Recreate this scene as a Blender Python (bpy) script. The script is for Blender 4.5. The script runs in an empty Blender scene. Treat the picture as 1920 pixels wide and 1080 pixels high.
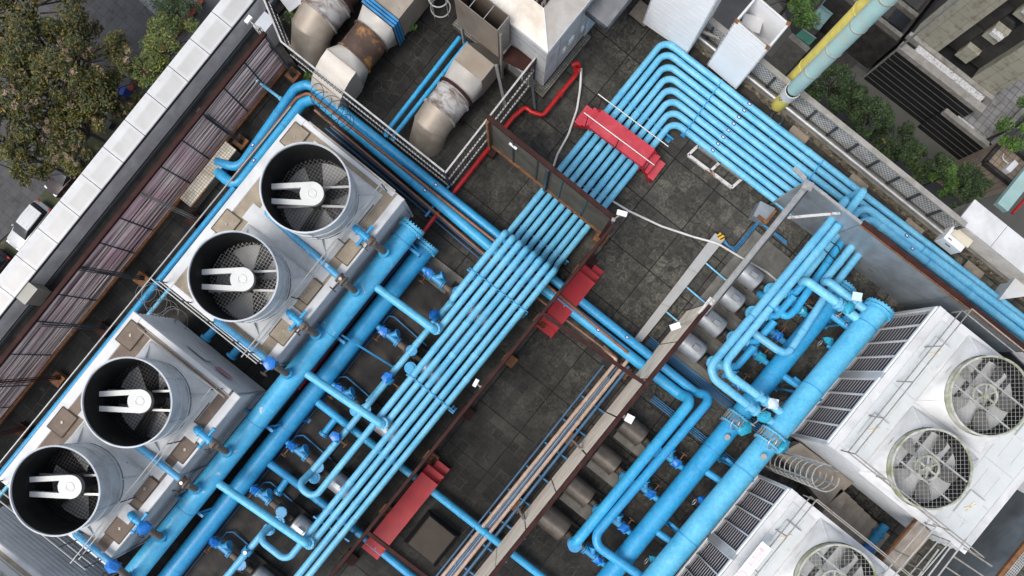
import bpy, bmesh, math, random
from mathutils import Vector, Matrix
random.seed(7)
PI = math.pi
R = math.radians
scene = bpy.context.scene
COL = scene.collection
# ---------------------------------------------------------------- camera frame
CAM_H, FPX, CX, CY, TURN = 27.5, 1333.0, 960.0, 690.0, R(38.8)
ct, st = math.cos(TURN), math.sin(TURN)

def W(px, py, z=0.0):
    """point of the place at height z that the straight-down photograph shows at px, py"""
    a = (px - CX) * (CAM_H - z) / FPX
    b = (CY - py) * (CAM_H - z) / FPX
    return Vector((a * ct - b * st, a * st + b * ct, z))

def D(ix, iy):
    """direction in the place of a direction in the photograph (iy downwards)"""
    v = Vector((ix * ct + iy * st, ix * st - iy * ct, 0))
    return v.normalized()

# ---------------------------------------------------------------- objects
ORG = {}

def setup(o, parent, org):
    COL.objects.link(o)
    if parent is not None:
        o.parent = parent
        o.location = org - ORG[parent.name]
    else:
        o.location = org
    ORG[o.name] = org.copy()

def tag(o, label=None, cat=None, group=None, kind=None):
    if label: o['label'] = label
    if cat: o['category'] = cat
    if group: o['group'] = group
    if kind: o['kind'] = kind
    return o

def thing(name, label, cat, loc=(0, 0, 0), group=None):
    o = bpy.data.objects.new(name, None)
    o.empty_display_size = .2
    setup(o, None, Vector(loc))
    return tag(o, label, cat, group)

def children(o):
    return [c for c in bpy.data.objects if c.parent is o]

def copy_tree(o, parent=None, delta=Vector((0, 0, 0)), kids=None):
    if kids is None:
        kids = {}
        for c in bpy.data.objects:
            if c.parent: kids.setdefault(c.parent.name, []).append(c)
    n = o.copy()
    COL.objects.link(n)
    n.parent = parent
    if parent is None: n.location = o.location + delta
    ORG[n.name] = ORG[o.name] + delta
    for ch in kids.get(o.name, []):
        copy_tree(ch, n, delta, kids)
    return n

# ---------------------------------------------------------------- mesh builder
def fillet(pts, bend, n=7):
    pts = [Vector(p) for p in pts]
    if len(pts) < 3 or not bend: return pts
    out = [pts[0]]
    for i in range(1, len(pts) - 1):
        a, p, b = pts[i - 1], pts[i], pts[i + 1]
        rb = bend[i] if isinstance(bend, (list, tuple)) else bend
        d1 = (p - a); d2 = (b - p)
        l1, l2 = d1.length, d2.length
        if l1 < 1e-6 or l2 < 1e-6 or rb <= 0:
            out.append(p); continue
        d1 /= l1; d2 /= l2
        cosphi = max(-1, min(1, d1.dot(d2)))
        phi = math.acos(cosphi)
        if phi < .04:
            out.append(p); continue
        t = min(rb * math.tan(phi / 2), l1 * .49, l2 * .49)
        p0, p1 = p - d1 * t, p + d2 * t
        w = math.cos(phi / 2)
        for k in range(n + 1):
            s = k / n
            c0, c1, c2 = (1 - s) ** 2, 2 * s * (1 - s) * w, s * s
            out.append((p0 * c0 + p * c1 + p1 * c2) / (c0 + c1 + c2))
    out.append(pts[-1])
    return out

def frame(d):
    d = d.normalized()
    u = Vector((0, 0, 1)) if abs(d.z) < .95 else Vector((1, 0, 0))
    x = d.cross(u).normalized()
    return x, x.cross(d).normalized()

class MB:
    def __init__(s):
        s.bm = bmesh.new(); s.sm = set()
    def face(s, vs, smooth=False):
        try:
            f = s.bm.faces.new(vs); f.smooth = smooth
            return f
        except ValueError:
            return None
    def poly(s, pts):
        s.face([s.bm.verts.new(p) for p in pts]); return s
    def prism(s, pts, z0, z1, top_shift=None):
        b = [s.bm.verts.new((p[0], p[1], z0)) for p in pts]
        if top_shift is None: top_shift = [(0, 0)] * len(pts)
        t = [s.bm.verts.new((p[0] + q[0], p[1] + q[1], z1)) for p, q in zip(pts, top_shift)]
        n = len(pts)
        s.face(t); s.face(b[::-1])
        for i in range(n): s.face([b[i], b[(i + 1) % n], t[(i + 1) % n], t[i]])
        return s
    def hexa(s, lo, hi):
        b = [s.bm.verts.new(p) for p in lo]; t = [s.bm.verts.new(p) for p in hi]
        n = len(b)
        s.face(t); s.face(b[::-1])
        for i in range(n): s.face([b[i], b[(i + 1) % n], t[(i + 1) % n], t[i]])
        return s
    def box(s, c, size, rz=0):
        c = Vector(c); hx, hy, hz = [q / 2 for q in size]
        cs, sn = math.cos(rz), math.sin(rz)
        f = lambda x, y, z: (c.x + x * cs - y * sn, c.y + x * sn + y * cs, c.z + z)
        return s.hexa([f(-hx, -hy, -hz), f(hx, -hy, -hz), f(hx, hy, -hz), f(-hx, hy, -hz)],
                      [f(-hx, -hy, hz), f(hx, -hy, hz), f(hx, hy, hz), f(-hx, hy, hz)])
    def bar(s, p, q, w, h):
        """rectangular bar, w sideways, h upright"""
        p, q = Vector(p), Vector(q)
        x, y = frame(q - p)
        x = x * (w / 2); y = y * (h / 2)
        return s.hexa([p - x - y, p + x - y, p + x + y, p - x + y], [q - x - y, q + x - y, q + x + y, q - x + y])
    def ring(s, c, x, y, r, seg):
        return [s.bm.verts.new(c + x * (r * math.cos(2 * PI * k / seg)) + y * (r * math.sin(2 * PI * k / seg))) for k in range(seg)]
    def cyl(s, p, q, r, seg=16, r2=None, caps=True):
        p, q = Vector(p), Vector(q)
        x, y = frame(q - p)
        a = s.ring(p, x, y, r, seg); b = s.ring(q, x, y, r if r2 is None else r2, seg)
        for k in range(seg): s.face([a[k], a[(k + 1) % seg], b[(k + 1) % seg], b[k]], True)
        if caps:
            s.face(a[::-1]); s.face(b)
        return s
    def tube(s, pts, r, bend=0, seg=14, caps=True, n=7):
        path = fillet(pts, bend, n)
        m = len(path)
        T = []
        for i in range(m):
            d = path[min(i + 1, m - 1)] - path[max(i - 1, 0)]
            if i and i < m - 1:
                d = (path[i + 1] - path[i]).normalized() + (path[i] - path[i - 1]).normalized()
            T.append(d.normalized())
        x, y = frame(T[0])
        prev = None; first = None
        for i in range(m):
            if i:
                x = (x - T[i] * x.dot(T[i])).normalized(); y = T[i].cross(x) * -1
                y = x.cross(T[i]).normalized()
            rr = r
            ring = s.ring(path[i], x, y, rr, seg)
            if prev:
                for k in range(seg): s.face([prev[k], prev[(k + 1) % seg], ring[(k + 1) % seg], ring[k]], True)
            else: first = ring
            prev = ring
        if caps:
            s.face(first[::-1]); s.face(prev)
        return s
    def lathe(s, c, prof, seg=32, axis=Vector((0, 0, 1)), closed=False, a0=0, a1=2 * PI):
        """prof: (radius, height) pairs"""
        c = Vector(c); x, y = frame(axis); ax = axis.normalized()
        rows = []
        full = abs(a1 - a0 - 2 * PI) < 1e-6
        m = seg if full else seg + 1
        for (r, h) in prof:
            rows.append([s.bm.verts.new(c + ax * h + x * (r * math.cos(a0 + (a1 - a0) * k / seg)) + y * (r * math.sin(a0 + (a1 - a0) * k / seg))) for k in range(m)])
        k2 = len(rows) if closed else len(rows) - 1
        for i in range(k2):
            a, b = rows[i], rows[(i + 1) % len(rows)]
            for k in range(seg):
                j = (k + 1) % m
                s.face([a[k], a[j], b[j], b[k]], True)
        return s
    def torus(s, c, axis, rad, r, seg=28, rs=8, a0=0, a1=2 * PI):
        prof = [(rad + r * math.cos(2 * PI * k / rs), r * math.sin(2 * PI * k / rs)) for k in range(rs)]
        return s.lathe(c, prof, seg, axis, True, a0, a1)
    def ball(s, c, r, sq=(1, 1, 1), sub=2, jit=0):
        res = bmesh.ops.create_icosphere(s.bm, subdivisions=sub, radius=1)
        for v in res['verts']:
            k = 1 + random.uniform(-jit, jit)
            v.co = Vector((v.co.x * r * sq[0] * k + c[0], v.co.y * r * sq[1] * k + c[1], v.co.z * r * sq[2] * k + c[2]))
        for f in {f for v in res['verts'] for f in v.link_faces}: f.smooth = jit < .03
        return s
    def bolts(s, c, axis, rad, n, r=.02, h=.03):
        c = Vector(c); x, y = frame(axis); ax = axis.normalized()
        for k in range(n):
            p = c + x * (rad * math.cos(2 * PI * k / n)) + y * (rad * math.sin(2 * PI * k / n))
            s.cyl(p - ax * h, p + ax * h, r, 6)
        return s
    def corr(s, p0, p1, z0, z1, n, depth, horizontal=True, out=None):
        """corrugated upright sheet between p0 and p1; ribs run level or upright"""
        p0, p1 = Vector(p0), Vector(p1)
        d = (p1 - p0); d.z = 0
        nrm = Vector(out) if out is not None else Vector((d.y, -d.x, 0))
        nrm.normalize()
        rows = []
        for i in range(n * 4 + 1):
            f = i / (n * 4)
            o = [0, 1, 1, 0][i % 4] * depth
            if horizontal:
                z = z0 + (z1 - z0) * f
                rows.append((Vector((p0.x, p0.y, z)) + nrm * o, Vector((p1.x, p1.y, z)) + nrm * o))
            else:
                q = p0 + d * f
                rows.append((Vector((q.x, q.y, z0)) + nrm * o, Vector((q.x, q.y, z1)) + nrm * o))
        vs = [(s.bm.verts.new(a), s.bm.verts.new(b)) for a, b in rows]
        for i in range(len(vs) - 1):
            s.face([vs[i][0], vs[i][1], vs[i + 1][1], vs[i + 1][0]])
        return s
    def build(s, name, mat, parent=None, origin=None):
        vs = s.bm.verts
        if origin is None:
            xs = [v.co.x for v in vs]; ys = [v.co.y for v in vs]; zs = [v.co.z for v in vs]
            org = Vector(((min(xs) + max(xs)) / 2, (min(ys) + max(ys)) / 2, min(zs)))
        else: org = Vector(origin)
        for v in vs: v.co -= org
        bmesh.ops.recalc_face_normals(s.bm, faces=s.bm.faces[:])
        me = bpy.data.meshes.new(name)
        s.bm.to_mesh(me); s.bm.free()
        me.materials.append(mat)
        me.set_sharp_from_angle(angle=R(38))
        o = bpy.data.objects.new(name, me)
        setup(o, parent, org)
        return o

def one(mb, name, mat, label, cat, group=None):
    return tag(mb.build(name, mat), label, cat, group)

def struct(mb, name, mat):
    return tag(mb.build(name, mat), kind='structure')

def px(z, *pts):
    return [W(p[0], p[1], z) for p in pts]

# ---------------------------------------------------------------- materials
def nodes(name):
    m = bpy.data.materials.new(name); m.use_nodes = True
    nt = m.node_tree
    return m, nt, nt.nodes['Principled BSDF']

def N(nt, t, **kw):
    n = nt.nodes.new(t)
    for k, v in kw.items():
        if k in n.inputs: n.inputs[k].default_value = v
        else: setattr(n, k, v)
    return n

def ramp(nt, src, stops):
    r = N(nt, 'ShaderNodeValToRGB')
    e = r.color_ramp.elements
    e[0].position, e[0].color = stops[0][0], (*stops[0][1], 1)
    e[1].position, e[1].color = stops[-1][0], (*stops[-1][1], 1)
    for p, c in stops[1:-1]:
        q = e.new(p); q.color = (*c, 1)
    nt.links.new(src, r.inputs[0])
    return r.outputs[0]

def mix(nt, fac, a, b, mode='MIX'):
    n = N(nt, 'ShaderNodeMix', data_type='RGBA', blend_type=mode)
    for v, i in ((fac, 0), (a, 6), (b, 7)):
        if isinstance(v, (int, float)): n.inputs[i].default_value = v
        elif isinstance(v, tuple): n.inputs[i].default_value = (*v, 1)
        else: nt.links.new(v, n.inputs[i])
    return n.outputs[2]

def noise(nt, scale, detail=4, rough=.6, vec=None, dist=0):
    n = N(nt, 'ShaderNodeTexNoise', Scale=scale, Detail=detail, Roughness=rough, Distortion=dist)
    if vec is None: vec = N(nt, 'ShaderNodeNewGeometry').outputs['Position']
    nt.links.new(vec, n.inputs['Vector'])
    return n.outputs['Fac']

def scaled(nt, sx, sy, sz, src=None):
    mp = N(nt, 'ShaderNodeMapping'); mp.inputs['Scale'].default_value = (sx, sy, sz)
    nt.links.new(src or N(nt, 'ShaderNodeNewGeometry').outputs['Position'], mp.inputs['Vector'])
    return mp.outputs[0]

def bump(nt, bs, h, strength=.3, dist=.02):
    b = N(nt, 'ShaderNodeBump', Strength=strength, Distance=dist)
    nt.links.new(h, b.inputs['Height']); nt.links.new(b.outputs[0], bs.inputs['Normal'])

def M(name, col, rough=.5, metal=0, var=.18, vs=2.5, dirt=None, da=.5, ds=1.2, dw=.12, stretch=None, dirt2=None, d2a=.6, d2s=3, bmp=0, bs_=30, fine=.08):
    """painted / metal / concrete surface: tone drift, stains with soft edges, fine grain"""
    m, nt, bs = nodes(name)
    vec = scaled(nt, *stretch) if stretch else None
    a = tuple(c * (1 - var) for c in col); b = tuple(min(1, c * (1 + var)) for c in col)
    c = ramp(nt, noise(nt, vs, 5, .6, vec), [(.3, a), (.7, b)])
    if dirt is not None:
        f = ramp(nt, noise(nt, ds, 8, .65, vec, .4), [(1 - da - dw, (0, 0, 0)), (1 - da + dw, (1, 1, 1))])
        c = mix(nt, f, c, dirt)
    if dirt2 is not None:
        f = ramp(nt, noise(nt, d2s, 8, .7, None, .6), [(d2a, (0, 0, 0)), (d2a + .06, (1, 1, 1))])
        c = mix(nt, f, c, dirt2)
    if fine:
        g = noise(nt, 45, 3, .7)
        c = mix(nt, 1.0, c, ramp(nt, g, [(.25, (1 - fine * 2,) * 3), (.75, (1 + fine,) * 3)]), 'MULTIPLY')
    nt.links.new(c, bs.inputs['Base Color'])
    r = N(nt, 'ShaderNodeMapRange'); r.inputs['To Min'].default_value = max(.05, rough - .12); r.inputs['To Max'].default_value = min(1, rough + .15)
    nt.links.new(noise(nt, vs * 2, 4), r.inputs['Value']); nt.links.new(r.outputs[0], bs.inputs['Roughness'])
    bs.inputs['Metallic'].default_value = metal
    if name in ('brown painted beam', 'brown hatch plate', 'dark concrete plinth', 'dark fan stack liner', 'grey corrugated panel'): bs.inputs['Specular IOR Level'].default_value = .15
    if bmp: bump(nt, bs, noise(nt, bs_, 5), bmp, .02)
    return m

def blue_paint(name, deep, pale, chip=.0, rough=.42, grime=.0, objvar=True):
    m, nt, bs = nodes(name)
    c = ramp(nt, noise(nt, 1.3, 6, .65), [(.3, deep), (.68, pale)])
    c = mix(nt, .35, c, ramp(nt, noise(nt, 9, 5, .7), [(.35, tuple(x * .75 for x in deep)), (.65, pale)]))
    if objvar:
        oi = N(nt, 'ShaderNodeObjectInfo')
        c = mix(nt, 1.0, c, ramp(nt, oi.outputs['Random'], [(0, (.86, .9, .93)), (1, (1.12, 1.08, 1.04))]), 'MULTIPLY')
    if chip:
        f = ramp(nt, noise(nt, 2.2, 9, .72, None, .8), [(1 - chip, (0, 0, 0)), (1 - chip + .025, (1, 1, 1))])
        c = mix(nt, f, c, (.55, .62, .66))
        f = ramp(nt, noise(nt, 3.1, 8, .7, scaled(nt, 1, 1, 2), 1.0), [(1 - chip * .9, (0, 0, 0)), (1 - chip * .9 + .02, (1, 1, 1))])
        c = mix(nt, f, c, (.5, .26, .18))
    if grime:
        f = ramp(nt, noise(nt, 4.5, 8, .7), [(.5, (0, 0, 0)), (.75, (1, 1, 1))])
        f2 = N(nt, 'ShaderNodeMath', operation='MULTIPLY'); nt.links.new(f, f2.inputs[0]); f2.inputs[1].default_value = grime
        c = mix(nt, f2.outputs[0], c, (.05, .09, .13))
    df = ramp(nt, noise(nt, 5.5, 9, .78, None, .5), [(.50, (0, 0, 0)), (.74, (.26, .26, .26))])
    c = mix(nt, df, c, (.36, .47, .54))          # chalked, dusty paint
    st = ramp(nt, noise(nt, 1.0, 6, .7, scaled(nt, 7, 7, 1)), [(.60, (0, 0, 0)), (.70, (.30, .30, .30))])
    c = mix(nt, st, c, (.03, .10, .17))           # run marks
    sp = ramp(nt, noise(nt, 22, 3, .5), [(.70, (0, 0, 0)), (.76, (.6, .6, .6))])
    c = mix(nt, sp, c, tuple(x * .45 for x in deep))
    nt.links.new(c, bs.inputs['Base Color'])
    bs.inputs['Roughness'].default_value = rough
    bump(nt, bs, noise(nt, 18, 4), .06, .01)
    return m

BLUE = blue_paint('sky blue pipe paint', (.075, .375, .60), (.205, .555, .765))
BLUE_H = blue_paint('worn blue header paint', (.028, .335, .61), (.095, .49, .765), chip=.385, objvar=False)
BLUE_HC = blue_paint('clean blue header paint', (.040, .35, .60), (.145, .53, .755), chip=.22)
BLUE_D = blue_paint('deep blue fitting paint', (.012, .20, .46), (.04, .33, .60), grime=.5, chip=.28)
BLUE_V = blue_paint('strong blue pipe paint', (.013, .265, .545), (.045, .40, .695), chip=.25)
BLUE_N = M('dark blue conduit', (.02, .075, .16), .5, 0, .3)
BLUE_NL = M('blue conduit', (.03, .2, .42), .5, 0, .3)
PLASTIC = M('blue plastic wrap', (.012, .17, .56), .3, 0, .35, 14)
PLASTIC_T = M('teal plastic wrap', (.03, .34, .50), .25, 0, .35, 14)
COPPER = M('copper brown pipe', (.22, .105, .06), .5, .2, .25, 6, dirt=(.10, .05, .03), da=.3)
SALMON = M('salmon pipe paint', (.46, .335, .26), .5, 0, .2, 5, dirt=(.3, .16, .1), da=.28)
RED = M('red walkway paint', (.43, .013, .020), .5, 0, .18, 2, dirt=(.30, .014, .02), da=.42, ds=1.5, dirt2=(.30, .10, .09), d2a=.66, d2s=5, bmp=.15, bs_=70)
REDPALE = M('faded red walkway paint', (.47, .035, .055), .55, 0, .15, 2, dirt=(.52, .085, .10), da=.4, dirt2=(.26, .05, .05), d2a=.66, d2s=4, bmp=.2, bs_=70)
REDPIPE = M('fire red pipe paint', (.42, .012, .012), .35, 0, .2, 3)
DARKRED = M('dark red pipe paint', (.22, .02, .02), .5, 0, .3, 3)
RUSTBEAM = M('brown painted beam', (.040, .017, .015), .8, 0, .3, 3, dirt=(.13, .048, .022), da=.26, ds=3)
RUST = M('rusty steel', (.15, .065, .03), .8, .1, .4, 7, dirt=(.25, .115, .035), da=.45, ds=5, dirt2=(.06, .03, .02), d2a=.58, bmp=.3)
RUSTW = M('rusting white frame paint', (.55, .55, .53), .6, 0, .1, 3, dirt=(.17, .055, .02), da=.42, ds=2.6, dw=.05)
DARKSTEEL = M('dark grey steel', (.05, .058, .065), .45, .3, .3, 4, dirt=(.12, .06, .03), da=.24, ds=3)
GALV = M('galvanised steel', (.42, .42, .41), .42, .55, .15, 5, dirt=(.25, .20, .16), da=.3)
GALV_D = M('weathered steel rail', (.30, .28, .25), .5, .4, .25, 6, dirt=(.16, .09, .05), da=.3)
DUCT = M('weathered duct steel', (.34, .30, .25), .48, .3, .2, 1.5, dirt=(.27, .21, .15), da=.42, ds=1.0, dw=.22, dirt2=(.13, .09, .06), d2a=.66, bmp=.05)
DUCT_L = M('bright duct steel', (.48, .455, .415), .45, .3, .12, 1.4, dirt=(.42, .37, .30), da=.36, ds=.9, dw=.25)
DUCT_R = M('scorched rusty duct', (.085, .05, .035), .6, .2, .4, 2, dirt=(.38, .19, .045), da=.42, ds=1.5, dw=.06, dirt2=(.5, .46, .4), d2a=.72, bmp=.2)
DUCT_W = M('flaking white duct paint', (.44, .43, .41), .5, .2, .12, 2, dirt=(.17, .12, .09), da=.47, ds=1.8, dw=.08, stretch=(1, 1.6, .6), bmp=.15)
WHITE = M('white painted steel', (.585, .59, .595), .45, 0, .07, 1.2, dirt=(.40, .40, .385), da=.36, ds=1.1, dw=.2, fine=.03)
WHITE_B = M('clean white cladding', (.74, .75, .765), .42, 0, .04, 1.2, dirt=(.66, .67, .68), da=.3, ds=1.3, dw=.25, fine=.02)
COPING = M('white metal coping', (.66, .66, .65), .4, 0, .06, 1.0, dirt=(.37, .35, .325), da=.52, ds=.9, dw=.3, fine=.03)
PALEGREY = M('pale grey tower cladding', (.46, .48, .50), .5, 0, .1, 1.8, dirt=(.36, .36, .34), da=.26, ds=1.4, dw=.15)
FRP = M('grey fibreglass fan stack', (.47, .50, .53), .5, 0, .1, 1.5, dirt=(.27, .275, .28), da=.40, ds=1.3, dw=.16, dirt2=(.10, .10, .10), d2a=.70, d2s=2.4)
FRPDECK = M('grimy white deck sheet', (.56, .57, .575), .5, 0, .08, 1.6, dirt=(.36, .345, .32), da=.42, ds=1.1, dw=.2, dirt2=(.10, .095, .085), d2a=.66, d2s=2.4)
TAN = M('tan grit deck', (.36, .30, .22), .85, 0, .2, 3, dirt=(.20, .16, .12), da=.4, ds=1.3, dw=.2, dirt2=(.09, .08, .07), d2a=.68, bmp=.3, bs_=60, fine=.25)
BROWNDECK = M('brown grit deck', (.20, .15, .115), .85, 0, .2, 3, dirt=(.13, .10, .08), da=.4, ds=1.3, dw=.2, bmp=.3, bs_=60, fine=.25)
def coping_mat():
    m, nt, bs = nodes('stained metal coping')
    tc = N(nt, 'ShaderNodeTexCoord'); sp = N(nt, 'ShaderNodeSeparateXYZ'); nt.links.new(tc.outputs['Generated'], sp.inputs[0])
    pos = N(nt, 'ShaderNodeNewGeometry').outputs['Position']
    # dried puddle dirt in the dished inner part of every panel
    fx = ramp(nt, sp.outputs[0], [(.30, (0, 0, 0)), (.42, (.9, .9, .9)), (.84, (.7, .7, .7)), (.98, (0, 0, 0))])
    fy = ramp(nt, sp.outputs[1], [(.01, (0, 0, 0)), (.14, (.9, .9, .9)), (.55, (.8, .8, .8)), (.88, (.8, .8, .8)), (.99, (0, 0, 0))])
    a = N(nt, 'ShaderNodeMath', operation='MULTIPLY'); nt.links.new(fx, a.inputs[0]); nt.links.new(fy, a.inputs[1])
    nz = ramp(nt, noise(nt, .9, 7, .65, pos, .4), [(.25, (.45, .45, .45)), (.7, (1, 1, 1))])
    b = N(nt, 'ShaderNodeMath', operation='MULTIPLY'); nt.links.new(a.outputs[0], b.inputs[0]); nt.links.new(nz, b.inputs[1])
    c = ramp(nt, noise(nt, 1.3, 6, .6, pos), [(.3, (.49, .49, .48)), (.7, (.58, .58, .575))])
    c = mix(nt, b.outputs[0], c, (.36, .35, .33))
    f = ramp(nt, noise(nt, 2.2, 9, .72, pos, .8), [(.60, (0, 0, 0)), (.72, (.5, .5, .5))])
    c = mix(nt, f, c, (.30, .29, .27))
    nt.links.new(c, bs.inputs['Base Color']); bs.inputs['Roughness'].default_value = .36; bs.inputs['Metallic'].default_value = .1
    return m
COPING = coping_mat()
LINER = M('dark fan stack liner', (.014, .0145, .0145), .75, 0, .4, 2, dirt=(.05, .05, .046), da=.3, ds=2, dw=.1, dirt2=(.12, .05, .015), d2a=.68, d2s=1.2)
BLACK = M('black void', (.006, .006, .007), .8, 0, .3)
BLADE = M('dull fan blade', (.05, .052, .054), .5, 0, .2, 4, dirt=(.07, .07, .07), da=.4, ds=4)
RAILW = M('weathered white rail', (.46, .45, .43), .55, 0, .15, 4, dirt=(.24, .21, .18), da=.36, ds=3)
BLADE_W = M('chalky white fan blade', (.33, .33, .315), .6, 0, .15, 5, dirt=(.22, .22, .19), da=.42, ds=5)
WIRE = M('grey guard wire', (.17, .17, .17), .5, .3, .2)
WIRE_L = M('pale guard wire', (.42, .42, .40), .5, .3, .2)
ARMW = M('white drive cover', (.64, .65, .63), .45, 0, .07, 3, dirt=(.45, .47, .40), da=.3, ds=3)
ALGAE = M('algae stained rim', (.46, .46, .42), .6, 0, .15, 4, dirt=(.16, .18, .05), da=.45, ds=2.6, dw=.15)
MOTOR = M('grey motor casing', (.36, .37, .38), .38, .45, .15, 3, dirt=(.22, .21, .2), da=.3)
MOTOR_B = M('brown motor hood', (.10, .082, .066), .36, .25, .25, 3, dirt=(.17, .14, .10), da=.35, ds=2)
CAST = M('rusty pump casting', (.06, .05, .042), .7, .2, .4, 8, dirt=(.22, .20, .17), da=.3, ds=6, bmp=.3)
BROWNPIPE = M('brown flexible joint', (.13, .10, .08), .7, 0, .3, 8)
CONC = M('weathered concrete', (.20, .19, .165), .9, 0, .22, 2, dirt=(.09, .085, .075), da=.5, ds=1.3, dw=.2, dirt2=(.34, .32, .28), d2a=.68, bmp=.3)
CONC_D = M('dark concrete plinth', (.036, .033, .031), .9, 0, .3, 2, dirt=(.085, .078, .068), da=.36, ds=1.2, dw=.2, bmp=.3)
MOSS = M('pale sill concrete', (.30, .285, .26), .9, 0, .15, 2, dirt=(.17, .16, .14), da=.4)
BRONZE = M('brown hatch plate', (.048, .038, .030), .5, 0, .12, 3, dirt=(.065, .053, .042), da=.4)
PADBROWN = M('brown tile plinth top', (.25, .21, .165), .75, 0, .14, 6, dirt=(.14, .12, .1), da=.4)
TRAY = M('grey cable tray lid', (.40, .40, .39), .5, .2, .08, 2, dirt=(.30, .29, .27), da=.3)
PANEL = M('grey corrugated panel', (.058, .058, .050), .75, 0, .2, 2, dirt=(.036, .033, .028), da=.4)
PANELBEIGE = M('beige louvre panel', (.72, .65, .55), .6, 0, .12, 3, dirt=(.50, .43, .35), da=.4, ds=2, stretch=(3, .4, 1))
WALLGREY = M('blue grey sheet wall', (.30, .34, .375), .42, .35, .16, 1.1, dirt=(.19, .215, .235), da=.42, ds=1.0, dw=.15, dirt2=(.42, .20, .05), d2a=.735, d2s=1.6)
YELLOW = M('yellow stack paint', (.62, .52, .12), .5, 0, .12, 2, dirt=(.45, .38, .10), da=.35)
TEAL = M('pale teal stack paint', (.34, .52, .50), .45, 0, .1, 1.5, dirt=(.40, .46, .42), da=.4)
PVC = M('white hose', (.60, .60, .58), .45, 0, .1)
BLACKWIRE = M('black wire', (.02, .018, .018), .5)
YELLOWTAG = M('yellow sticker', (.75, .42, .02), .5)
TAGWHITE = M('white plate', (.80, .81, .82), .4, 0, .04)
NAVY = M('navy sticker border', (.01, .03, .22), .5)
GLASSY = M('dark car glass', (.012, .013, .015), .08, 0, .2)
# ================================================================ world, sun, camera
w = bpy.data.worlds.new('World'); scene.world = w; w.use_nodes = True
wn = w.node_tree
sky = wn.nodes.new('ShaderNodeTexSky'); sky.sky_type = 'NISHITA'; sky.sun_disc = False
SUN_DIR_H = D(-.86, .50)
SUN_EL = R(57)
sky.sun_elevation = SUN_EL
sky.sun_rotation = math.atan2(SUN_DIR_H.x, SUN_DIR_H.y)
sky.air_density = 1.0; sky.dust_density = 2.5; sky.ozone_density = .6
bgn = wn.nodes['Background']
hs = wn.nodes.new('ShaderNodeHueSaturation'); hs.inputs['Saturation'].default_value = .5      # thin cloud greys the blue
wn.links.new(sky.outputs[0], hs.inputs['Color']); wn.links.new(hs.outputs[0], bgn.inputs[0]); bgn.inputs[1].default_value = .15
sl = bpy.data.lights.new('sun', 'SUN'); sl.energy = 1.1; sl.angle = R(28); sl.color = (1, .95, .88)
so = bpy.data.objects.new('sun', sl); COL.objects.link(so)
sd = Vector((SUN_DIR_H.x * math.cos(SUN_EL), SUN_DIR_H.y * math.cos(SUN_EL), math.sin(SUN_EL)))
so.rotation_euler = sd.to_track_quat('Z', 'Y').to_euler()
so.location = sd * 60
cd = bpy.data.cameras.new('camera'); co = bpy.data.objects.new('camera', cd); COL.objects.link(co)
cd.sensor_width = 36; cd.lens = 36 * FPX / 1920; cd.shift_y = (CY - 540) / 1920
cd.clip_start = .5; cd.clip_end = 2000
co.location = (0, 0, CAM_H); co.rotation_euler = (0, 0, TURN)
scene.camera = co
scene.view_settings.view_transform = 'Standard'; scene.view_settings.look = 'None'
scene.view_settings.exposure = 0.74; scene.view_settings.gamma = 1

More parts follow.
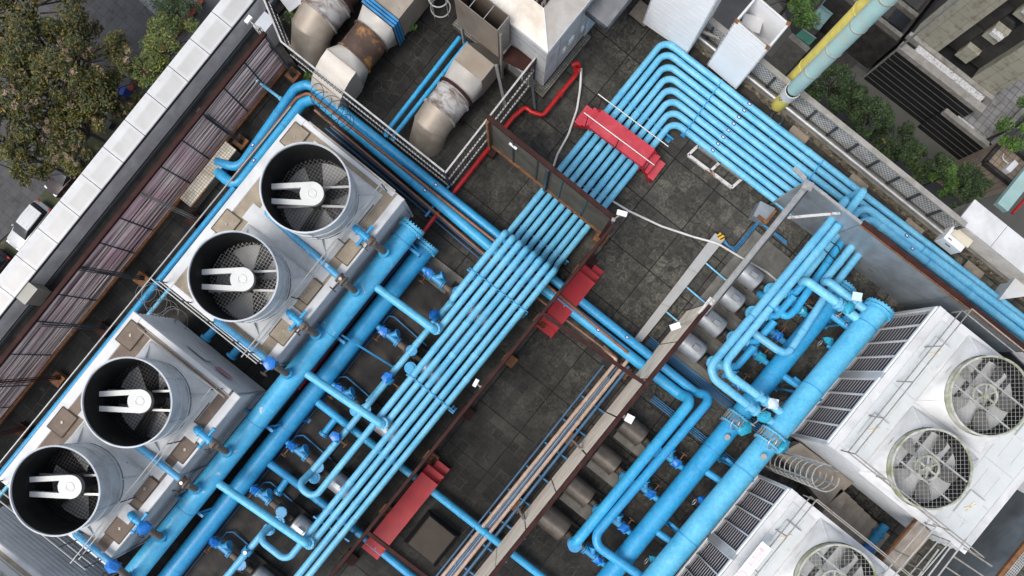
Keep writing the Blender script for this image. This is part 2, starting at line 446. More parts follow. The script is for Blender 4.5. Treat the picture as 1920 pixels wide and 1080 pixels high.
# ================================================================ floor of the roof
def floor_material():
    m, nt, bs = nodes('mouldy roof tiles')
    pos = N(nt, 'ShaderNodeNewGeometry').outputs['Position']
    ph = W(1035.4, 734)
    wob = N(nt, 'ShaderNodeTexNoise', Scale=1.4, Detail=3)
    nt.links.new(pos, wob.inputs['Vector'])
    wv = N(nt, 'ShaderNodeVectorMath', operation='MULTIPLY_ADD')
    nt.links.new(wob.outputs['Color'], wv.inputs[0]); wv.inputs[1].default_value = (.035, .035, 0); nt.links.new(pos, wv.inputs[2])
    def brick(wd, ht, mort, smooth, src, jx=0, jy=0):
        mp = N(nt, 'ShaderNodeMapping'); mp.inputs['Location'].default_value = (-ph.x + 400 * wd + jx, -ph.y + 400 * ht + jy, 0)
        nt.links.new(src, mp.inputs['Vector'])
        b = N(nt, 'ShaderNodeTexBrick', offset=0.0, squash=1.0)
        b.inputs['Scale'].default_value = 1; b.inputs['Brick Width'].default_value = wd; b.inputs['Row Height'].default_value = ht
        b.inputs['Mortar Size'].default_value = mort; b.inputs['Mortar Smooth'].default_value = smooth; b.inputs['Bias'].default_value = 0
        b.inputs['Color1'].default_value = (0, 0, 0, 1); b.inputs['Color2'].default_value = (1, 1, 1, 1); b.inputs['Mortar'].default_value = (.5, .5, .5, 1)
        nt.links.new(mp.outputs[0], b.inputs['Vector'])
        return b
    small = brick(1.95 / 5, 2.0 / 5, .013, .3, wv.outputs[0])
    big = brick(1.95, 2.0, .016, .1, pos)
    # soot, moss and bare patches
    base = ramp(nt, noise(nt, .34, 7, .62, pos, .3), [(.32, (.0055, .0056, .0054)), (.5, (.0155, .0154, .0145)), (.68, (.045, .0435, .039))])
    moss = ramp(nt, noise(nt, 4.2, 9, .78, pos, 1.6), [(.44, (0, 0, 0)), (.60, (1, 1, 1))])
    # older growth on the open walkways: a broad band from the bridge towards the right
    sep = N(nt, 'ShaderNodeSeparateXYZ'); nt.links.new(pos, sep.inputs[0])
    gy = N(nt, 'ShaderNodeMapRange'); gy.inputs['From Min'].default_value = -3.5; gy.inputs['From Max'].default_value = 6; gy.inputs['To Min'].default_value = .12; gy.inputs['To Max'].default_value = 1
    nt.links.new(sep.outputs[1], gy.inputs['Value'])
    gn = N(nt, 'ShaderNodeMapRange'); gn.inputs['From Min'].default_value = -20; gn.inputs['From Max'].default_value = 4
    nt.links.new(sep.outputs[0], gn.inputs['Value'])
    gxr = ramp(nt, gn.outputs[0], [(0, (.8, .8, .8)), (.13, (.7, .7, .7)), (.24, (.06, .06, .06)), (.42, (.15, .15, .15)), (.70, (.62, .62, .62)), (1, (1, 1, 1))])
    g = N(nt, 'ShaderNodeMath', operation='MULTIPLY'); nt.links.new(gxr, g.inputs[0])
    lc = ramp(nt, gn.outputs[0], [(.12, (.9, .9, .9)), (.24, (0, 0, 0))])      # the walkway by the slat screen is worn pale
    gm = N(nt, 'ShaderNodeMath', operation='MAXIMUM'); nt.links.new(gy.outputs[0], gm.inputs[0]); nt.links.new(lc, gm.inputs[1])
    nt.links.new(gm.outputs[0], g.inputs[1])
    patch = ramp(nt, noise(nt, .5, 5, .6, pos, .6), [(.36, (.15, .15, .15)), (.58, (1, 1, 1))])
    f = N(nt, 'ShaderNodeMath', operation='MULTIPLY'); nt.links.new(moss, f.inputs[0]); nt.links.new(g.outputs[0], f.inputs[1])
    f1 = N(nt, 'ShaderNodeMath', operation='MULTIPLY'); nt.links.new(f.outputs[0], f1.inputs[0]); nt.links.new(patch, f1.inputs[1])
    f2 = N(nt, 'ShaderNodeMath', operation='MULTIPLY'); nt.links.new(f1.outputs[0], f2.inputs[0]); f2.inputs[1].default_value = 1.0
    lift = mix(nt, g.outputs[0], base, mix(nt, 1.0, base, (.028, .027, .0235), 'ADD'))
    c = mix(nt, f2.outputs[0], lift, (.145, .138, .112))
    # tile to tile drift, pale broken tile lines, dark panel joints
    c = mix(nt, 1.0, c, ramp(nt, small.outputs['Color'], [(0, (.70, .70, .71)), (1, (1.22, 1.2, 1.17))]), 'MULTIPLY')
    br = ramp(nt, noise(nt, 1.1, 6, .7, pos), [(.46, (0, 0, 0)), (.66, (.55, .55, .55))])
    lf = N(nt, 'ShaderNodeMath', operation='MULTIPLY'); nt.links.new(br, lf.inputs[0]); nt.links.new(small.outputs['Fac'], lf.inputs[1])
    dk = N(nt, 'ShaderNodeMath', operation='MULTIPLY'); dk.inputs[1].default_value = .5; nt.links.new(small.outputs['Fac'], dk.inputs[0])
    c = mix(nt, dk.outputs[0], c, (.010, .010, .010))
    c = mix(nt, lf.outputs[0], c, (.12, .115, .105))
    vor = N(nt, 'ShaderNodeTexVoronoi', feature='DISTANCE_TO_EDGE', Scale=2.1); nt.links.new(wv.outputs[0], vor.inputs['Vector'])
    vr = ramp(nt, vor.outputs['Distance'], [(.0, (1, 1, 1)), (.022, (0, 0, 0))])
    vm = ramp(nt, noise(nt, .8, 4, .6, pos), [(.54, (0, 0, 0)), (.70, (.40, .40, .40))])
    vf = N(nt, 'ShaderNodeMath', operation='MULTIPLY'); nt.links.new(vr, vf.inputs[0]); nt.links.new(vm, vf.inputs[1])
    c = mix(nt, vf.outputs[0], c, (.14, .14, .13))
    c = mix(nt, big.outputs['Fac'], c, (.004, .004, .004))
    sp = ramp(nt, noise(nt, 14, 4, .6, pos), [(.70, (0, 0, 0)), (.76, (.5, .5, .5))])
    c = mix(nt, sp, c, (.11, .105, .095))
    nt.links.new(c, bs.inputs['Base Color'])
    rr = N(nt, 'ShaderNodeMapRange'); rr.inputs['To Min'].default_value = .55; rr.inputs['To Max'].default_value = .95
    nt.links.new(noise(nt, .8, 5, .6, pos), rr.inputs['Value']); nt.links.new(rr.outputs[0], bs.inputs['Roughness'])
    bs.inputs['Specular IOR Level'].default_value = .2
    hh = N(nt, 'ShaderNodeMath', operation='SUBTRACT'); hh.inputs[0].default_value = 1
    nt.links.new(small.outputs['Fac'], hh.inputs[1])
    b = N(nt, 'ShaderNodeBump', Strength=.5, Distance=.01); nt.links.new(hh.outputs[0], b.inputs['Height'])
    b2 = N(nt, 'ShaderNodeBump', Strength=.25, Distance=.01); nt.links.new(noise(nt, 25, 4, .6, pos), b2.inputs['Height']); nt.links.new(b.outputs[0], b2.inputs['Normal'])
    nt.links.new(b2.outputs[0], bs.inputs['Normal'])
    return m
FLOOR = floor_material()

XL_IN = W(243, 290, 1.35).x            # inner edge of the left coping
XL_OUT = W(270, 180, 1.35).x           # outer edge of the left coping
YR = W(1700, 398, .45).y + .05         # inner face of the right parapet
XF, YF = 30, -30
mb = MB().prism([(XL_OUT + .05, YF), (XF, YF), (XF, YR + .9), (XL_OUT + .05, YR + .9)], -.6, 0)
struct(mb, 'roof_floor', FLOOR)
# body of the tower block under the roof
FACADE = M('grey facade tile', (.30, .30, .29), .6, 0, .1)
mb = MB().prism([(XL_OUT + .1, YF + .1), (XF - .1, YF + .1), (XF - .1, YR + .85), (XL_OUT + .1, YR + .85)], -36, -.62)
o = one(mb, 'tower_block', FACADE, 'tall grey tower block that carries the rooftop plant and its tiled floor', 'building')

# ================================================================ left parapet
t = thing('parapet', 'long parapet with white metal coping along the street side at left', 'parapet', (XL_IN - .5, 0, 0))
y0, y1 = W(0, 577, 1.35).y - 7, W(500, 0, 1.35).y + 1.5
step = 1.275
ys = W(243 - 13, 290 + 14.5, 1.35).y
k0 = math.floor((y0 - ys) / step)
y = ys + k0 * step
while y < y1:
    a, b = y + .012, y + step - .012
    mb = MB()
    xm = XL_OUT + (XL_IN - XL_OUT) * .36
    lo = 1.20
    # folded sheet: flat outer flange, shallow ridge, gently dished inner panel
    prof = [(XL_OUT, 1.30), (XL_OUT, 1.37), (xm - .06, 1.383), (xm, 1.392), (xm + .06, 1.383), (XL_IN - .25, 1.36), (XL_IN - .02, 1.35), (XL_IN, 1.33), (XL_IN, lo), (XL_OUT + .1, lo)]
    A = [mb.bm.verts.new((p[0], a, p[1])) for p in prof]; B = [mb.bm.verts.new((p[0], b, p[1])) for p in prof]
    for i in range(len(prof)):
        j = (i + 1) % len(prof); mb.face([A[i], A[j], B[j], B[i]])
    mb.face(A); mb.face(B[::-1])
    for q in (.15, .5, .85):
        mb.cyl((XL_OUT + .09, a + (b - a) * q, 1.38), (XL_OUT + .09, a + (b - a) * q, 1.397), .014, 6)
    mb.build('coping_panel', COPING, t)
    y += step
CLAD = M('grey corrugated cladding', (.66, .65, .63), .55, .15, .15, 2, dirt=(.42, .41, .40), da=.36, ds=1.2, dw=.2)
mb = MB().corr((XL_IN - .03, y0, 0), (XL_IN - .03, y1, 0), .36, 1.2, 13, .035, True, (1, 0, 0))
mb.build('cladding', CLAD, t)
MB().box((XL_IN - .02, (y0 + y1) / 2, 1.26), (.05, y1 - y0, .13)).build('edge_trim', DARKSTEEL, t)
MB().box(((XL_IN + XL_OUT) / 2 - .05, (y0 + y1) / 2, .6), (abs(XL_IN - XL_OUT) - .2, y1 - y0, 1.19)).build('core', CONC_D, t)
MB().box((XL_IN + .16, (y0 + y1) / 2, .06), (.38, y1 - y0, .12)).build('gutter', CONC_D, t)
mb = MB().corr((XL_IN + .02, y0, 0), (XL_IN + .02, y1, 0), .125, .35, 3, .04, True, (1, 0, 0))
mb.build('gutter_upstand', DARKSTEEL, t)

# ================================================================ slatted screen along the left
SLAT = None
def slat_material():
    m, nt, bs = nodes('translucent grey slats')
    pos = N(nt, 'ShaderNodeNewGeometry').outputs['Position']
    sv = scaled(nt, 1, .10, 13, pos)
    c = ramp(nt, noise(nt, 1.0, 4, .7, sv), [(.38, (.07, .055, .05)), (.48, (.55, .465, .455)), (.57, (.95, .87, .85))])
    lil = ramp(nt, noise(nt, .45, 4, .5, pos), [(.46, (0, 0, 0)), (.62, (.55, .55, .55))])
    c = mix(nt, lil, c, mix(nt, 1.0, c, (.93, .70, .80), 'MULTIPLY'))
    nt.links.new(c, bs.inputs['Base Color']); bs.inputs['Roughness'].default_value = .35
    tr = N(nt, 'ShaderNodeBsdfTranslucent'); nt.links.new(c, tr.inputs['Color'])
    ms = N(nt, 'ShaderNodeMixShader'); ms.inputs[0].default_value = .6
    out = nt.nodes['Material Output']
    nt.links.new(bs.outputs[0], ms.inputs[1]); nt.links.new(tr.outputs[0], ms.inputs[2]); nt.links.new(ms.outputs[0], out.inputs[0])
    return m
SLAT = slat_material()
XS = (W(530, 117).x + W(217, 517).x + W(83, 710).x) / 3
HS = 2.45
t = thing('slat_screen', 'tall screen of grey and lilac translucent slats inside the left parapet', 'screen', (XS, 0, 0))
ya, yb = W(0, 800).y - 3.5, W(530, 117).y
brace_px = [(373, 207, 453, 267), (262, 362, 365, 410), (150, 503, 268, 522), (75, 608, 195, 615), (-40, 720, 112, 708), (-150, 850, 45, 803), (487, 55, 550, 142)]
marks = [W(p[0], p[1], HS).y for p in brace_px]
edges = sorted([m for m in marks if ya - 5 < m < yb] + [ya, yb])
edges2 = []
for a, b in zip(edges, edges[1:]):
    n = max(1, round((b - a) / 1.25))
    for k in range(n): edges2.append((a + (b - a) * k / n, a + (b - a) * (k + 1) / n))
for a, b in edges2:
    if b - a < .2: continue
    mb = MB()
    n = 34
    for k in range(n):
        z = .12 + (HS - .2) * k / n
        if random.random() < .06: continue
        tl = random.uniform(-.012, .012)
        mb.hexa([(XS - .008, a + .03, z), (XS + .012, a + .03, z), (XS + .012, b - .03, z + tl), (XS - .008, b - .03, z + tl)],
                [(XS - .012, a + .03, z + .044), (XS - .002, a + .03, z + .044), (XS - .002, b - .03, z + .044 + tl), (XS - .012, b - .03, z + .044 + tl)])
    mb.build('slat_panel', SLAT, t)
    MB().bar((XS - .03, b, .05), (XS - .03, b, HS), .05, .06).build('stile', DARKSTEEL, t)
MB().bar((XS - .03, ya, HS + .05), (XS - .03, yb + .1, HS + .05), .15, .13).build('top_beam', RUSTBEAM, t)
MB().bar((XS - .14, ya, HS - .2), (XS - .14, yb + .1, HS - .2), .07, .07).build('back_rail', RUSTBEAM, t)
MB().bar((XS + .05, ya, .07), (XS + .05, yb, .07), .13, .12).build('bottom_rail', RUST, t)
for i, p in enumerate(brace_px):
    a, b = W(p[0], p[1], HS), W(p[2], p[3], .25)
    mt = DARKSTEEL if i in (0, 2, 3, 6) else (GALV_D if i == 1 else RUSTBEAM)
    mb = MB().bar(a, b, .05, .17)
    d = (b - a).normalized(); x, y_ = frame(d)
    mb.bar(a + x * .07, b + x * .07, .022, .2).bar(a - x * .07, b - x * .07, .022, .2)
    mb.build('brace', mt, t)
    fb = W(p[2] + 3, p[3] + 3, 0)
    MB().box((fb.x, fb.y, .14), (.46, .46, .28)).build('foot_block', RUST if i % 2 == 0 else RUSTBEAM, t)

# long cream tiled planter box by the screen
def tile_mat(name, base, line, s, mort=.02, r=.5, var=.15):
    m, nt, bs = nodes(name)
    pos = N(nt, 'ShaderNodeNewGeometry').outputs['Position']
    b = N(nt, 'ShaderNodeTexBrick', offset=0.0)
    b.inputs['Scale'].default_value = 1; b.inputs['Brick Width'].default_value = s[0]; b.inputs['Row Height'].default_value = s[1]; b.inputs['Mortar Size'].default_value = mort
    b.inputs['Color1'].default_value = (*[c * (1 - var) for c in base], 1); b.inputs['Color2'].default_value = (*[c * (1 + var) for c in base], 1); b.inputs['Mortar'].default_value = (*line, 1)
    v = pos
    if len(s) > 2:      # upright faces: swap an axis
        sp = N(nt, 'ShaderNodeSeparateXYZ'); nt.links.new(pos, sp.inputs[0])
        cb = N(nt, 'ShaderNodeCombineXYZ'); nt.links.new(sp.outputs['XYZ'.index(s[2][0])], cb.inputs[0]); nt.links.new(sp.outputs['XYZ'.index(s[2][1])], cb.inputs[1])
        v = cb.outputs[0]
    nt.links.new(v, b.inputs['Vector'])
    dirt = ramp(nt, noise(nt, 1.6, 7, .65, pos), [(.5, (1, 1, 1)), (.75, (.45, .38, .3))])
    c = mix(nt, 1.0, b.outputs['Color'], dirt, 'MULTIPLY')
    nt.links.new(c, bs.inputs['Base Color']); bs.inputs['Roughness'].default_value = r
    return m
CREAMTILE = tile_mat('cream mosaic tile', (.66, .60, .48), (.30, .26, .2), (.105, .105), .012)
CREAMSIDE = tile_mat('shaded cream mosaic side', (.34, .31, .24), (.12, .10, .08), (.105, .105, 'YZ'), .012)  # same tile at a lower tone, shade put into the side colour
a, b_, c_, d_ = px(.55, (423, 266), (442, 281), (360, 389), (340, 378))
t = thing('tiled_box', 'long low box clad in cream mosaic tiles beside the slat screen', 'tiled box', ((a.x + c_.x) / 2, (a.y + c_.y) / 2, 0))
x0, x1, yy0, yy1 = a.x, b_.x, c_.y, a.y
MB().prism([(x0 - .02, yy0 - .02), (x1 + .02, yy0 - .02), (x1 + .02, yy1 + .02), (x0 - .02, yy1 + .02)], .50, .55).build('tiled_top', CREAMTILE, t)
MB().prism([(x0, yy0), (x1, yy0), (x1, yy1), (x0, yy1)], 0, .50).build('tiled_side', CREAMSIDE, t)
MB().bar((x1 + .04, yy0, .52), (x1 + .04, yy0 + .9, .52), .05, .08).build('rust_edge', RUST, t)

# ================================================================ right parapet
MOSAIC = M('ochre pebble mosaic', (.24, .20, .14), .7, 0, .5, 9, dirt=(.045, .04, .032), da=.5, ds=5, dw=.1, dirt2=(.72, .64, .48), d2a=.60, d2s=7, fine=.3, bmp=.4, bs_=40)
xw0, xw1 = W(1290, 40, .45).x, W(1756, 458, .45).x
t = thing('mesh_parapet', 'low mosaic parapet with grey rail and black mesh fence at right', 'parapet', ((xw0 + xw1) / 2, YR + .3, 0))
MB().corr((xw0, YR, 0), (xw1, YR, 0), .01, .42, 6, .012, True, (0, -1, 0)).build('mosaic_face', MOSAIC, t)
MB().box(((xw0 + xw1) / 2, YR + .32, .2), (xw1 - xw0, .6, .42)).build('kerb', CONC, t)
MB().box(((xw0 + xw1) / 2, YR - .22, .03), (xw1 - xw0 + 2, .36, .06)).build('gutter', CONC_D, t)
MB().tube([(xw0, YR + .12, .60), (xw1, YR + .12, .60)], .075, seg=12).build('grey_rail', GALV, t)
yf_ = YR + .34
zf0, zf1 = .46, 1.5
nseg = 13
for k in range(nseg):
    a = xw0 + (xw1 - xw0) * k / nseg; b = xw0 + (xw1 - xw0) * (k + 1) / nseg
    mb = MB()
    q = .17
    n = int((b - a + (zf1 - zf0)) / q)
    for i in range(n + 1):
        for sgn in (1, -1):
            s0 = i * q - (zf1 - zf0)
            u0, u1 = s0, s0 + (zf1 - zf0)
            za, zb = zf0, zf1
            if u0 < 0: za += -u0; u0 = 0
            if u1 > b - a: zb -= u1 - (b - a); u1 = b - a
            if zb - za < .05: continue
            pa, pb = (a + u0, b - u0)[sgn < 0], (a + u1, b - u1)[sgn < 0]
            mb.bar((pa, yf_, za), (pb, yf_, zb), .008, .008)
    for z in (zf0 + .04, zf1 - .04): mb.bar((a, yf_, z), (b, yf_, z), .025, .025)
    mb.build('mesh_panel', DARKSTEEL, t)
    MB().box((b, yf_ - .02, (zf0 + zf1) / 2), (.10, .05, zf1 - zf0)).build('post', DARKSTEEL, t)
MB().box(((xw0 + xw1) / 2, yf_ + .02, zf1 + .05), (xw1 - xw0, .2, .09)).build('top_rail', MOSS, t)
# pale backing sheet behind the mesh fence, weathered
BACKSHEET = M('pale weathered sheet', (.55, .55, .54), .7, 0, .2, 2, dirt=(.2, .2, .19), da=.4)
MB().box(((xw0 + xw1) / 2, yf_ + .06, (zf0 + zf1) / 2), (xw1 - xw0, .02, zf1 - zf0)).build('back_sheet', BACKSHEET, t)

# white clad continuation of the parapet
xa, xb = W(1803, 400, 1.2).x, W(1960, 520, 1.2).x + 3
t = thing('white_parapet', 'white metal capped parapet wall beyond the mesh fence at far right', 'parapet', ((xa + xb) / 2, YR + .5, 0))
ya_ = YR + .42
k = 0
x = xa
while x < xb:
    MB().prism([(x + .01, ya_), (min(x + 1.55, xb) - .01, ya_), (min(x + 1.55, xb) - .01, ya_ + 1.0), (x + .01, ya_ + 1.0)], 1.28, 1.36).build('coping_panel', WHITE, t)
    x += 1.55
MB().corr((xa + .02, ya_ + .05, 0), (xb, ya_ + .05, 0), .42, 1.27, 8, .05, True, (0, -1, 0)).build('cladding', M('pale corrugated cladding', (.36, .35, .33), .6, .1, .15, 2, dirt=(.22, .21, .18), da=.4), t)
MB().prism([(xa + .03, ya_ + .1), (xb, ya_ + .1), (xb, ya_ + .95), (xa + .03, ya_ + .95)], 0, 1.27).build('core', CONC, t)
MB().corr((xa - .6, ya_ - .12, 0), (xb, ya_ - .12, 0), .01, .40, 5, .012, True, (0, -1, 0)).build('mosaic_face', MOSAIC, t)
MB().box(((xa - .6 + xb) / 2, ya_ - .02, .2), (xb - xa + .6, .17, .40)).build('kerb', CONC, t)
# electrical cabinet on that wall
t = thing('electrical_cabinet', 'small white electrical cabinet with cream lid against the white parapet', 'cabinet', W(1800, 428, 0))
ex_ = W(1812, 426, .95).x
a0 = [(ex_ - .42, ya_ - .62), (ex_ + .42, ya_ - .62), (ex_ + .42, ya_ - .02), (ex_ - .42, ya_ - .02)]
MB().prism(a0, .35, .95).build('cabinet_body', WHITE_B, t)
MB().prism([(ex_ - .30, ya_ - .36), (ex_ + .50, ya_ - .36), (ex_ + .50, ya_ - .03), (ex_ - .30, ya_ - .03)], .955, 1.02).build('lid', M('cream lid', (.62, .57, .45), .5, 0, .1), t)
MB().box((ex_ - .05, ya_ - .628, .75), (.22, .012, .05)).box((ex_ - .2, ya_ - .5, .955), (.16, .03, .012)).build('vent_slot', BLACK, t)

# brown plinths along the right edge
for i, (cx_, cy_, lb) in enumerate([(1500, 250, 'brown square plinth nearest the yellow stack'), (1608, 344, 'second brown plinth on the right walkway, above the elevated pipe loop'),
                               (1710, 430, 'brown plinth on the right walkway, in front of the mesh fence end'), (1820, 513, 'brown plinth below the electrical cabinet'),
                               (1205, 25, 'brown plinth beside the tall white box at the top')]):
    p = W(cx_, cy_, .12)
    t = thing('plinth', lb, 'plinth', (p.x, p.y, 0), 'brown plinths along the roof edge')
    MB().box((p.x, p.y, .05), (.86, .74, .1)).build('base', CONC_D, t)
    MB().box((p.x, p.y, .125), (.80, .68, .05)).build('plinth_top', PADBROWN, t)
# ================================================================ the street below, left
GZ = -36.0
ASPH = M('asphalt', (.055, .055, .058), .9, 0, .2, .3, dirt=(.085, .085, .085), da=.4, ds=.4, dw=.2)
PAVE = tile_mat('grey paving', (.062, .061, .064), (.042, .042, .044), (.8, .8), .03, .85, .12)
PAVEL = tile_mat('pale paving', (.16, .17, .165), (.11, .11, .11), (.9, .9), .03, .85, .1)
SOIL = M('leafy soil strip', (.05, .045, .03), .95, 0, .4, .6, dirt=(.035, .05, .016), da=.5, ds=.35, dw=.15, dirt2=(.12, .09, .05), d2a=.6, d2s=2)
mb = MB().prism([(-300, -300), (300, -300), (300, 300), (-300, 300)], GZ - 1, GZ)
struct(mb, 'ground', ASPH)
def flat(name, mat, z, *pts):
    q = [W(p[0], p[1], z) for p in pts]
    return struct(MB().prism([(v.x, v.y) for v in q], z - .12, z), name, mat)
flat('pavement', PAVE, GZ + .14, (-260, 420), (-20, 470), (60, 395), (110, 330), (190, 235), (300, 110), (350, 40), (400, -40), (250, -120), (-260, -120))
flat('pale_pavement', PAVEL, GZ + .145, (214, -40), (330, 62), (350, 40), (400, -60), (300, -90))
flat('planting_strip', SOIL, GZ + .142, (-20, 480), (118, 318), (212, 200), (262, 215), (170, 330), (10, 520))
flat('grass_strip', M('dark grass', (.03, .055, .012), .95, 0, .4, .8, dirt=(.06, .05, .025), da=.4), GZ + .15, (275, 68), (318, -20), (352, -10), (300, 90))
flat('kerb', M('red painted kerb', (.25, .02, .02), .7, 0, .2), GZ + .26, (214, 196), (340, 40), (375, -6), (382, 2), (348, 47), (220, 203))

def leaf_mat(name, cols, seed=0):
    m, nt, bs = nodes(name)
    g = N(nt, 'ShaderNodeNewGeometry')
    c = ramp(nt, g.outputs['Random Per Island'], [(i / max(1, len(cols) - 1) * .98 + .01, q) for i, q in enumerate(cols)])
    c2 = mix(nt, 1.0, c, ramp(nt, noise(nt, .8, 3), [(.35, (.55, .55, .55)), (.65, (1.3, 1.3, 1.3))]), 'MULTIPLY')
    nt.links.new(c2, bs.inputs['Base Color']); bs.inputs['Roughness'].default_value = .6
    return m
LEAF_A = leaf_mat('autumn leaves', [(.012, .026, .002), (.025, .045, .003), (.048, .058, .004), (.085, .072, .004), (.17, .10, .004)])
LEAF_P = leaf_mat('pale pink seed heads', [(.15, .10, .06), (.21, .15, .10), (.11, .075, .045)])
LEAF_G = leaf_mat('fresh green leaves', [(.022, .045, .006), (.038, .072, .008), (.07, .10, .012), (.20, .17, .015)])
LEAF_D = leaf_mat('dark green leaves', [(.012, .028, .008), (.024, .050, .012), (.045, .080, .018), (.075, .11, .022)])
LEAF_L = leaf_mat('bright green leaves', [(.04, .09, .012), (.07, .15, .02), (.10, .19, .03)])
BARK = M('bark', (.05, .04, .032), .9, 0, .3)

def leaves(mb, c, rad, n, size, sq=1.0, flatn=.5, mi=0):
    for _ in range(n):
        u = Vector((random.gauss(0, 1), random.gauss(0, 1), random.gauss(0, 1))).normalized() * rad * random.random() ** .45
        p = Vector(c) + Vector((u.x, u.y, u.z * sq))
        nrm = Vector((random.gauss(0, flatn), random.gauss(0, flatn), 1)).normalized()
        x, y = frame(nrm); a = random.random() * 6.28
        s = size * random.uniform(.6, 1.35)
        ax = x * math.cos(a) + y * math.sin(a); ay = nrm.cross(ax)
        f = mb.face([mb.bm.verts.new(v) for v in (p - ax * s, p + ay * s * .42, p + ax * s, p - ay * s * .42)])
        if mi: f.material_index = mi

def tree(name, label, pxy, z_top, spread, hgt, mat, nclump, nleaf, size, extra=None, group=None, base=GZ, cat='tree', clump=(.22, .42)):
    zt = z_top
    c = W(pxy[0], pxy[1], zt - hgt * .5)
    t = thing(name, label, cat, (c.x, c.y, base), group)
    mb = MB(); limbs = MB(); ex = extra
    zb = base
    limbs.cyl((c.x, c.y, zb), (c.x, c.y, zt - hgt * .75), .05 * spread + .06, 8, .03 * spread + .04)
    for k in range(nclump):
        a = random.random() * 6.28; r = spread * math.sqrt(random.random())
        zz = zt - hgt * (.12 + .75 * (r / spread) ** 1.5 * random.uniform(.4, 1)) - random.random() * hgt * .25
        p = Vector((c.x + r * math.cos(a), c.y + r * math.sin(a), zz))
        rad = spread * random.uniform(*clump)
        leaves(mb, p, rad, int(nleaf * 1.5), size * .8, .6)
        mid = Vector((c.x + (p.x - c.x) * .35, c.y + (p.y - c.y) * .35, zt - hgt * .6))
        limbs.tube([(c.x, c.y, zt - hgt * .8), mid, p], .012 * spread + .015, .3, 6)
        if ex and random.random() < .5:
            for _ in range(3):
                a2 = random.random() * 6.28
                q = p + Vector((math.cos(a2) * rad * .7, math.sin(a2) * rad * .7, rad * .45))
                leaves(mb, q, rad * .26, 16, size * .75, .6, .5, 1)
    tr = limbs.build('trunk', BARK, t)
    cr = mb.build('crown', mat, t)
    if ex: cr.data.materials.append(extra)
    return t
tree('autumn_tree', 'large autumn tree with pale pink seed heads beside the pavement at upper left', (128, 118), -25, 4.3, 5, LEAF_A, 44, 130, .17, LEAF_P, clump=(.14, .26))
tree('autumn_tree', 'dark green and yellow tree at the top left edge of the photo', (34, 18), -24, 4.6, 6, LEAF_A, 58, 150, .17, clump=(.2, .34))
tree('autumn_tree', 'yellowing tree with seed heads at the left edge, below the dark corner tree', (14, 190), -24.5, 4.4, 6, LEAF_A, 50, 140, .17, LEAF_P, clump=(.16, .3))
tree('autumn_tree', 'tree with sparse seed heads above the parked dark car', (150, 240), -26, 3.4, 5, LEAF_A, 34, 120, .17, LEAF_P, clump=(.16, .3))
tree('autumn_tree', 'small olive tree beside the blue litter bin', (205, 172), -28, 2.2, 4, LEAF_A, 20, 120, .16, LEAF_P, clump=(.2, .34))
tree('autumn_tree', 'small round olive and orange tree at the left edge above the road sign', (38, 287), -27, 1.9, 3, LEAF_A, 18, 120, .16, clump=(.24, .4))
tree('leafy_tree', 'fresh green tree with yellow flowers close to the parapet', (318, 82), -25, 2.4, 5, LEAF_G, 28, 140, .13, clump=(.2, .34))
tree('leafy_tree', 'light green tree leaning against the white coping, lower of two', (285, 128), -26, 1.7, 4, LEAF_G, 20, 130, .13, clump=(.22, .38))
tree('shrub', 'dark green hedge clump by the grass strip at the top', (326, 18), -33, 1.7, 2, LEAF_D, 12, 110, .14, cat='shrub', clump=(.3, .5))

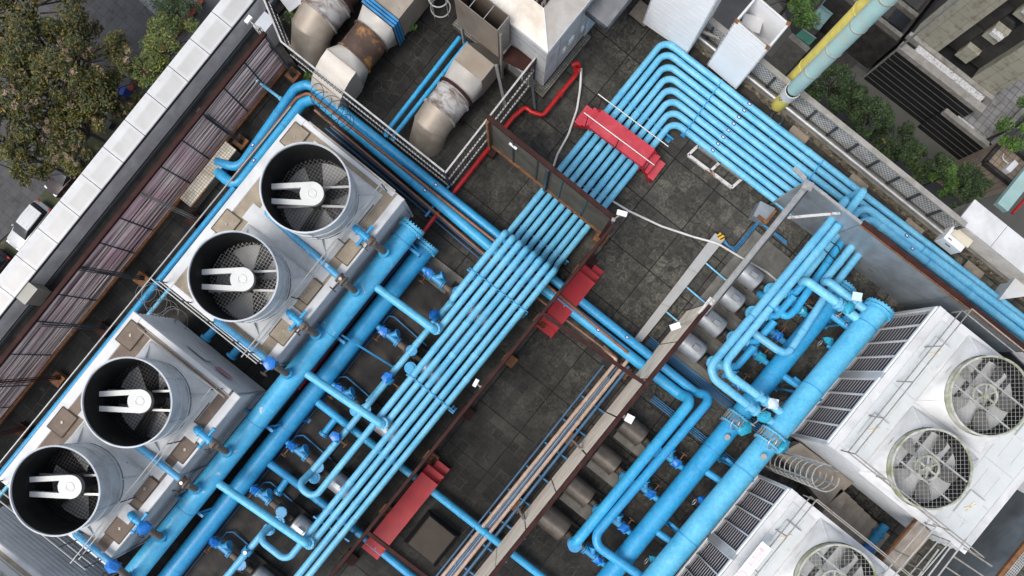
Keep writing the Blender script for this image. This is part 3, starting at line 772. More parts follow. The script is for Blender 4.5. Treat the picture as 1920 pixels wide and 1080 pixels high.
# ---------------------------------------------------------------- cars
def car(label, nose, tail, width, body, roofm, dark=False):
    n, tl = W(nose[0], nose[1], GZ + .8), W(tail[0], tail[1], GZ + .8)
    d = (n - tl); L = d.length; d.normalize(); s = Vector((-d.y, d.x, 0))
    c = (n + tl) / 2; hw = width / 2
    t = thing('parked_car', label, 'car', (c.x, c.y, GZ), 'cars parked along the street')
    f = lambda a, b, z: c + d * a + s * b + Vector((0, 0, z - (GZ + .8) + GZ))
    def loft(name, secs, m, par):
        mb = MB(); prev = None
        for (a, w_, z0, z1, tp) in secs:
            pts = [f(a, -w_, z0), f(a, w_, z0), f(a, w_ * tp, z1), f(a, w_ * tp * .5, z1 + .03), f(a, -w_ * tp * .5, z1 + .03), f(a, -w_ * tp, z1)]
            r = [mb.bm.verts.new(p) for p in pts]
            if prev:
                for i in range(6): mb.face([prev[i], prev[(i + 1) % 6], r[(i + 1) % 6], r[i]], True)
            else: mb.face(r)
            prev = r
        mb.face(prev[::-1])
        return mb.build(name, m, par)
    h = L / 2
    loft('body', [(-h, hw * .80, .35, .80, .85), (-h + .25, hw * .97, .25, 1.0, .9), (-h * .3, hw, .22, 1.0, .92), (h * .35, hw, .22, .98, .92), (h - .35, hw * .95, .25, .86, .88), (h, hw * .72, .38, .66, .8)], body, t)
    loft('windows', [(-h + .30, hw * .86, .95, 1.1, .9), (-h + .75, hw * .88, .95, 1.42, .84), (h * .12, hw * .88, .95, 1.42, .82), (h * .48, hw * .84, .93, 1.02, .9)], GLASSY, t)
    loft('roof_panel', [(-h + .62, hw * .74, 1.40, 1.47, .95), (-h * .2, hw * .76, 1.42, 1.50, .95), (h * .10, hw * .73, 1.40, 1.47, .95)], roofm, t)
    for sg in (-1, 1):
        for aa in (-h * .62, h * .62):
            wp = f(aa, sg * hw * .9, .32)
            MB().cyl(wp - s * .1, wp + s * .1, .32, 16).build('wheel', BLACK, t)
        MB().bar(f(h * .30, sg * hw * 1.02, .98), f(h * .36, sg * hw * 1.12, 1.02), .14, .12).build('mirror', body, t)
        MB().box(f(h - .16, sg * hw * .62, .72), (.22, .3, .1), math.atan2(d.y, d.x)).build('headlight', WHITE_B, t)
        MB().box(f(-h + .08, sg * hw * .72, .86), (.12, .26, .16), math.atan2(d.y, d.x)).build('tail_light', M('tail light', (.4, .01, .01), .2), t)
    for zz in (-.42, 0, .42):
        MB().bar(f(-h + .9, zz * hw * 1.1, 1.515), f(h * .05, zz * hw * 1.1, 1.515), .03, .02).build('roof_rib', roofm, t)
SILV = M('silver car paint', (.40, .41, .42), .3, .3, .03)
VANROOF = M('van roof', (.52, .53, .54), .4, 0, .04)
DARKC = M('dark maroon car paint', (.022, .011, .013), .2, .2, .1)
car('silver van parked on the street with white ribbed roof', (22, 462), (84, 384), 1.8, SILV, VANROOF)
car('dark maroon car parked behind the silver van under a tree', (92, 360), (160, 285), 1.75, DARKC, GLASSY)
car('dark car at the left edge showing only its tail behind the coping', (-50, 545), (8, 474), 1.75, DARKC, DARKC)
# bins and street sign
c = W(231, 172, GZ + .8)
t = thing('litter_bin', 'blue litter bin on the pavement near the parapet', 'bin', (c.x, c.y, GZ))
MB().box((c.x, c.y, GZ + .62), (.55, .75, 1.0), .3).build('bin_body', M('blue bin', (.015, .04, .22), .4), t)
MB().box((c.x, c.y, GZ + 1.16), (.62, .82, .08), .3).build('lid', M('blue lid', (.04, .08, .32), .4), t)
c = W(203, 233, GZ + .5)
t = thing('planter_box', 'small black box on the planting strip', 'box', (c.x, c.y, GZ))
MB().box((c.x, c.y, GZ + .45), (.7, .55, .6), .1).build('box_body', BLACK, t)
MB().box((c.x, c.y, GZ + .77), (.76, .6, .05), .1).build('box_lid', DARKSTEEL, t)
a, b = W(74, 338, GZ + .1), W(-6, 305, GZ + .1)
c = Vector((a.x, a.y, GZ))
top = W(-6, 306, GZ + 3.4)
t = thing('road_sign', 'street sign with small blue plate on a grey pole at far left', 'sign', c)
MB().cyl(c, (c.x, c.y, GZ + 5.2), .07, 10).build('pole', GALV_D, t)
arm = Vector((c.x, c.y, GZ + 5.1)); e = arm + D(-1, -.42) * 3.2
MB().tube([arm, e], .05).build('arm', GALV_D, t)
sp = arm + D(-1, -.42) * 1.3
q = MB().box((sp.x, sp.y, GZ + 5.12), (.75, .5, .06), 1.2).build('sign_plate', M('blue sign plate', (.06, .17, .40), .4), t)
mb = MB()
for dx in (-.2, .02, .2): mb.box((sp.x + dx, sp.y + .05 * dx, GZ + 5.155), (.1, .3, .004), 1.2)
mb.build('sign_mark', TAGWHITE, t)

# ================================================================ beyond the right parapet
ROADL = M('pale concrete lane', (.10, .097, .085), .9, 0, .15, .5)
flat('side_road', ROADL, GZ + .03, (1380, 60), (1560, 190), (1700, 300), (2000, 520), (2100, 460), (1790, 250), (1600, 120), (1440, -10))
flat('road_marking', M('yellow road paint', (.40, .32, .06), .8, 0, .2), GZ + .035, (1650, 262), (1790, 366), (1794, 362), (1654, 258))
flat('yard', M('dark yard', (.035, .034, .033), .95, 0, .5, .5, dirt=(.07, .065, .06), da=.4, ds=.8), GZ + .05, (1440, -60), (1500, 100), (1580, 150), (1760, -60), (1700, -160))
spots = [(1560, 158, 2.0, 'bushy dark green tree between the teal stack and the black podium', LEAF_D), (1598, 188, 1.6, 'dark green tree behind the mesh fence, second from the stack', LEAF_D), (1640, 222, 1.7, 'green tree behind the mesh fence, third from the stack', LEAF_D),
         (1685, 262, 1.6, 'dark blue green tree behind the mesh fence, fourth from the stack', LEAF_D), (1755, 312, 1.4, 'low tree on the lane near the podium corner', LEAF_D), (1778, 328, 1.2, 'bright green small tree behind the mesh fence end', LEAF_L), (1818, 348, 1.7, 'dark tree close to the white parapet corner', LEAF_D), (1712, 285, .8, 'thin sparse sapling over the pale lane', LEAF_D)]
for i, (x, y, s, lb, m_) in enumerate(spots):
    tree('street_tree', lb, (x, y), -27.5, s, 4, m_, int(12 + s * 9), 135, .14, None, 'trees in a row behind the mesh fence', clump=(.2, .38))
tree('street_tree', 'bright green tree cut off at the top edge above the open white box', (1490, -8), -26, 2.6, 4, LEAF_L, 20, 130, .15, clump=(.2, .36))
tree('shrub', 'small green shrub between open white box and yellow stack', (1484, 92), -33, 1.3, 2, LEAF_D, 10, 100, .14, None, cat='shrub', clump=(.25, .45))
tree('street_tree', 'green tree at the right edge beside the white tiled terrace', (1935, 222), -25, 2.0, 4, LEAF_L, 18, 120, .15, clump=(.2, .36))
# green-roofed sheds in the yard
for i, (pts, m_, lb) in enumerate([([(1505, 55), (1530, 72), (1517, 85), (1492, 66)], M('green shed roof', (.05, .19, .13), .6), 'green flat shed roof left of the yellow stack'),
                                ([(1525, 30), (1545, 45), (1536, 57), (1513, 45)], M('grey teal roof', (.16, .24, .23), .5), 'grey teal shed roof next to the green one'),
                                ([(1536, 15), (1558, 30), (1546, 44), (1524, 30)], M('light teal roof', (.20, .34, .34), .4), 'pale teal glassy shed roof, third in its row'),
                                ([(1552, -8), (1580, 8), (1560, 28), (1538, 14)], M('teal glass roof', (.14, .28, .29), .35), 'teal shed roof at the top edge, last in its row')]):
    q = [W(p[0], p[1], GZ + 3) for p in pts]; c = sum(q, Vector()) / 4
    t = thing('shed', lb, 'shed', (c.x, c.y, GZ), 'row of small sheds in the yard')
    MB().prism([(c.x + (v.x - c.x) * .96, c.y + (v.y - c.y) * .96) for v in q], GZ, GZ + 2.9).build('shed_wall', CONC, t)
    MB().prism([(v.x, v.y) for v in q], GZ + 2.9, GZ + 3.0).build('roof', m_, t)
    MB().bar(q[0] + Vector((0, 0, .02)), q[1] + Vector((0, 0, .02)), .08, .06).build('roof_edge', GALV, t)
q = [W(p[0], p[1], GZ + 5) for p in [(1486, 62), (1520, 90), (1512, 98), (1478, 70)]]
c = sum(q, Vector()) / 4
one(MB().prism([(v.x, v.y) for v in q], GZ, GZ + 5), 'yard_wall', CONC, 'pale concrete yard wall between green shed and yellow stack', 'wall')

JOINTM = M('grey joint strip', (.10, .10, .10), .5, .2)
# ---------------------------------------------------------------- neighbouring building, top right
def tile_up(name, base, line, s, r=.5): return tile_mat(name, base, line, s, .02, r, .08)
PODT = tile_mat('black podium tile', (.012, .012, .013), (.018, .018, .018), (1.2, .9, 'XZ'), .012, .55, .25)
STONE = tile_mat('pale facade stone', (.33, .32, .26), (.17, .165, .14), (1.15, 1.15, 'YZ'), .015, .6, .06)
STONE2 = tile_mat('pale facade stone front', (.33, .32, .26), (.17, .165, .14), (1.15, 1.15, 'XZ'), .015, .6, .06)
DARKT = tile_mat('dark facade tile', (.040, .038, .037), (.025, .024, .024), (.8, .8, 'XZ'), .01, .5, .2)
TERR = tile_mat('white terrace tile', (.27, .26, .25), (.12, .12, .12), (.6, .6), .03, .7, .08)
GRAVEL = M('white gravel', (.55, .55, .55), .9, 0, .3, 6, dirt=(.12, .12, .12), da=.40, ds=3.5, dw=.06)
def rot_basis(a_px, b_px, z):
    a, b = W(*a_px, z), W(*b_px, z)
    d = (b - a).normalized(); n = Vector((-d.y, d.x, 0))
    return a, d, n, (b - a).length
PZ = -29.9
a, d, n, L = rot_basis((1688, 89), (1830, 200), PZ)        # parapet edge of the podium, street side
L = W(1888, 258, PZ); L = (L - a).length
t = thing('podium_building', 'black tiled podium block with planter terrace across the lane at right', 'building', (a.x, a.y, GZ))
P = lambda u, v, z: a + d * u + n * v + Vector((0, 0, z - PZ))
Lp = (W(1835, 205, PZ) - a).length
MB().hexa([P(0, 0, GZ), P(Lp, 0, GZ), P(Lp, 14, GZ), P(0, 14, GZ)], [P(0, 0, PZ - .5), P(Lp, 0, PZ - .5), P(Lp, 14, PZ - .5), P(0, 14, PZ - .5)]).build('podium_wall', PODT, t)
for k in range(8):
    z = GZ + .7 + k * .72
    MB().bar(P(0, -.05, z), P(Lp * 1.0, -.05, z), .05, .045).build('facade_rail', JOINTM, t)
RAILZ = [GZ + .7 + k * .72 for k in range(5)]
MB().hexa([P(-.1, -.1, PZ - .5), P(Lp + .4, -.1, PZ - .5), P(Lp + .4, .55, PZ - .5), P(-.1, .55, PZ - .5)], [P(-.1, -.1, PZ), P(Lp + .4, -.1, PZ), P(Lp + .4, .55, PZ), P(-.1, .55, PZ)]).build('terrace_kerb', MOSS, t)
MB().hexa([P(1.1, .55, PZ - .5), P(Lp - .2, .55, PZ - .5), P(Lp - .2, 1.15, PZ - .5), P(1.1, 1.15, PZ - .5)], [P(1.1, .55, PZ - .1), P(Lp - .2, .55, PZ - .1), P(Lp - .2, 1.15, PZ - .1), P(1.1, 1.15, PZ - .1)]).build('gravel_bed', GRAVEL, t)
MB().hexa([P(-.1, 1.15, PZ - .5), P(Lp + .4, 1.15, PZ - .5), P(Lp + .4, 1.5, PZ - .5), P(-.1, 1.5, PZ - .5)], [P(-.1, 1.15, PZ + .1), P(Lp + .4, 1.15, PZ + .1), P(Lp + .4, 1.5, PZ + .1), P(-.1, 1.5, PZ + .1)]).build('terrace_kerb', MOSS, t)
# tower rising out of the podium
t2 = thing('office_tower', 'pale stone office tower with dark window bays rising from the black podium', 'building', (P(3, 4, PZ).x, P(3, 4, PZ).y, GZ))
ZT = -7
v0 = 1.55
def blk(name, u0, u1, va, vb, z0, z1, m_, par=t2):
    return MB().hexa([P(u0, va, z0), P(u1, va, z0), P(u1, vb, z0), P(u0, vb, z0)], [P(u0, va, z1), P(u1, va, z1), P(u1, vb, z1), P(u0, vb, z1)]).build(name, m_, par)
LT = Lp + .2
blk('dark_wall', .1, LT, v0 + 1.0, v0 + 9, PZ, ZT, DARKT)
blk('stone_pier', .1, 2.6, v0, v0 + 1.0, PZ, ZT, STONE2)
blk('stone_pier', LT - 2.2, LT, v0, v0 + 1.0, PZ, ZT, STONE2)
bay0, bay1 = 2.6 + 1.15, LT - 2.2 - 1.15
for k in range(7):
    z = PZ + .3 + k * 3.3
    blk('spandrel', bay0, bay1, v0 + .45, v0 + 1.0, z, z + 1.55, STONE2)
    if k: blk('planter', bay0 + .1, bay1 - .1, v0 + .1, v0 + .45, z + 1.0, z + 1.35, GRAVEL)
    blk('window_strip', bay0, bay1, v0 + .9, v0 + 1.02, z + 1.56, z + 3.28, GLASSY)
    blk('window_strip', 2.62, bay0 - .05, v0 + .9, v0 + 1.02, z + .2, z + 3.1, DARKT)
# left wing of the same tower: lower dark terraces with glazed roof
t3 = thing('glazed_annex', 'dark annex with tiled terraces and barred skylights left of the stone tower', 'building', (P(-4, 4, PZ).x, P(-4, 4, PZ).y, GZ))
blk('annex_wall', -7, -.2, .9, 12, GZ, PZ - 1.2, CONC_D, t3)
blk('terrace', -7, -.25, .9, 12, PZ - 1.19, PZ - 1.05, M('dark terrace tile', (.028, .027, .026), .7, 0, .3, 2), t3)
for k in range(4):
    blk('terrace_kerb', -6.8, -.4, 1.0 + k * 2.1, 1.35 + k * 2.1, PZ - 1.04, PZ - .5, MOSS if k == 3 else CONC, t3)
    if k < 3:
        for j in range(4):
            u = -6.4 + j * 1.5
            blk('skylight', u, u + 1.3, 1.7 + k * 2.1, 2.9 + k * 2.1, PZ - 1.04, PZ - .8, GLASSY if (k + j) % 2 else DARKT, t3)
# pale tiled terrace in front, right
a2 = [W(p[0], p[1], PZ - 2.4) for p in [(1766, 210), (1850, 277), (1925, 195), (1990, 120), (1905, 60), (1838, 150)]]
c = sum(a2, Vector()) / 6
t4 = thing('terrace_block', 'white tiled terrace with grey parapet below the stone tower at right', 'building', (c.x, c.y, GZ))
MB().prism([(p.x, p.y) for p in a2], PZ - 2.55, PZ - 2.4).build('terrace_slab', TERR, t4)
MB().prism([(p.x, p.y) for p in a2], GZ, PZ - 2.56).build('terrace_wall', PODT, t4)
for z in RAILZ:
    MB().bar(Vector((a2[0].x, a2[0].y, z)) - n * .04, Vector((a2[1].x, a2[1].y, z)) - n * .04, .05, .045).build('facade_rail', JOINTM, t4)
for i in (0, 1):
    p, q = a2[i], a2[i + 1]
    MB().bar(p + Vector((0, 0, .25)), q + Vector((0, 0, .25)), .4, .5).build('terrace_parapet', MOSS, t4)
p, q = W(1792, 222, PZ - 2.3), W(1822, 245, PZ - 2.3)
MB().bar(p, q, .5, .3).build('gravel_bed', GRAVEL, t4)
# small roof with an outdoor air conditioner
q = [W(p[0], p[1], -30) for p in [(1842, 306), (1880, 262), (1935, 312), (1900, 352)]]
c = sum(q, Vector()) / 4
t5 = thing('small_roof', 'small tan tiled roof with raised edge near the right edge', 'building', (c.x, c.y, GZ))
MB().prism([(p.x, p.y) for p in q], GZ, -30).build('roof_slab', tile_mat('tan roof tile', (.30, .24, .18), (.13, .1, .08), (.5, .5), .03, .8), t5)
for i in range(4):
    MB().bar(q[i] + Vector((0, 0, .2)), q[(i + 1) % 4] + Vector((0, 0, .2)), .3, .5).build('roof_kerb', CONC_D, t5)
c = W(1893, 314, -29.6)
t6 = thing('air_conditioner', 'white outdoor air conditioner on the small tan roof', 'air conditioner', (c.x, c.y, -30))
MB().box((c.x, c.y, -29.62), (.45, 1.0, .7), -.1).build('casing', WHITE_B, t6)
MB().tube([(c.x - .3, c.y + .1, -29.5), (c.x - .9, c.y + .2, -29.6), (c.x - 1.0, c.y + .7, -29.8)], .05, .2).build('hose', PVC, t6)
# blue grey bridge beam and reddish pipe at the right edge
p, q = W(1876, 390, -27), W(1960, 285, -27)
one(MB().bar(p, q, 1.0, .5), 'green_canopy', TEAL, 'narrow pale green canopy roof at the right edge below the small roof', 'canopy')
p, q = W(1898, 400, -30), W(1980, 310, -30)
one(MB().tube([p, q], .12), 'red_pipe', REDPIPE, 'thin red pipe beside the pale green canopy at the right edge', 'pipe')
# lamp post arm across the lane
p, q = W(1622, 142, -30), W(1772, -10, -20)
t = thing('lamp_post', 'slim grey lamp post leaning across the podium beside the teal stack', 'lamp post', W(1618, 146, GZ))
b0 = W(1620, 147, GZ + 2); 
MB().tube([W(1618, 146, GZ), W(1618, 146, GZ) + Vector((0, 0, 22))], .09, 0, 10).build('pole', GALV, t)
MB().box(W(1618, 146, GZ) + Vector((0, 0, 22.1)), (.3, .8, .15), .4).build('lamp_head', WHITE_B, t)
# ================================================================ pipes
def lens(path):
    L = [0]
    for a, b in zip(path, path[1:]): L.append(L[-1] + (b - a).length)
    return L
def at(path, f):
    L = lens(path); s = f * L[-1] if f <= 1 else f
    for i in range(len(path) - 1):
        if L[i + 1] >= s:
            t = (s - L[i]) / max(1e-9, L[i + 1] - L[i])
            return path[i].lerp(path[i + 1], t), (path[i + 1] - path[i]).normalized()
    return path[-1], (path[-1] - path[-2]).normalized()

def sticker(par, p, d, r):
    """small marker plate lying on top of a pipe"""
    a = math.atan2(d.y, d.x)
    s = MB().box((p.x, p.y, p.z + r + .004), (.15, .10, .012), a).build('sticker', NAVY, par)
    MB().box((p.x, p.y, p.z + r + .0125), (.085, .05, .008), a).build('sticker_face', TAGWHITE, s)

def pipe(label, pts, r, bend, mat, group=None, name='blue_pipe', cat='pipe', coup=(), flange=(), stick=(), seg=14, world=False, clamp=()):
    path = [Vector(p) for p in pts] if world else [W(*p) for p in pts]
    o = one(MB().tube(path, r, bend, seg), name, mat, label, cat, group)
    fp = fillet(path, bend)
    for f in coup:
        p, d = at(fp, f)
        MB().cyl(p - d * .09, p + d * .09, r * 1.05 + .004, seg).build('coupling', mat, o)
    for f in clamp:
        p, d = at(fp, f)
        MB().cyl(p - d * .02, p + d * .02, r * 1.06 + .006, seg).build('clamp', BLUE_D, o)
    for f in flange:
        p, d = at(fp, f)
        fl = MB().cyl(p - d * .045, p - d * .005, r * 1.42, 20).cyl(p + d * .005, p + d * .045, r * 1.42, 20).bolts(p, d, r * 1.22, 10, .016, .07).build('flange', mat, o)
    for f in stick:
        p, d = at(fp, f)
        sticker(o, p, d, r)
    return o

ORD = ['first', 'second', 'third', 'fourth', 'fifth', 'sixth', 'seventh', 'eighth']
ZL, ZE = .42, 1.66
SP = .318
C1 = W(1245, 75, ZL)
C8 = W(1258, 228, ZL)
SP = ((C8.x - C1.x) - (C8.y - C1.y)) / 14
F1 = W(1920, 597, ZL); DV = (F1 - C1); LV = DV.length; DV.normalize()
XE = [0] * 8
e1 = (W(950, 435, ZE).x + W(848, 558, ZE).x) / 2
e8 = (W(873, 720, ZE).x + W(640, 1007, ZE).x + W(1038, 502, ZE).x) / 3
for i in range(8): XE[i] = e1 + (e8 - e1) * i / 7
YA = [W(950 + 88 * i / 7, 435 + 67 * i / 7, ZE).y for i in range(8)]     # upper ends of the raised stretch
RP = .125
GRP8 = 'bundle of eight parallel blue pipes'
WY_PLANE = (W(1437, 392, 0).y + W(1670, 580, 0).y) / 2
YEND = W(600, 1180, ZE).y
YD = [W(848, 558, ZE).y, None, W(602, 930 - 20, ZE).y, None, None, None, None, None]
ELB = {1: W(815, 622, 0), 3: W(717, 797, 0), 5: W(578, 1018, 0)}
xlow0 = (W(1053, 320, ZL).x + W(1140, 207, ZL).x) / 2
for i in range(8):
    Ci = C1 + Vector((i * SP, -i * SP, 0))
    if i == 0: end = Ci + DV * (LV * 1.12)
    elif i == 1: end = Ci + DV * (LV * 1.12)
    elif i == 2: end = Ci + DV * (LV * 1.12)
    else: end = Vector((W(1535 - i * 9, 420, ZL).x, Ci.y + DV.y * (W(1535 - i * 9, 420, ZL).x - Ci.x), ZL))
    xr = Ci.x
    yr = YA[i] - .02
    pts = [end, Ci, Vector((xr, yr + .42, ZL)), Vector((XE[i], yr, ZL)), Vector((XE[i], yr, ZE))]
    bends = [0, .42, .12, .14, .15]
    # raised stretch
    if i == 0:
        q = YD[0]
        tail = [Vector((XE[0], q, ZE)), Vector((XE[0], q - .12, .95)), Vector((W(815, 600, .9).x, W(815, 600, .9).y, .92))]
        tb = [.2, .2, 0]
    elif i in ELB:
        e = ELB[i]; ey = W(*{1: (815, 622), 3: (717, 797), 5: (578, 1018)}[i], ZE).y
        tail = [Vector((XE[i], ey + .18, ZE))]; tb = [0]
    elif i == 2:
        a, b = W(598, 925, ZE), W(568, 906, ZE)
        tail = [Vector((XE[2], W(610, 912, ZE).y, ZE)), W(566, 908, ZE), W(577, 893, ZE), W(577, 893, ZE) + Vector((0, .4, -.5))]
        tail = [Vector((XE[2], W(590, 930, ZE).y - .1, ZE)), Vector((W(562, 905, ZE).x, W(590, 930, ZE).y - .1, ZE)), Vector((W(562, 905, ZE).x, W(575, 890, ZE).y, 1.05))]
        tb = [.34, .34, 0]
    elif i == 4:
        yb = W(540, 1048, ZE).y - .1
        tail = [Vector((XE[4], yb, ZE)), Vector((W(488, 1005, ZE).x, yb, ZE)), Vector((W(488, 1005, ZE).x, W(500, 990, ZE).y, 1.05))]
        tb = [.34, .34, 0]
    else:
        tail = [Vector((XE[i], YEND, ZE))]; tb = [0]
    pts += tail; bends += tb
    path = pts
    path = [Vector((v.x + random.uniform(-.012, .012), v.y + random.uniform(-.012, .012), v.z + random.uniform(-.003, .003))) for v in path]
    Lt = lens(fillet(path, bends))
    st_y = [.33]
    o = pipe('%s of the eight parallel blue pipes, counted from the outer side of the bend' % ORD[i], path, RP, bends, BLUE, GRP8, world=True, coup=[.12 + .013 * (i % 3), .36 + .01 * (i % 2), .55, .63 + .02 * (i % 3), .78 + .013 * i])
    # marker plates on the stretch below the white boxes
    p = Ci + DV * (W(1395 - 9.5 * i + 2, 205 + 12 * i, ZL) - Ci).dot(DV)
    sticker(o, p, DV, RP)

# pipe clamps and carrying racks of the bundle
def rack(label, a, b, z, posts=True, w_=.06, drop=0.0, m_=BLUE_D):
    p, q = W(a[0], a[1], z), W(b[0], b[1], z)
    p.z = q.z = z
    t = thing('pipe_rack', label, 'pipe rack', ((p.x + q.x) / 2, (p.y + q.y) / 2, 0), 'steel racks under the pipe bundle')
    MB().bar(p, q, w_, .08).build('cross_beam', m_, t)
    for f in (.06, .94) if posts else ():
        c = p.lerp(q, f)
        MB().bar((c.x, c.y, 0), (c.x, c.y, z - .04), .06, .06).build('post', m_, t)
        MB().box((c.x, c.y, .015), (.2, .2, .03)).build('foot_plate', m_, t)
    return t
rack('blue rack under the pipe bundle just after the bend, below the open white box', (1354, 150), (1281, 254), .30)
rack('blue rack under the bundle beside the rusty frame on the floor', (1462, 232), (1390, 332), .30)
rack('blue rack under the bundle beside the corner of the blue grey wall', (1542, 300), (1500, 356), .30)
rack('blue rack under the bundle uphill of the red bridge', (1160, 178), (1262, 262), .30)
rack('blue rack under the bundle between grey panel and red bridge', (1040, 330), (1150, 420), .30)
rack('blue rack under the bundle just before the pipes rise', (975, 424), (1066, 492), .30)
rack('tall blue rack under the raised pipes, nearest their upper ends', (876, 505), (988, 590), 1.44)
rack('tall blue rack under the raised pipes at mid length', (762, 702), (850, 775), 1.44)
rack('tall blue rack under the raised pipes at the bottom of the photo', (588, 968), (655, 1015), 1.44)
for i, (a, b, lb) in enumerate([((1352, 154), (1280, 255), 'row of blue straps over the bundle near the white boxes'), ((1544, 300), (1505, 352), 'row of blue straps over the bundle near the wall corner'), ((880, 502), (990, 586), 'strap row over raised pipes, upper one'), ((764, 700), (852, 772), 'strap row over raised pipes, lower one')]):
    z = (ZL if i < 2 else ZE)
    p, q = W(a[0], a[1], z + RP), W(b[0], b[1], z + RP)
    one(MB().bar(p + Vector((0, 0, .012)), q + Vector((0, 0, .012)), .03, .02), 'pipe_strap', BLUE_D, lb, 'strap', 'straps over the pipe bundle')

# ---------------------------------------------------------------- big headers, left
def header(label, end_px, far_px, z, r, mat, seams=(), flange=True, name='header_pipe', valves=()):
    a, b = W(end_px[0], end_px[1], z), W(far_px[0], far_px[1], z)
    o = one(MB().cyl(a, b, r, 36), name, mat, label, 'pipe', 'large blue header pipes')
    d = (b - a).normalized()
    f = MB().cyl(a - d * .10, a + d * .0, r * 1.28, 40).cyl(a + d * .03, a + d * .11, r * 1.28, 40)
    f.bolts(a, d, r * 1.17, 22, .028, .15)
    f.build('end_flange', BLUE_HC, o)
    for s in seams:
        p = W(s[0], s[1], z); p = a + d * (p - a).dot(d)
        MB().cyl(p - d * .02, p + d * .02, r * 1.012, 36).build('strap', BLUE_D, o)
    return o, a, d
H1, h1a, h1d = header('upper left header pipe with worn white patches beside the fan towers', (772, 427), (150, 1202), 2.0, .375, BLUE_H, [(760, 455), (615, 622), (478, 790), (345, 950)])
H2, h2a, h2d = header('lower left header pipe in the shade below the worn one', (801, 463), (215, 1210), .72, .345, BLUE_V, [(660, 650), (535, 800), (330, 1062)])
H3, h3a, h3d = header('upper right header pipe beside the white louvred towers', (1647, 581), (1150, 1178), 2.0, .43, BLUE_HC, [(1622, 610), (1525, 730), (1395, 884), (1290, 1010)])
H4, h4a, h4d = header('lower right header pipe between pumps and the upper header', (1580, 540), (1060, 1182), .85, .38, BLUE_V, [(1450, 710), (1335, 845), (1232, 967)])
# saddles under the headers
def saddle(label, c_px, d, r, z, w_=1.3):
    c = W(c_px[0], c_px[1], z)
    n = Vector((-d.y, d.x, 0))
    t = thing('pipe_support', label, 'pipe support', (c.x, c.y, 0), 'blue supports of the headers')
    MB().bar(c - n * w_ * .5 + Vector((0, 0, -r - .06)), c + n * w_ * .5 + Vector((0, 0, -r - .06)), .1, .1).build('cross_beam', BLUE_D, t)
    for s in (-.42, .42):
        p = c + n * w_ * s
        MB().bar((p.x, p.y, 0), (p.x, p.y, z - r - .11), .08, .08).build('post', BLUE_D, t)
        MB().box((p.x, p.y, .02), (.24, .24, .04)).build('foot_plate', BLUE_D, t)
for i, (p, lb) in enumerate([((757, 455), 'nearest the flanged upper end'), ((615, 622), 'second from the flanged end'), ((478, 790), 'third from the flanged end'), ((345, 952), 'lowest in the photo')]):
    saddle('blue support under the worn upper left header, ' + lb, p, h1d, .375, 2.0)
for i, (p, lb) in enumerate([((1622, 612), 'nearest the flanged end'), ((1525, 730), 'second from the flanged end'), ((1395, 885), 'beside the caged ladder'), ((1290, 1010), 'lowest in the photo')]):
    saddle('blue support under the upper right header, ' + lb, p, h3d, .43, 2.0)
# slanted stays reaching from the supports to the floor
for i, (a, b, lb) in enumerate([((770, 455, 1.5), (806, 495, .05), 'from the flanged end of the worn header'), ((640, 628, 1.6), (740, 690, .15), 'crossing to the pump pipes'), ((505, 800, 1.5), (578, 788, .1), 'beside the round gauge'), ((372, 962, 1.5), (440, 938, .1), 'near the bottom edge'),
                            ((1493, 735, 1.6), (1455, 728, .1), 'left of the right header'), ((1378, 878, 1.6), (1349, 862, .1), 'left of the right header by the ladder'), ((1275, 1004, 1.6), (1252, 982, .1), 'left of the right header at the bottom'), ((1600, 606, 1.7), (1548, 612, .2), 'left of the right header below its flange')]):
    one(MB().bar(W(*a), W(*b), .07, .05).box(W(*b), (.18, .18, .05)), 'stay', BLUE_D, 'blue flat stay of a header support, ' + lb, 'stay')

# cross pipes from the worn header down to the bundle
GX = 'cross pipes from the worn header'
for i, (a, b, lb, ii) in enumerate([((697, 532), (812, 617), 'uppermost', 1), ((567, 695), (714, 795), 'middle', 3), ((402, 901), (575, 1020), 'lowest', 5)]):
    p = W(a[0], a[1], 2.0); q = W(b[0], b[1], 2.0)
    ex = Vector((XE[ii], W(b[0], b[1], ZE).y + .18, ZE))
    o = pipe('%s blue cross pipe from the worn header to the raised bundle' % lb, [p, q, Vector((q.x + .02, q.y, 1.85)), ], .15, .1, BLUE_HC, GX, world=True, name='cross_pipe')
    m0 = q + Vector((0, 0, -.02))
    MB().tube([q, m0.lerp(ex, .5), ex], .145, .12).build('elbow', BLUE, o)
    dd = (ex - q).normalized()
    MB().cyl(q + dd * .12, q + dd * .16, .22, 20).cyl(q + dd * .18, q + dd * .22, .22, 20).bolts(q + dd * .17, dd, .19, 10, .015, .08).build('flange', BLUE, o)

BLUE_M = M('grey blue pipe', (.055, .13, .23), .5, 0, .25)
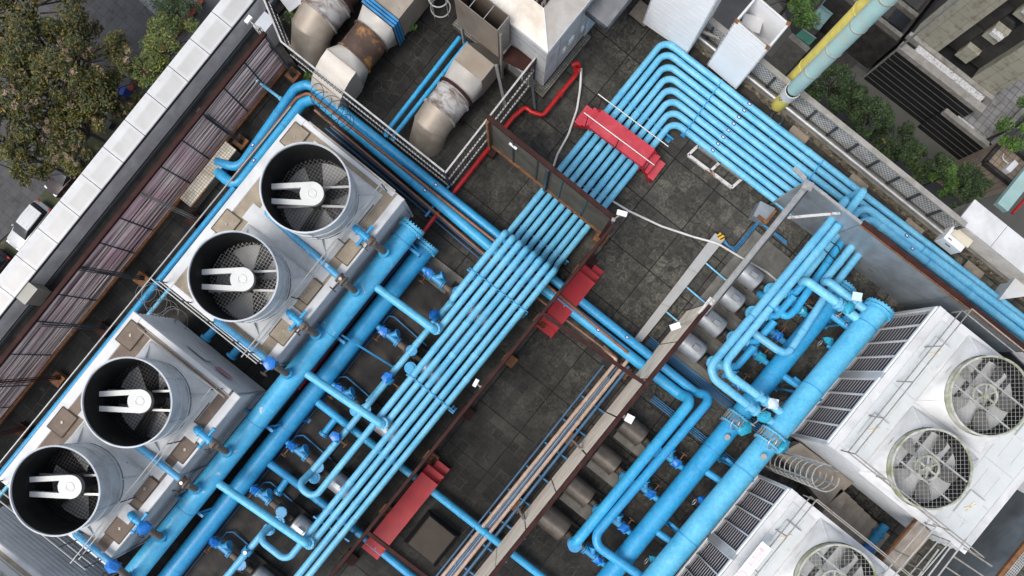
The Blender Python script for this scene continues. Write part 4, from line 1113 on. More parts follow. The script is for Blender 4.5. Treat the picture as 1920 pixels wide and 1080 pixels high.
# ---------------------------------------------------------------- the two thick pipes running from the left loop to the right
zv = .62
V1 = [(418, 309, .12), (434, 309, .55), (455, 283, .62), (548, 171, .62), (577, 160, .62), (935, 442, .62), (1217, 670, .62), (1308, 740, .62), (1326, 748, 1.30), (1318, 768, 1.36), (1125, 1000, 1.36), (1119, 1016, 1.36), (1133, 1034, 1.40), (1188, 1068, 1.50), (1230, 1100, 1.6)]
V1 = [(406, 303, .45), (448, 316, .58), (553, 166, .62), (577, 156, .62), (935, 442, .62), (1303, 735, .62), (1336, 744, 1.30), (1106, 1015, 1.36), (1236, 1104, 1.55)]
o = pipe('outer thick blue pipe from the loop at left past the railing to the right pumps', V1, .17, [0, .5, .5, .5, 0, .3, .42, .5, 0], BLUE_V, 'two thick blue pipes', coup=[.2, .45], clamp=[.1, .3, .55], stick=[.055, .33, .60], seg=18)
V2 = [(408, 322, .4), (442, 352, .55), (567, 192, .62), (592, 183, .62), (915, 460, .62), (1275, 740, .62), (1298, 750, 1.20), (1082, 1014, 1.30), (1079, 1017, .7)]
o = pipe('inner thick blue pipe from the loop at left, ending at the pump below', V2, .205, [0, .5, .4, .4, 0, .3, .4, .2, 0], BLUE_V, 'two thick blue pipes', coup=[.22, .5], clamp=[.12, .33, .57], stick=[.065, .35, .62], seg=18)
pipe('blue branch pipe with a valve reaching under the slat screen at left', [(460, 135, .5), (533, 190, .62)], .06, 0, BLUE, name='branch_pipe', flange=[.92, .96])
# copper pipes beside them, bending into the salmon pair
pipe('copper brown pipe between the two thick blue pipes', [(434, 338, .80), (556, 184, .84), (578, 174, .86), (925, 450, .86), (1178, 662, .80)], .062, .25, COPPER, 'copper brown pipes', name='copper_pipe', coup=[.3, .55, .8])
pipe('copper brown pipe along the tower side of the thick blue pipes', [(590, 206, .7), (903, 472, .7), (1010, 560, .6), (1157, 672, .45)], .05, .25, COPPER, 'copper brown pipes', name='copper_pipe', coup=[.35, .6])
pipe('salmon pipe, left of the pair beside the beige fence', [(1130, 650, .42), (1155, 672, .42), (1153, 682, .42), (830, 1080, .42), (790, 1130, .42)], .075, .12, SALMON, 'salmon pipes', name='salmon_pipe', coup=[.25, .5, .7])
pipe('salmon pipe, right of the pair beside the beige fence', [(1160, 650, .42), (1180, 667, .42), (1176, 677, .42), (853, 1080, .42), (813, 1130, .42)], .075, .12, SALMON, 'salmon pipes', name='salmon_pipe', coup=[.3, .55, .75])
for i, (a, b, r, z, lb) in enumerate([((1104, 720), (820, 1078), .035, .5, 'thin dark blue pipe left of the salmon pair'), ((1122, 722), (838, 1081), .06, .36, 'dark blue pipe between the salmon pair, left'), ((1130, 722), (846, 1081), .045, .30, 'dark blue pipe between the salmon pair, right'), ((1152, 722), (870, 1080), .06, .42, 'dark blue pipe right of the salmon pair')]):
    p, q = W(a[0], a[1], z), W(b[0], b[1], z); d = (q - p).normalized()
    one(MB().tube([p - d * .9, q + d * 1.5], r), 'service_pipe', BLUE_M, lb, 'pipe', 'dark service pipes')
one(MB().bar(W(1141, 708, .3), W(815, 1115, .3), .12, .04), 'cable_tray', TRAY, 'narrow grey strip between the salmon pipes', 'cable tray')
mb = None
for k in range(9):
    f = k / 8
    a = (1090 - 275 * f, 742 + 350 * f); b = (a[0] + 66, a[1] + 50)
    mb = MB().bar(W(a[0], a[1], .2), W(b[0], b[1], .2), .06, .05)
    c = W(a[0] + 6, a[1] + 4, 0); mb.bar((c.x, c.y, 0), (c.x, c.y, .45), .05, .05)
    c = W(b[0] - 6, b[1] - 4, 0); mb.bar((c.x, c.y, 0), (c.x, c.y, .22), .05, .05)
    one(mb, 'rung_support', BLUE_NL, ['topmost', 'second', 'third', 'fourth', 'fifth', 'sixth', 'seventh', 'eighth', 'lowest'][k] + ' blue rung support under the salmon pipes', 'pipe support', 'rungs under the salmon pipes')
# low thick pipes crossing from the lower left header
pipe('low blue pipe passing under the bundle and the lower red bridge to the fence', [(575, 738, .72), (655, 800, .40), (780, 897, .40), (940, 1022, .40), (1040, 1100, .40)], .15, .2, BLUE_V, 'low cross pipes', name='cross_pipe', coup=[.3, .62], clamp=[.45, .72])
pipe('low blue pipe with a U bend above it, at the bottom centre', [(480, 850, .72), (557, 907, .40), (615, 952, .40), (685, 1009, .40), (800, 1104, .40)], .15, .2, BLUE_V, 'low cross pipes', name='cross_pipe', coup=[.35, .6], clamp=[.5, .7])
for i, (a, b, lb) in enumerate([((632, 782), (606, 815), 'upper'), ((541, 895), (521, 924), 'lower')]):
    o = pipe('short blue tee branch with a blank flange, %s of two' % lb, [(a[0], a[1], .40), (b[0], b[1], .36)], .13, 0, BLUE_V, 'tee branches', name='tee_branch', flange=[.97])
# thin dark pipes in the shade of the lower header
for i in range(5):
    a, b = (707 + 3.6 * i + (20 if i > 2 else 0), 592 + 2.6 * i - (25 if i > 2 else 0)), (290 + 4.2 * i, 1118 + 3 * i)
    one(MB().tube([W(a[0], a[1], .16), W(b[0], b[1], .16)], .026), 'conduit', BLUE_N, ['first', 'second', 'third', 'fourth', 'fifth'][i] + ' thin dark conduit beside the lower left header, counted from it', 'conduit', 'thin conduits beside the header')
for i in range(3):
    a, b = (785 - 8 * i, 440 + 2 * i), (222 - 8 * i, 1140)
    one(MB().tube([W(a[0], a[1] + 10, .5), W(b[0], b[1], .5)], .035), 'conduit', BLUE_N, ['right', 'middle', 'left'][i] + ' dark conduit in the gap between the two left headers', 'conduit', 'conduits in the header gap')
# red fire main
pipe('bright red fire main from the white penthouse under the blue pipes', [(1072, 122, .7), (1084, 118, .7), (1086, 126, .45), (1080, 140, .3), (1062, 162, .3), (1018, 217, .3), (996, 210, .3), (985, 200, .3), (962, 220, .3), (850, 362, .3), (790, 440, .3), (640, 625, .3), (560, 730, .3)], .085, [0, .1, .1, .1, 0, .22, .2, .22, .1, 0, 0, 0, 0], REDPIPE, name='fire_main', flange=[.10])
one(MB().tube([W(1081, 140, .35), W(1078, 128, .55), W(1086, 132, .75)], .07, .1), 'hydrant_branch', REDPIPE, 'short red hydrant branch at the top of the fire main', 'pipe')
pipe('dark blue pipe lying between tower and thick pipes, upper', [(620, 238, .3), (905, 478, .3)], .04, 0, BLUE_N, 'dark pipes by the tower', name='service_pipe')
pipe('dark blue pipe lying between tower and thick pipes, lower', [(610, 240, .3), (900, 485, .3)], .035, 0, BLUE_N, 'dark pipes by the tower', name='service_pipe')
# bracket across the thick pipes
p, q = W(804, 398, .30), W(832, 365, .30)
one(MB().bar(W(798, 406, .36), W(845, 345, .36), .08, .07).bar(W(800, 404, .0), W(800, 404, .36), .07, .07), 'pipe_bracket', BLUE_D, 'blue perforated bracket across the thick pipes beside the railing corner', 'bracket')
# twin pipes running along the outer edge of the left towers
for i, (a, b, r, z, m_, lb) in enumerate([((440, 352), (10, 880), .12, .55, BLUE_V, 'thick blue pipe along the street side of the left towers'), ((352, 500), (20, 905), .075, .55, BLUE, 'thinner blue pipe along the street side of the lower left tower'),
                                  ((545, 200), (-10, 880), .03, 1.3, GALV, 'thin pale rail pipe along the street side of the left towers')]):
    p, q = W(a[0], a[1], z), W(b[0], b[1], z); d = (q - p).normalized()
    one(MB().tube([p, q + d * 1.5], r), 'edge_pipe', m_, lb, 'pipe', None)
# twin blue pipes beside the round ducts
for i, (a, b, lb) in enumerate([((862, 70), (728, 243), 'left'), ((877, 80), (742, 250), 'right')]):
    pipe('%s of two blue pipes running beside the round duct' % lb, [(a[0], a[1], .45), (b[0], b[1], .45), (b[0] - 6, b[1] + 8, .3), (b[0] - 4, b[1] + 10, .6)], .085, .1, BLUE_V, 'pair of blue pipes by the duct', coup=[.5], clamp=[.3, .75])

# ---------------------------------------------------------------- enclosure, right: pipes through the blue grey wall
GE = 'pipes through the blue grey wall'
pipe('long pipe from the wall down to the right header, left of a pair', [(1583, 379, .6), (1585, 376, 2.3), (1552, 421, 2.3), (1331, 688, 2.3), (1341, 712, 2.3), (1405, 762, 2.2), (1468, 806, 2.05)], .145, [0, .2, 0, .45, .45, 0, 0], BLUE, GE, coup=[.3, .8], clamp=[.2, .55], flange=[.88, .905])
pipe('long pipe from the wall down to the right header, right of a pair', [(1580, 378, .6), (1592, 371, 1.2), (1621, 357, 2.3), (1565, 431, 2.3), (1360, 680, 2.3), (1369, 704, 2.3), (1430, 748, 2.2), (1482, 786, 2.05)], .145, [0, .2, .2, 0, .4, .4, 0, 0], BLUE, GE, coup=[.35, .8], clamp=[.25, .55], flange=[.885, .91])
pipe('pipe from the wall bending over to the right header with a teal wrapped valve', [(1590, 410, 1.5), (1555, 457, 1.5), (1500, 529, 1.5), (1512, 526, 2.0), (1583, 578, 2.0), (1618, 606, 2.0)], .16, [0, 0, .2, .2, 0, 0], BLUE, GE, coup=[.3], flange=[.80, .83])
pipe('pipe from the wall with a U bend down to the first grey pump', [(1600, 424, 1.2), (1570, 465, 1.2), (1492, 580, 1.2), (1474, 597, 1.2), (1455, 577, 1.2), (1432, 557, 1.0), (1425, 552, .6)], .145, [0, 0, .35, .35, .2, .1, 0], BLUE_V, GE, coup=[.4], clamp=[.3])
pipe('pipe from the wall bending over to the end of the right header', [(1615, 440, 1.5), (1588, 474, 1.5), (1542, 531, 1.5), (1553, 527, 1.9), (1597, 562, 1.9), (1632, 588, 2.0)], .15, [0, 0, .2, .2, 0, 0], BLUE, GE, coup=[.3], flange=[.84, .87])
pipe('rightmost pipe from the wall with a long U bend to the second grey pump', [(1628, 455, 1.3), (1602, 487, 1.3), (1545, 560, 1.4), (1490, 645, 1.5), (1476, 664, 1.5), (1456, 655, 1.5), (1410, 622, 1.3), (1395, 611, 1.0)], .145, [0, 0, .3, .3, .35, .35, .1, 0], BLUE, GE, coup=[.35, .6], clamp=[.3, .7])
for i, (a, b, lb) in enumerate([((1600, 404), (1618, 385), 'upper'), ((1611, 417), (1626, 406), 'lower')]):
    far = W(1925, 613 + 21 * i, .95); s = W(b[0], b[1], 1.05)
    pipe('%s pipe leaving the wall and turning right along the roof edge' % lb, [W(a[0] - 18, a[1] + 24, 1.05), s, far + (far - s).normalized() * 3], .145, [0, .42, 0], BLUE, GE, world=True, coup=[.13, .5], clamp=[.32], stick=[.25])
# ================================================================ cooling towers, left pair
LEFT = R(218.8)          # direction of the photograph's left in the place

def disc_grid(mb, r, z, step, w_, ang=0, thick=.012):
    n = int(r / step)
    cs, sn = math.cos(ang), math.sin(ang)
    for i in range(-n, n + 1):
        o = i * step; h = math.sqrt(max(0, r * r - o * o))
        for k in (0, 1):
            a = (o, -h) if k else (-h, o); b = (o, h) if k else (h, o)
            f = lambda p: Vector((p[0] * cs - p[1] * sn, p[0] * sn + p[1] * cs, z + k * .01))
            mb.bar(f(a), f(b), w_, thick)
    return mb

def sq2round(mb, c0, half, c1, r, ax, sx, sz, n=8):
    """sheet metal transition: four flat triangles and four corner fans"""
    cor = [mb.bm.verts.new(c0 + sx * (half * u) + sz * (half * v)) for u, v in ((1, 1), (-1, 1), (-1, -1), (1, -1))]
    cir = [mb.bm.verts.new(c1 + sx * (r * math.cos(2 * PI * k / (4 * n))) + sz * (r * math.sin(2 * PI * k / (4 * n)))) for k in range(4 * n)]
    for q in range(4):
        for k in range(n): mb.face([cor[q], cir[q * n + k], cir[(q * n + k + 1) % (4 * n)]], True)
        mb.face([cor[q], cir[((q + 1) * n) % (4 * n)], cor[(q + 1) % 4]])
    return mb

def skirt(mb, c, half, r, z0, z1, lip=.0):
    return sq2round(mb, Vector((c[0], c[1], z0)), half, Vector((c[0], c[1], z1)), r, Vector((0, 0, 1)), Vector((1, 0, 0)), Vector((0, 1, 0)))

def off(mb, v):
    """moves everything built so far"""
    for q in mb.bm.verts: q.co += Vector(v)
    return mb

DZ = 3.5
def stack_fan(par, c, grid_mat, blade_mat):
    z = DZ
    f = off(MB().lathe((0, 0, 0), [(1.33, .42), (1.33, .62), (1.355, 1.0), (1.40, 1.86), (1.425, 1.87), (1.425, 1.92), (1.375, 1.93), (1.37, 1.86)], 64), (c.x, c.y, z)).build('fan_stack', FRP, par)
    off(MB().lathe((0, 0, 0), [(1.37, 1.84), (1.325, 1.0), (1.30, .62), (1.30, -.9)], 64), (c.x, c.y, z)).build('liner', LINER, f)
    mb = MB()
    for hz, rr in ((.62, 1.345), (1.22, 1.375)): mb.lathe((0, 0, 0), [(rr - .005, hz - .025), (rr + .03, hz - .02), (rr + .03, hz + .02), (rr - .005, hz + .025)], 64)
    for k in range(6):
        a = k * PI / 3 + .2
        mb.bar((1.345 * math.cos(a), 1.345 * math.sin(a), .5), (1.41 * math.cos(a), 1.41 * math.sin(a), 1.85), .035, .03)
    off(mb, (c.x, c.y, z)).build('hoop_seams', FRP, f)
    off(skirt(MB(), (0, 0), 1.43, 1.36, .015, .46), (c.x, c.y, z)).build('skirt', FRPDECK, f)
    for k in range(4):
        mb = MB()
        a = PI / 4 + k * PI / 2
        mb.hexa([(1.33 * math.cos(a - .012), 1.33 * math.sin(a - .012), .02), (1.95 * math.cos(a - .008), 1.95 * math.sin(a - .008), .02), (1.95 * math.cos(a + .008), 1.95 * math.sin(a + .008), .02), (1.33 * math.cos(a + .012), 1.33 * math.sin(a + .012), .02)],
                [(1.33 * math.cos(a - .012), 1.33 * math.sin(a - .012), .62), (1.93 * math.cos(a - .008), 1.93 * math.sin(a - .008), .06), (1.93 * math.cos(a + .008), 1.93 * math.sin(a + .008), .06), (1.33 * math.cos(a + .012), 1.33 * math.sin(a + .012), .62)])
        off(mb, (c.x, c.y, z)).build('gusset', FRP, f)
    off(disc_grid(MB(), 1.30, .50, .105, .011, R(8)), (c.x, c.y, z)).build('guard', grid_mat, f)
    a0 = random.random() * 6
    for k in range(5):
        a = a0 + k * 2 * PI / 5
        mb = MB()
        d = Vector((math.cos(a), math.sin(a), 0)); n = Vector((-d.y, d.x, 0))
        lo, hi = [], []
        for (rr, w_) in ((.34, .14), (1.26, .27)):
            lo += [d * rr - n * w_ + Vector((0, 0, .02)), d * rr + n * w_ + Vector((0, 0, .24))]
        P4 = [lo[0], lo[1], lo[3], lo[2]]
        mb.hexa(P4, [p + Vector((0, 0, .03)) for p in P4])
        off(mb, (c.x, c.y, z)).build('blade', blade_mat, f)
    off(MB().cyl((0, 0, -.1), (0, 0, .34), .3, 24), (c.x, c.y, z)).build('hub', BLADE, f)
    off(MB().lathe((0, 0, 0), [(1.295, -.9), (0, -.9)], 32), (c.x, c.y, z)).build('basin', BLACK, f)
    # belt drive cover: round cap and two arms to the wall
    l = Vector((math.cos(LEFT), math.sin(LEFT), 0)); n = Vector((-l.y, l.x, 0))
    mb = MB().cyl((0, 0, .98), (0, 0, 1.165), .385, 40).lathe((0, 0, 0), [(.10, 1.165), (.115, 1.18), (.15, 1.18), (.165, 1.165)], 28)
    for s in (-1, 1):
        a_, b_ = n * (s * .30), l * 1.30 + n * (s * .235)
        a_.z = b_.z = 0
        w0 = n * .085
        mb.hexa([a_ - w0 + Vector((0, 0, 1.0)), a_ + w0 + Vector((0, 0, 1.0)), b_ + w0 + Vector((0, 0, 1.0)), b_ - w0 + Vector((0, 0, 1.0))],
                [a_ - w0 + Vector((0, 0, 1.15)), a_ + w0 + Vector((0, 0, 1.15)), b_ + w0 + Vector((0, 0, 1.15)), b_ - w0 + Vector((0, 0, 1.15))])
    off(mb, (c.x, c.y, z)).build('drive_cover', ARMW, f)
    off(MB().cyl((0, 0, .3), (0, 0, .98), .36, 24), (c.x, c.y, z)).build('gearbox', BLADE, f)
    mb = MB()
    for s in (-1, 1): mb.bar(l * -.2 + n * (s * .30) + Vector((0, 0, .7)), l * -1.31 + n * (s * .34) + Vector((0, 0, .7)), .075, .075)
    for s in (-1, 1): mb.bar(l * .2 + n * (s * .30) + Vector((0, 0, .7)), l * 1.31 + n * (s * .34) + Vector((0, 0, .7)), .075, .075)
    off(mb, (c.x, c.y, z)).build('cross_beam', GALV, f)
    m0 = l * 1.62
    off(MB().cyl(m0 + Vector((0, 0, .05)), m0 + Vector((0, 0, .45)), .24, 24).lathe(m0, [(.24, .45), (.2, .5), (0, .52)], 24), (c.x, c.y, z)).build('motor', ARMW, f)
    return f

HFRAME = M('dark hatch seam', (.07, .055, .04), .8)
def hatch(par, c, size, z, m_, rz=0):
    h = MB().box((c.x, c.y, z + .02), (size[0], size[1], .03), rz).build('hatch', m_, par)
    mb = MB()
    for sx, sy, wx, wy in ((-1, 0, .03, 1), (1, 0, .03, 1), (0, -1, 1, .03), (0, 1, 1, .03)):
        mb.box((c.x + sx * size[0] * .5, c.y + sy * size[1] * .5, z + .025), (wx if wx < 1 else size[0], wy if wy < 1 else size[1], .03))
    mb.build('hatch_frame', HFRAME, h)
    MB().box((c.x, c.y, z + .045), (.07, .10, .02), .6).build('handle', GALV_D, h)

A0, A1, A2, A3 = px(DZ, (557, 214), (757, 372), (508, 684), (303, 533))      # deck of the upper left tower
ax0 = (A0.x + A3.x) / 2; ax1 = (A1.x + A2.x) / 2; ay1 = (A0.y + A1.y) / 2; ay0 = (A2.y + A3.y) / 2
def left_tower(label):
    t = thing('cooling_tower', label, 'cooling tower', ((ax0 + ax1) / 2, (ay0 + ay1) / 2, 0), 'white cooling towers with tall fan stacks')
    # body
    MB().prism([(ax0 + .06, ay0 + .06), (ax1 - .22, ay0 + .06), (ax1 - .22, ay1 - .06), (ax0 + .06, ay1 - .06)], .3, DZ - .16).build('casing', PALEGREY, t)
    for (p, q, o_) in (((ax0 + .06, ay1 - .05), (ax1 - .2, ay1 - .05), (0, 1, 0)), ((ax0 + .06, ay0 + .05), (ax1 - .2, ay0 + .05), (0, -1, 0))):
        MB().corr((p[0], p[1], 0), (q[0], q[1], 0), .5, DZ - .2, 12, .06, True, o_).build('corrugated_side', PALEGREY, t)
    # louvred long side, leaning outwards at the top
    n = 26
    for a, b in ((ay0 + .05, (ay0 + ay1) / 2 - .05), ((ay0 + ay1) / 2 + .05, ay1 - .05)):
        mb = MB()
        for k in range(n):
            z = .6 + (DZ - .95) * k / n
            x = ax1 - .20 + .12 * k / n
            mb.hexa([(x - .02, a, z), (x + .04, a, z + .01), (x + .04, b, z + .01), (x - .02, b, z)], [(x - .02, a, z + .045), (x + .035, a, z + .03), (x + .035, b, z + .03), (x - .02, b, z + .045)])
        mb.build('louvre', PALEGREY, t)
    for y in (ay0 + .03, (ay0 + ay1) / 2, ay1 - .03):
        MB().bar((ax1 - .14, y, .5), (ax1 - .04, y, DZ - .1), .09, .07).build('corner_post', PALEGREY, t)
    for z in (1.3, 2.25):
        MB().bar((ax1 - .06 - (DZ - z) * .03, ay0, z), (ax1 - .06 - (DZ - z) * .03, ay1, z), .05, .05).build('side_rail', PALEGREY, t)
    # deck: grit walkways, white cover plates, white borders
    MB().prism([(ax0 + .02, ay0 + .02), (ax1 - .02, ay0 + .02), (ax1 - .02, ay1 - .02), (ax0 + .02, ay1 - .02)], DZ - .16, DZ - .012).build('deck', TAN if 'upper' in label else BROWNDECK, t)
    for (x, y, sx, sy) in ((ax0 + .16, (ay0 + ay1) / 2, .34, ay1 - ay0), (ax1 - .12, (ay0 + ay1) / 2, .26, ay1 - ay0), ((ax0 + ax1) / 2, ay1 - .08, ax1 - ax0 - .7, .16), ((ax0 + ax1) / 2, ay0 + .08, ax1 - ax0 - .7, .16)):
        MB().box((x, y, DZ - .01), (sx, sy, .04)).box((x, y, DZ - .06), (sx + .03, sy + .03, .1) if sx < sy else (sx, sy + .03, .1)).build('deck_border', WHITE, t)
    cs = [W(572, 352, DZ + 1.9), W(437, 518, DZ + 1.9)]
    for c in cs:
        MB().box((c.x, c.y, DZ + .0), (2.95, 2.95, .03)).build('cover_plate', FRPDECK, t)
    c = (cs[0] + cs[1]) / 2
    MB().box((c.x, c.y, DZ + .004), (3.5, .62, .03)).build('cover_plate', FRPDECK, t)
    for c in cs: c.z = DZ; stack_fan(t, c, WIRE_L if c is cs[1] else WIRE, BLADE)
    deckm = TAN if 'upper' in label else BROWNDECK
    for p in ((553, 258), (425, 421), (675, 395), (655, 472), (580, 545), (533, 620)):
        hatch(t, W(p[0], p[1], DZ), (.5, .85) if p[0] > 560 else (.62, .85), DZ, deckm)
    for p in ((672, 440), (548, 592)):
        q = W(p[0], p[1], DZ); MB().box((q.x, q.y, DZ + .03), (.5, .55, .06)).build('pipe_collar', FRPDECK, t)
    # hand rails
    for (x, z) in ((ax1 - .62, DZ + 1.0), (ax1 - .62, DZ + .55)):
        MB().tube([(x, ay0 - .1, z), (x, ay1 - .1, z)], .022, 0, 8).build('hand_rail', GALV, t)
    for y in (ay0 + .1, (ay0 * 2 + ay1) / 3, (ay0 + ay1 * 2) / 3, ay1 - .15):
        MB().tube([(ax1 - .62, y, DZ), (ax1 - .62, y, DZ + 1.0)], .022, 0, 8).build('rail_post', DARKSTEEL, t)
    for z in (DZ + 1.0, DZ + .55):
        MB().tube([(ax0 + .1, ay0 + .05, z), (ax1 - .1, ay0 + .05, z)], .022, 0, 8).build('hand_rail', GALV, t)
        MB().tube([(ax0 + .9, ay1 - .05, z), (ax1 - .1, ay1 - .05, z)], .022, 0, 8).build('hand_rail', GALV_D, t)
    for k in range(5):
        x = ax0 + .12 + (ax1 - ax0 - .3) * k / 4
        MB().tube([(x, ay0 + .05, DZ), (x, ay0 + .05, DZ + 1.0)], .022, 0, 8).build('rail_post', DARKSTEEL, t)
    return t
TA = left_tower('upper left cooling tower with tan deck and two open fan stacks')
TBM = bpy.data.materials
dlt = W(239, 750, DZ + 1.9) - W(572, 352, DZ + 1.9)
dlt2 = W(102, 925, DZ + 1.9) - W(437, 518, DZ + 1.9)
dlt = (dlt + dlt2) / 2; dlt.z = 0
TB = copy_tree(TA, None, dlt)
TB['label'] = 'lower left cooling tower with brown deck and two open fan stacks'
for ch in children(TB):
    if ch.name.split('.')[0] in ('deck', 'hatch'):
        ch.data = ch.data.copy(); ch.data.materials[0] = BROWNDECK
# torn posters on the corrugated side of the lower tower, and two short pipes in the gap behind it
yb_ = ay1 + dlt.y + .075
for (p, sx, sz, m_) in (((376, 660), .85, .50, M('torn white poster', (.52, .53, .55), .7, 0, .1, 4, dirt=(.12, .12, .13), da=.36, ds=6, dw=.05)), ((420, 698), .62, .42, M('faded pink poster', (.40, .20, .24), .7, 0, .2, 4, dirt=(.5, .46, .46), da=.36, ds=6, dw=.05))):
    q = W(p[0], p[1], 2.6)
    MB().box((q.x, yb_, 2.6), (sx, .01, sz), .0).build('poster', m_, TB)
for i, (a, b) in enumerate([((408, 612), (386, 634)), ((452, 648), (434, 668))]):
    one(MB().tube([W(a[0], a[1], 1.3), W(b[0], b[1], 1.3)], .14).cyl(W(b[0], b[1], 1.3) - Vector((0, .05, 0)), W(b[0], b[1], 1.3) + Vector((0, .05, 0)), .2, 18), 'gap_pipe', BLUE_V, ['left', 'right'][i] + ' of two short blue pipes in the gap between the left towers', 'pipe', 'short pipes in the tower gap')
# lower tower: guards and blades blackened for the shade in the fan wells
for ch in children(TB):
    if ch.name.startswith('fan_stack'):
        for g in children(ch):
            if g.name.startswith('guard'): g.data = g.data.copy(); g.data.materials[0] = M('shaded guard wire', (.025, .025, .025), .6, 0) if 'shaded guard wire' not in TBM else TBM['shaded guard wire']
            if g.name.startswith('blade'): g.data = g.data.copy(); g.data.materials[0] = BLACK
for ch in children(TA):
    if ch.name.startswith('fan_stack'):
        for g in children(ch):
            pass

# ---------------------------------------------------------------- water feed lines on the tower decks
def feed_long(label, a, b, c, dl=Vector((0, 0, 0)), wrap=None):
    """a..b blue pipe on the deck, then valve, brown joint and flange at the header (c)"""
    p, q, e = W(a[0], a[1], DZ + .28), W(b[0], b[1], DZ + .28), W(c[0], c[1], 2.15)
    p += dl; q += dl; e += dl
    d = (q - p).normalized()
    t = thing('feed_line', label, 'feed pipe', (q.x, q.y, DZ), 'feed lines between tower decks and header')
    MB().tube([p + Vector((0, 0, -.35)), p, q], .115, .12).build('pipe', blue_grimy, t)
    q2 = q + d * .22
    v = MB().cyl(q, q2, .14, 16).cyl(q - d * .02, q + d * .03, .19, 16).cyl(q2 - d * .03, q2 + d * .02, .19, 16).build('valve_body', BROWNPIPE, t)
    n = Vector((-d.y, d.x, 0)); m_ = (q + q2) / 2
    MB().tube([m_, m_ - n * .42], .03).torus(m_ - n * .44, n, .13, .016, 18, 6).bar(m_ - n * .44 - d * .13, m_ - n * .44 + d * .13, .02, .02).build('hand_wheel', CAST, v)
    MB().cyl(m_ + Vector((0, 0, .1)), m_ + Vector((0, 0, .22)), .055, 12).build('gear_cap', GALV, v)
    q3 = q2 + (e - q2) * .70
    MB().tube([q2, q3], .115).build('joint', BROWNPIPE, t)
    dd = (e - q3).normalized()
    MB().cyl(q3 - dd * .02, q3 + dd * .04, .2, 18).cyl(q3 + dd * .06, q3 + dd * .11, .2, 18).bolts(q3 + dd * .04, dd, .17, 10, .015, .09).tube([q3, e], .12).build('flange', BLUE_V, t)
    if wrap:
        MB().ball(m_ + Vector((0, 0, .10)), .25, (1, 1, .8), 1, .24).build('plastic_wrap', PLASTIC, t)
    return t
blue_grimy = blue_paint('grimy deck pipe paint', (.025, .24, .50), (.09, .36, .58), chip=.40, objvar=False)
def feed_short(label, a, b, c, dl=Vector((0, 0, 0)), wrap=False):
    p, q, e = W(a[0], a[1], DZ + .22) + dl, W(b[0], b[1], DZ + .22) + dl, W(c[0], c[1], 2.15) + dl
    d = (q - p).normalized(); n = Vector((-d.y, d.x, 0))
    t = thing('feed_line', label, 'feed pipe', (q.x, q.y, DZ), 'feed lines between tower decks and header')
    MB().tube([p + Vector((0, 0, -.25)), p, q], .115, .1).cyl(p + d * .15, p + d * .2, .15, 16).cyl(q - d * .12, q - d * .06, .15, 16).build('pipe', BLUE_V, t)
    m_ = p.lerp(q, .66)
    MB().tube([m_ - n * .42, m_ + n * .42], .05).cyl(m_ - n * .42, m_ - n * .34, .075, 12).cyl(m_ + n * .34, m_ + n * .42, .075, 12).build('cross_branch', BLUE_V, t)
    q2 = q + d * .12
    MB().cyl(q, q2, .17, 16).bolts((q + q2) / 2, d, .15, 8, .018, .09).build('valve_body', BROWNPIPE, t)
    MB().tube([q + d * .06, q + d * .06 - n * .3], .025).torus(q + d * .06 - n * .32, n, .11, .015, 16, 6).build('hand_wheel', CAST, t)
    q3 = q2 + (e - q2) * .7
    MB().tube([q2, q3], .115).build('joint', BROWNPIPE, t)
    dd = (e - q3).normalized()
    MB().cyl(q3 - dd * .02, q3 + dd * .04, .2, 18).cyl(q3 + dd * .06, q3 + dd * .11, .2, 18).tube([q3, e], .12).build('flange', BLUE_V, t)
    if wrap:
        MB().ball(q + Vector((0, 0, .12)), .25, (1, 1, .8), 1, .24).build('plastic_wrap', PLASTIC, t)
    return t
feed_long('long grimy blue feed pipe crossing the deck between the two upper fans', (500, 398), (636, 520), (672, 552))
feed_long('long blue feed pipe below the upper tower rim at its near end, wrapped valve', (405, 600), (505, 678), (546, 706), wrap=True)
feed_long('long blue feed pipe crossing the deck between the two lower fans', (255, 834), (340, 900), (372, 920))
feed_long('long blue feed pipe at the bottom edge of the lower tower, wrapped valve', (140, 1000), (210, 1056), (250, 1090), wrap=True)
feed_short('short blue feed pipe with cross handle near the flanged header end', (665, 427), (693, 450), (728, 479))
feed_short('short blue feed pipe with cross handle beside the second upper fan', (541, 586), (567, 609), (600, 632))
feed_short('short blue feed pipe with cross handle beside the third fan', (367, 805), (398, 830), (432, 852))
feed_short('short feed pipe with blue plastic wrapped valve beside the fourth fan', (243, 966), (272, 988), (310, 1012), wrap=True)

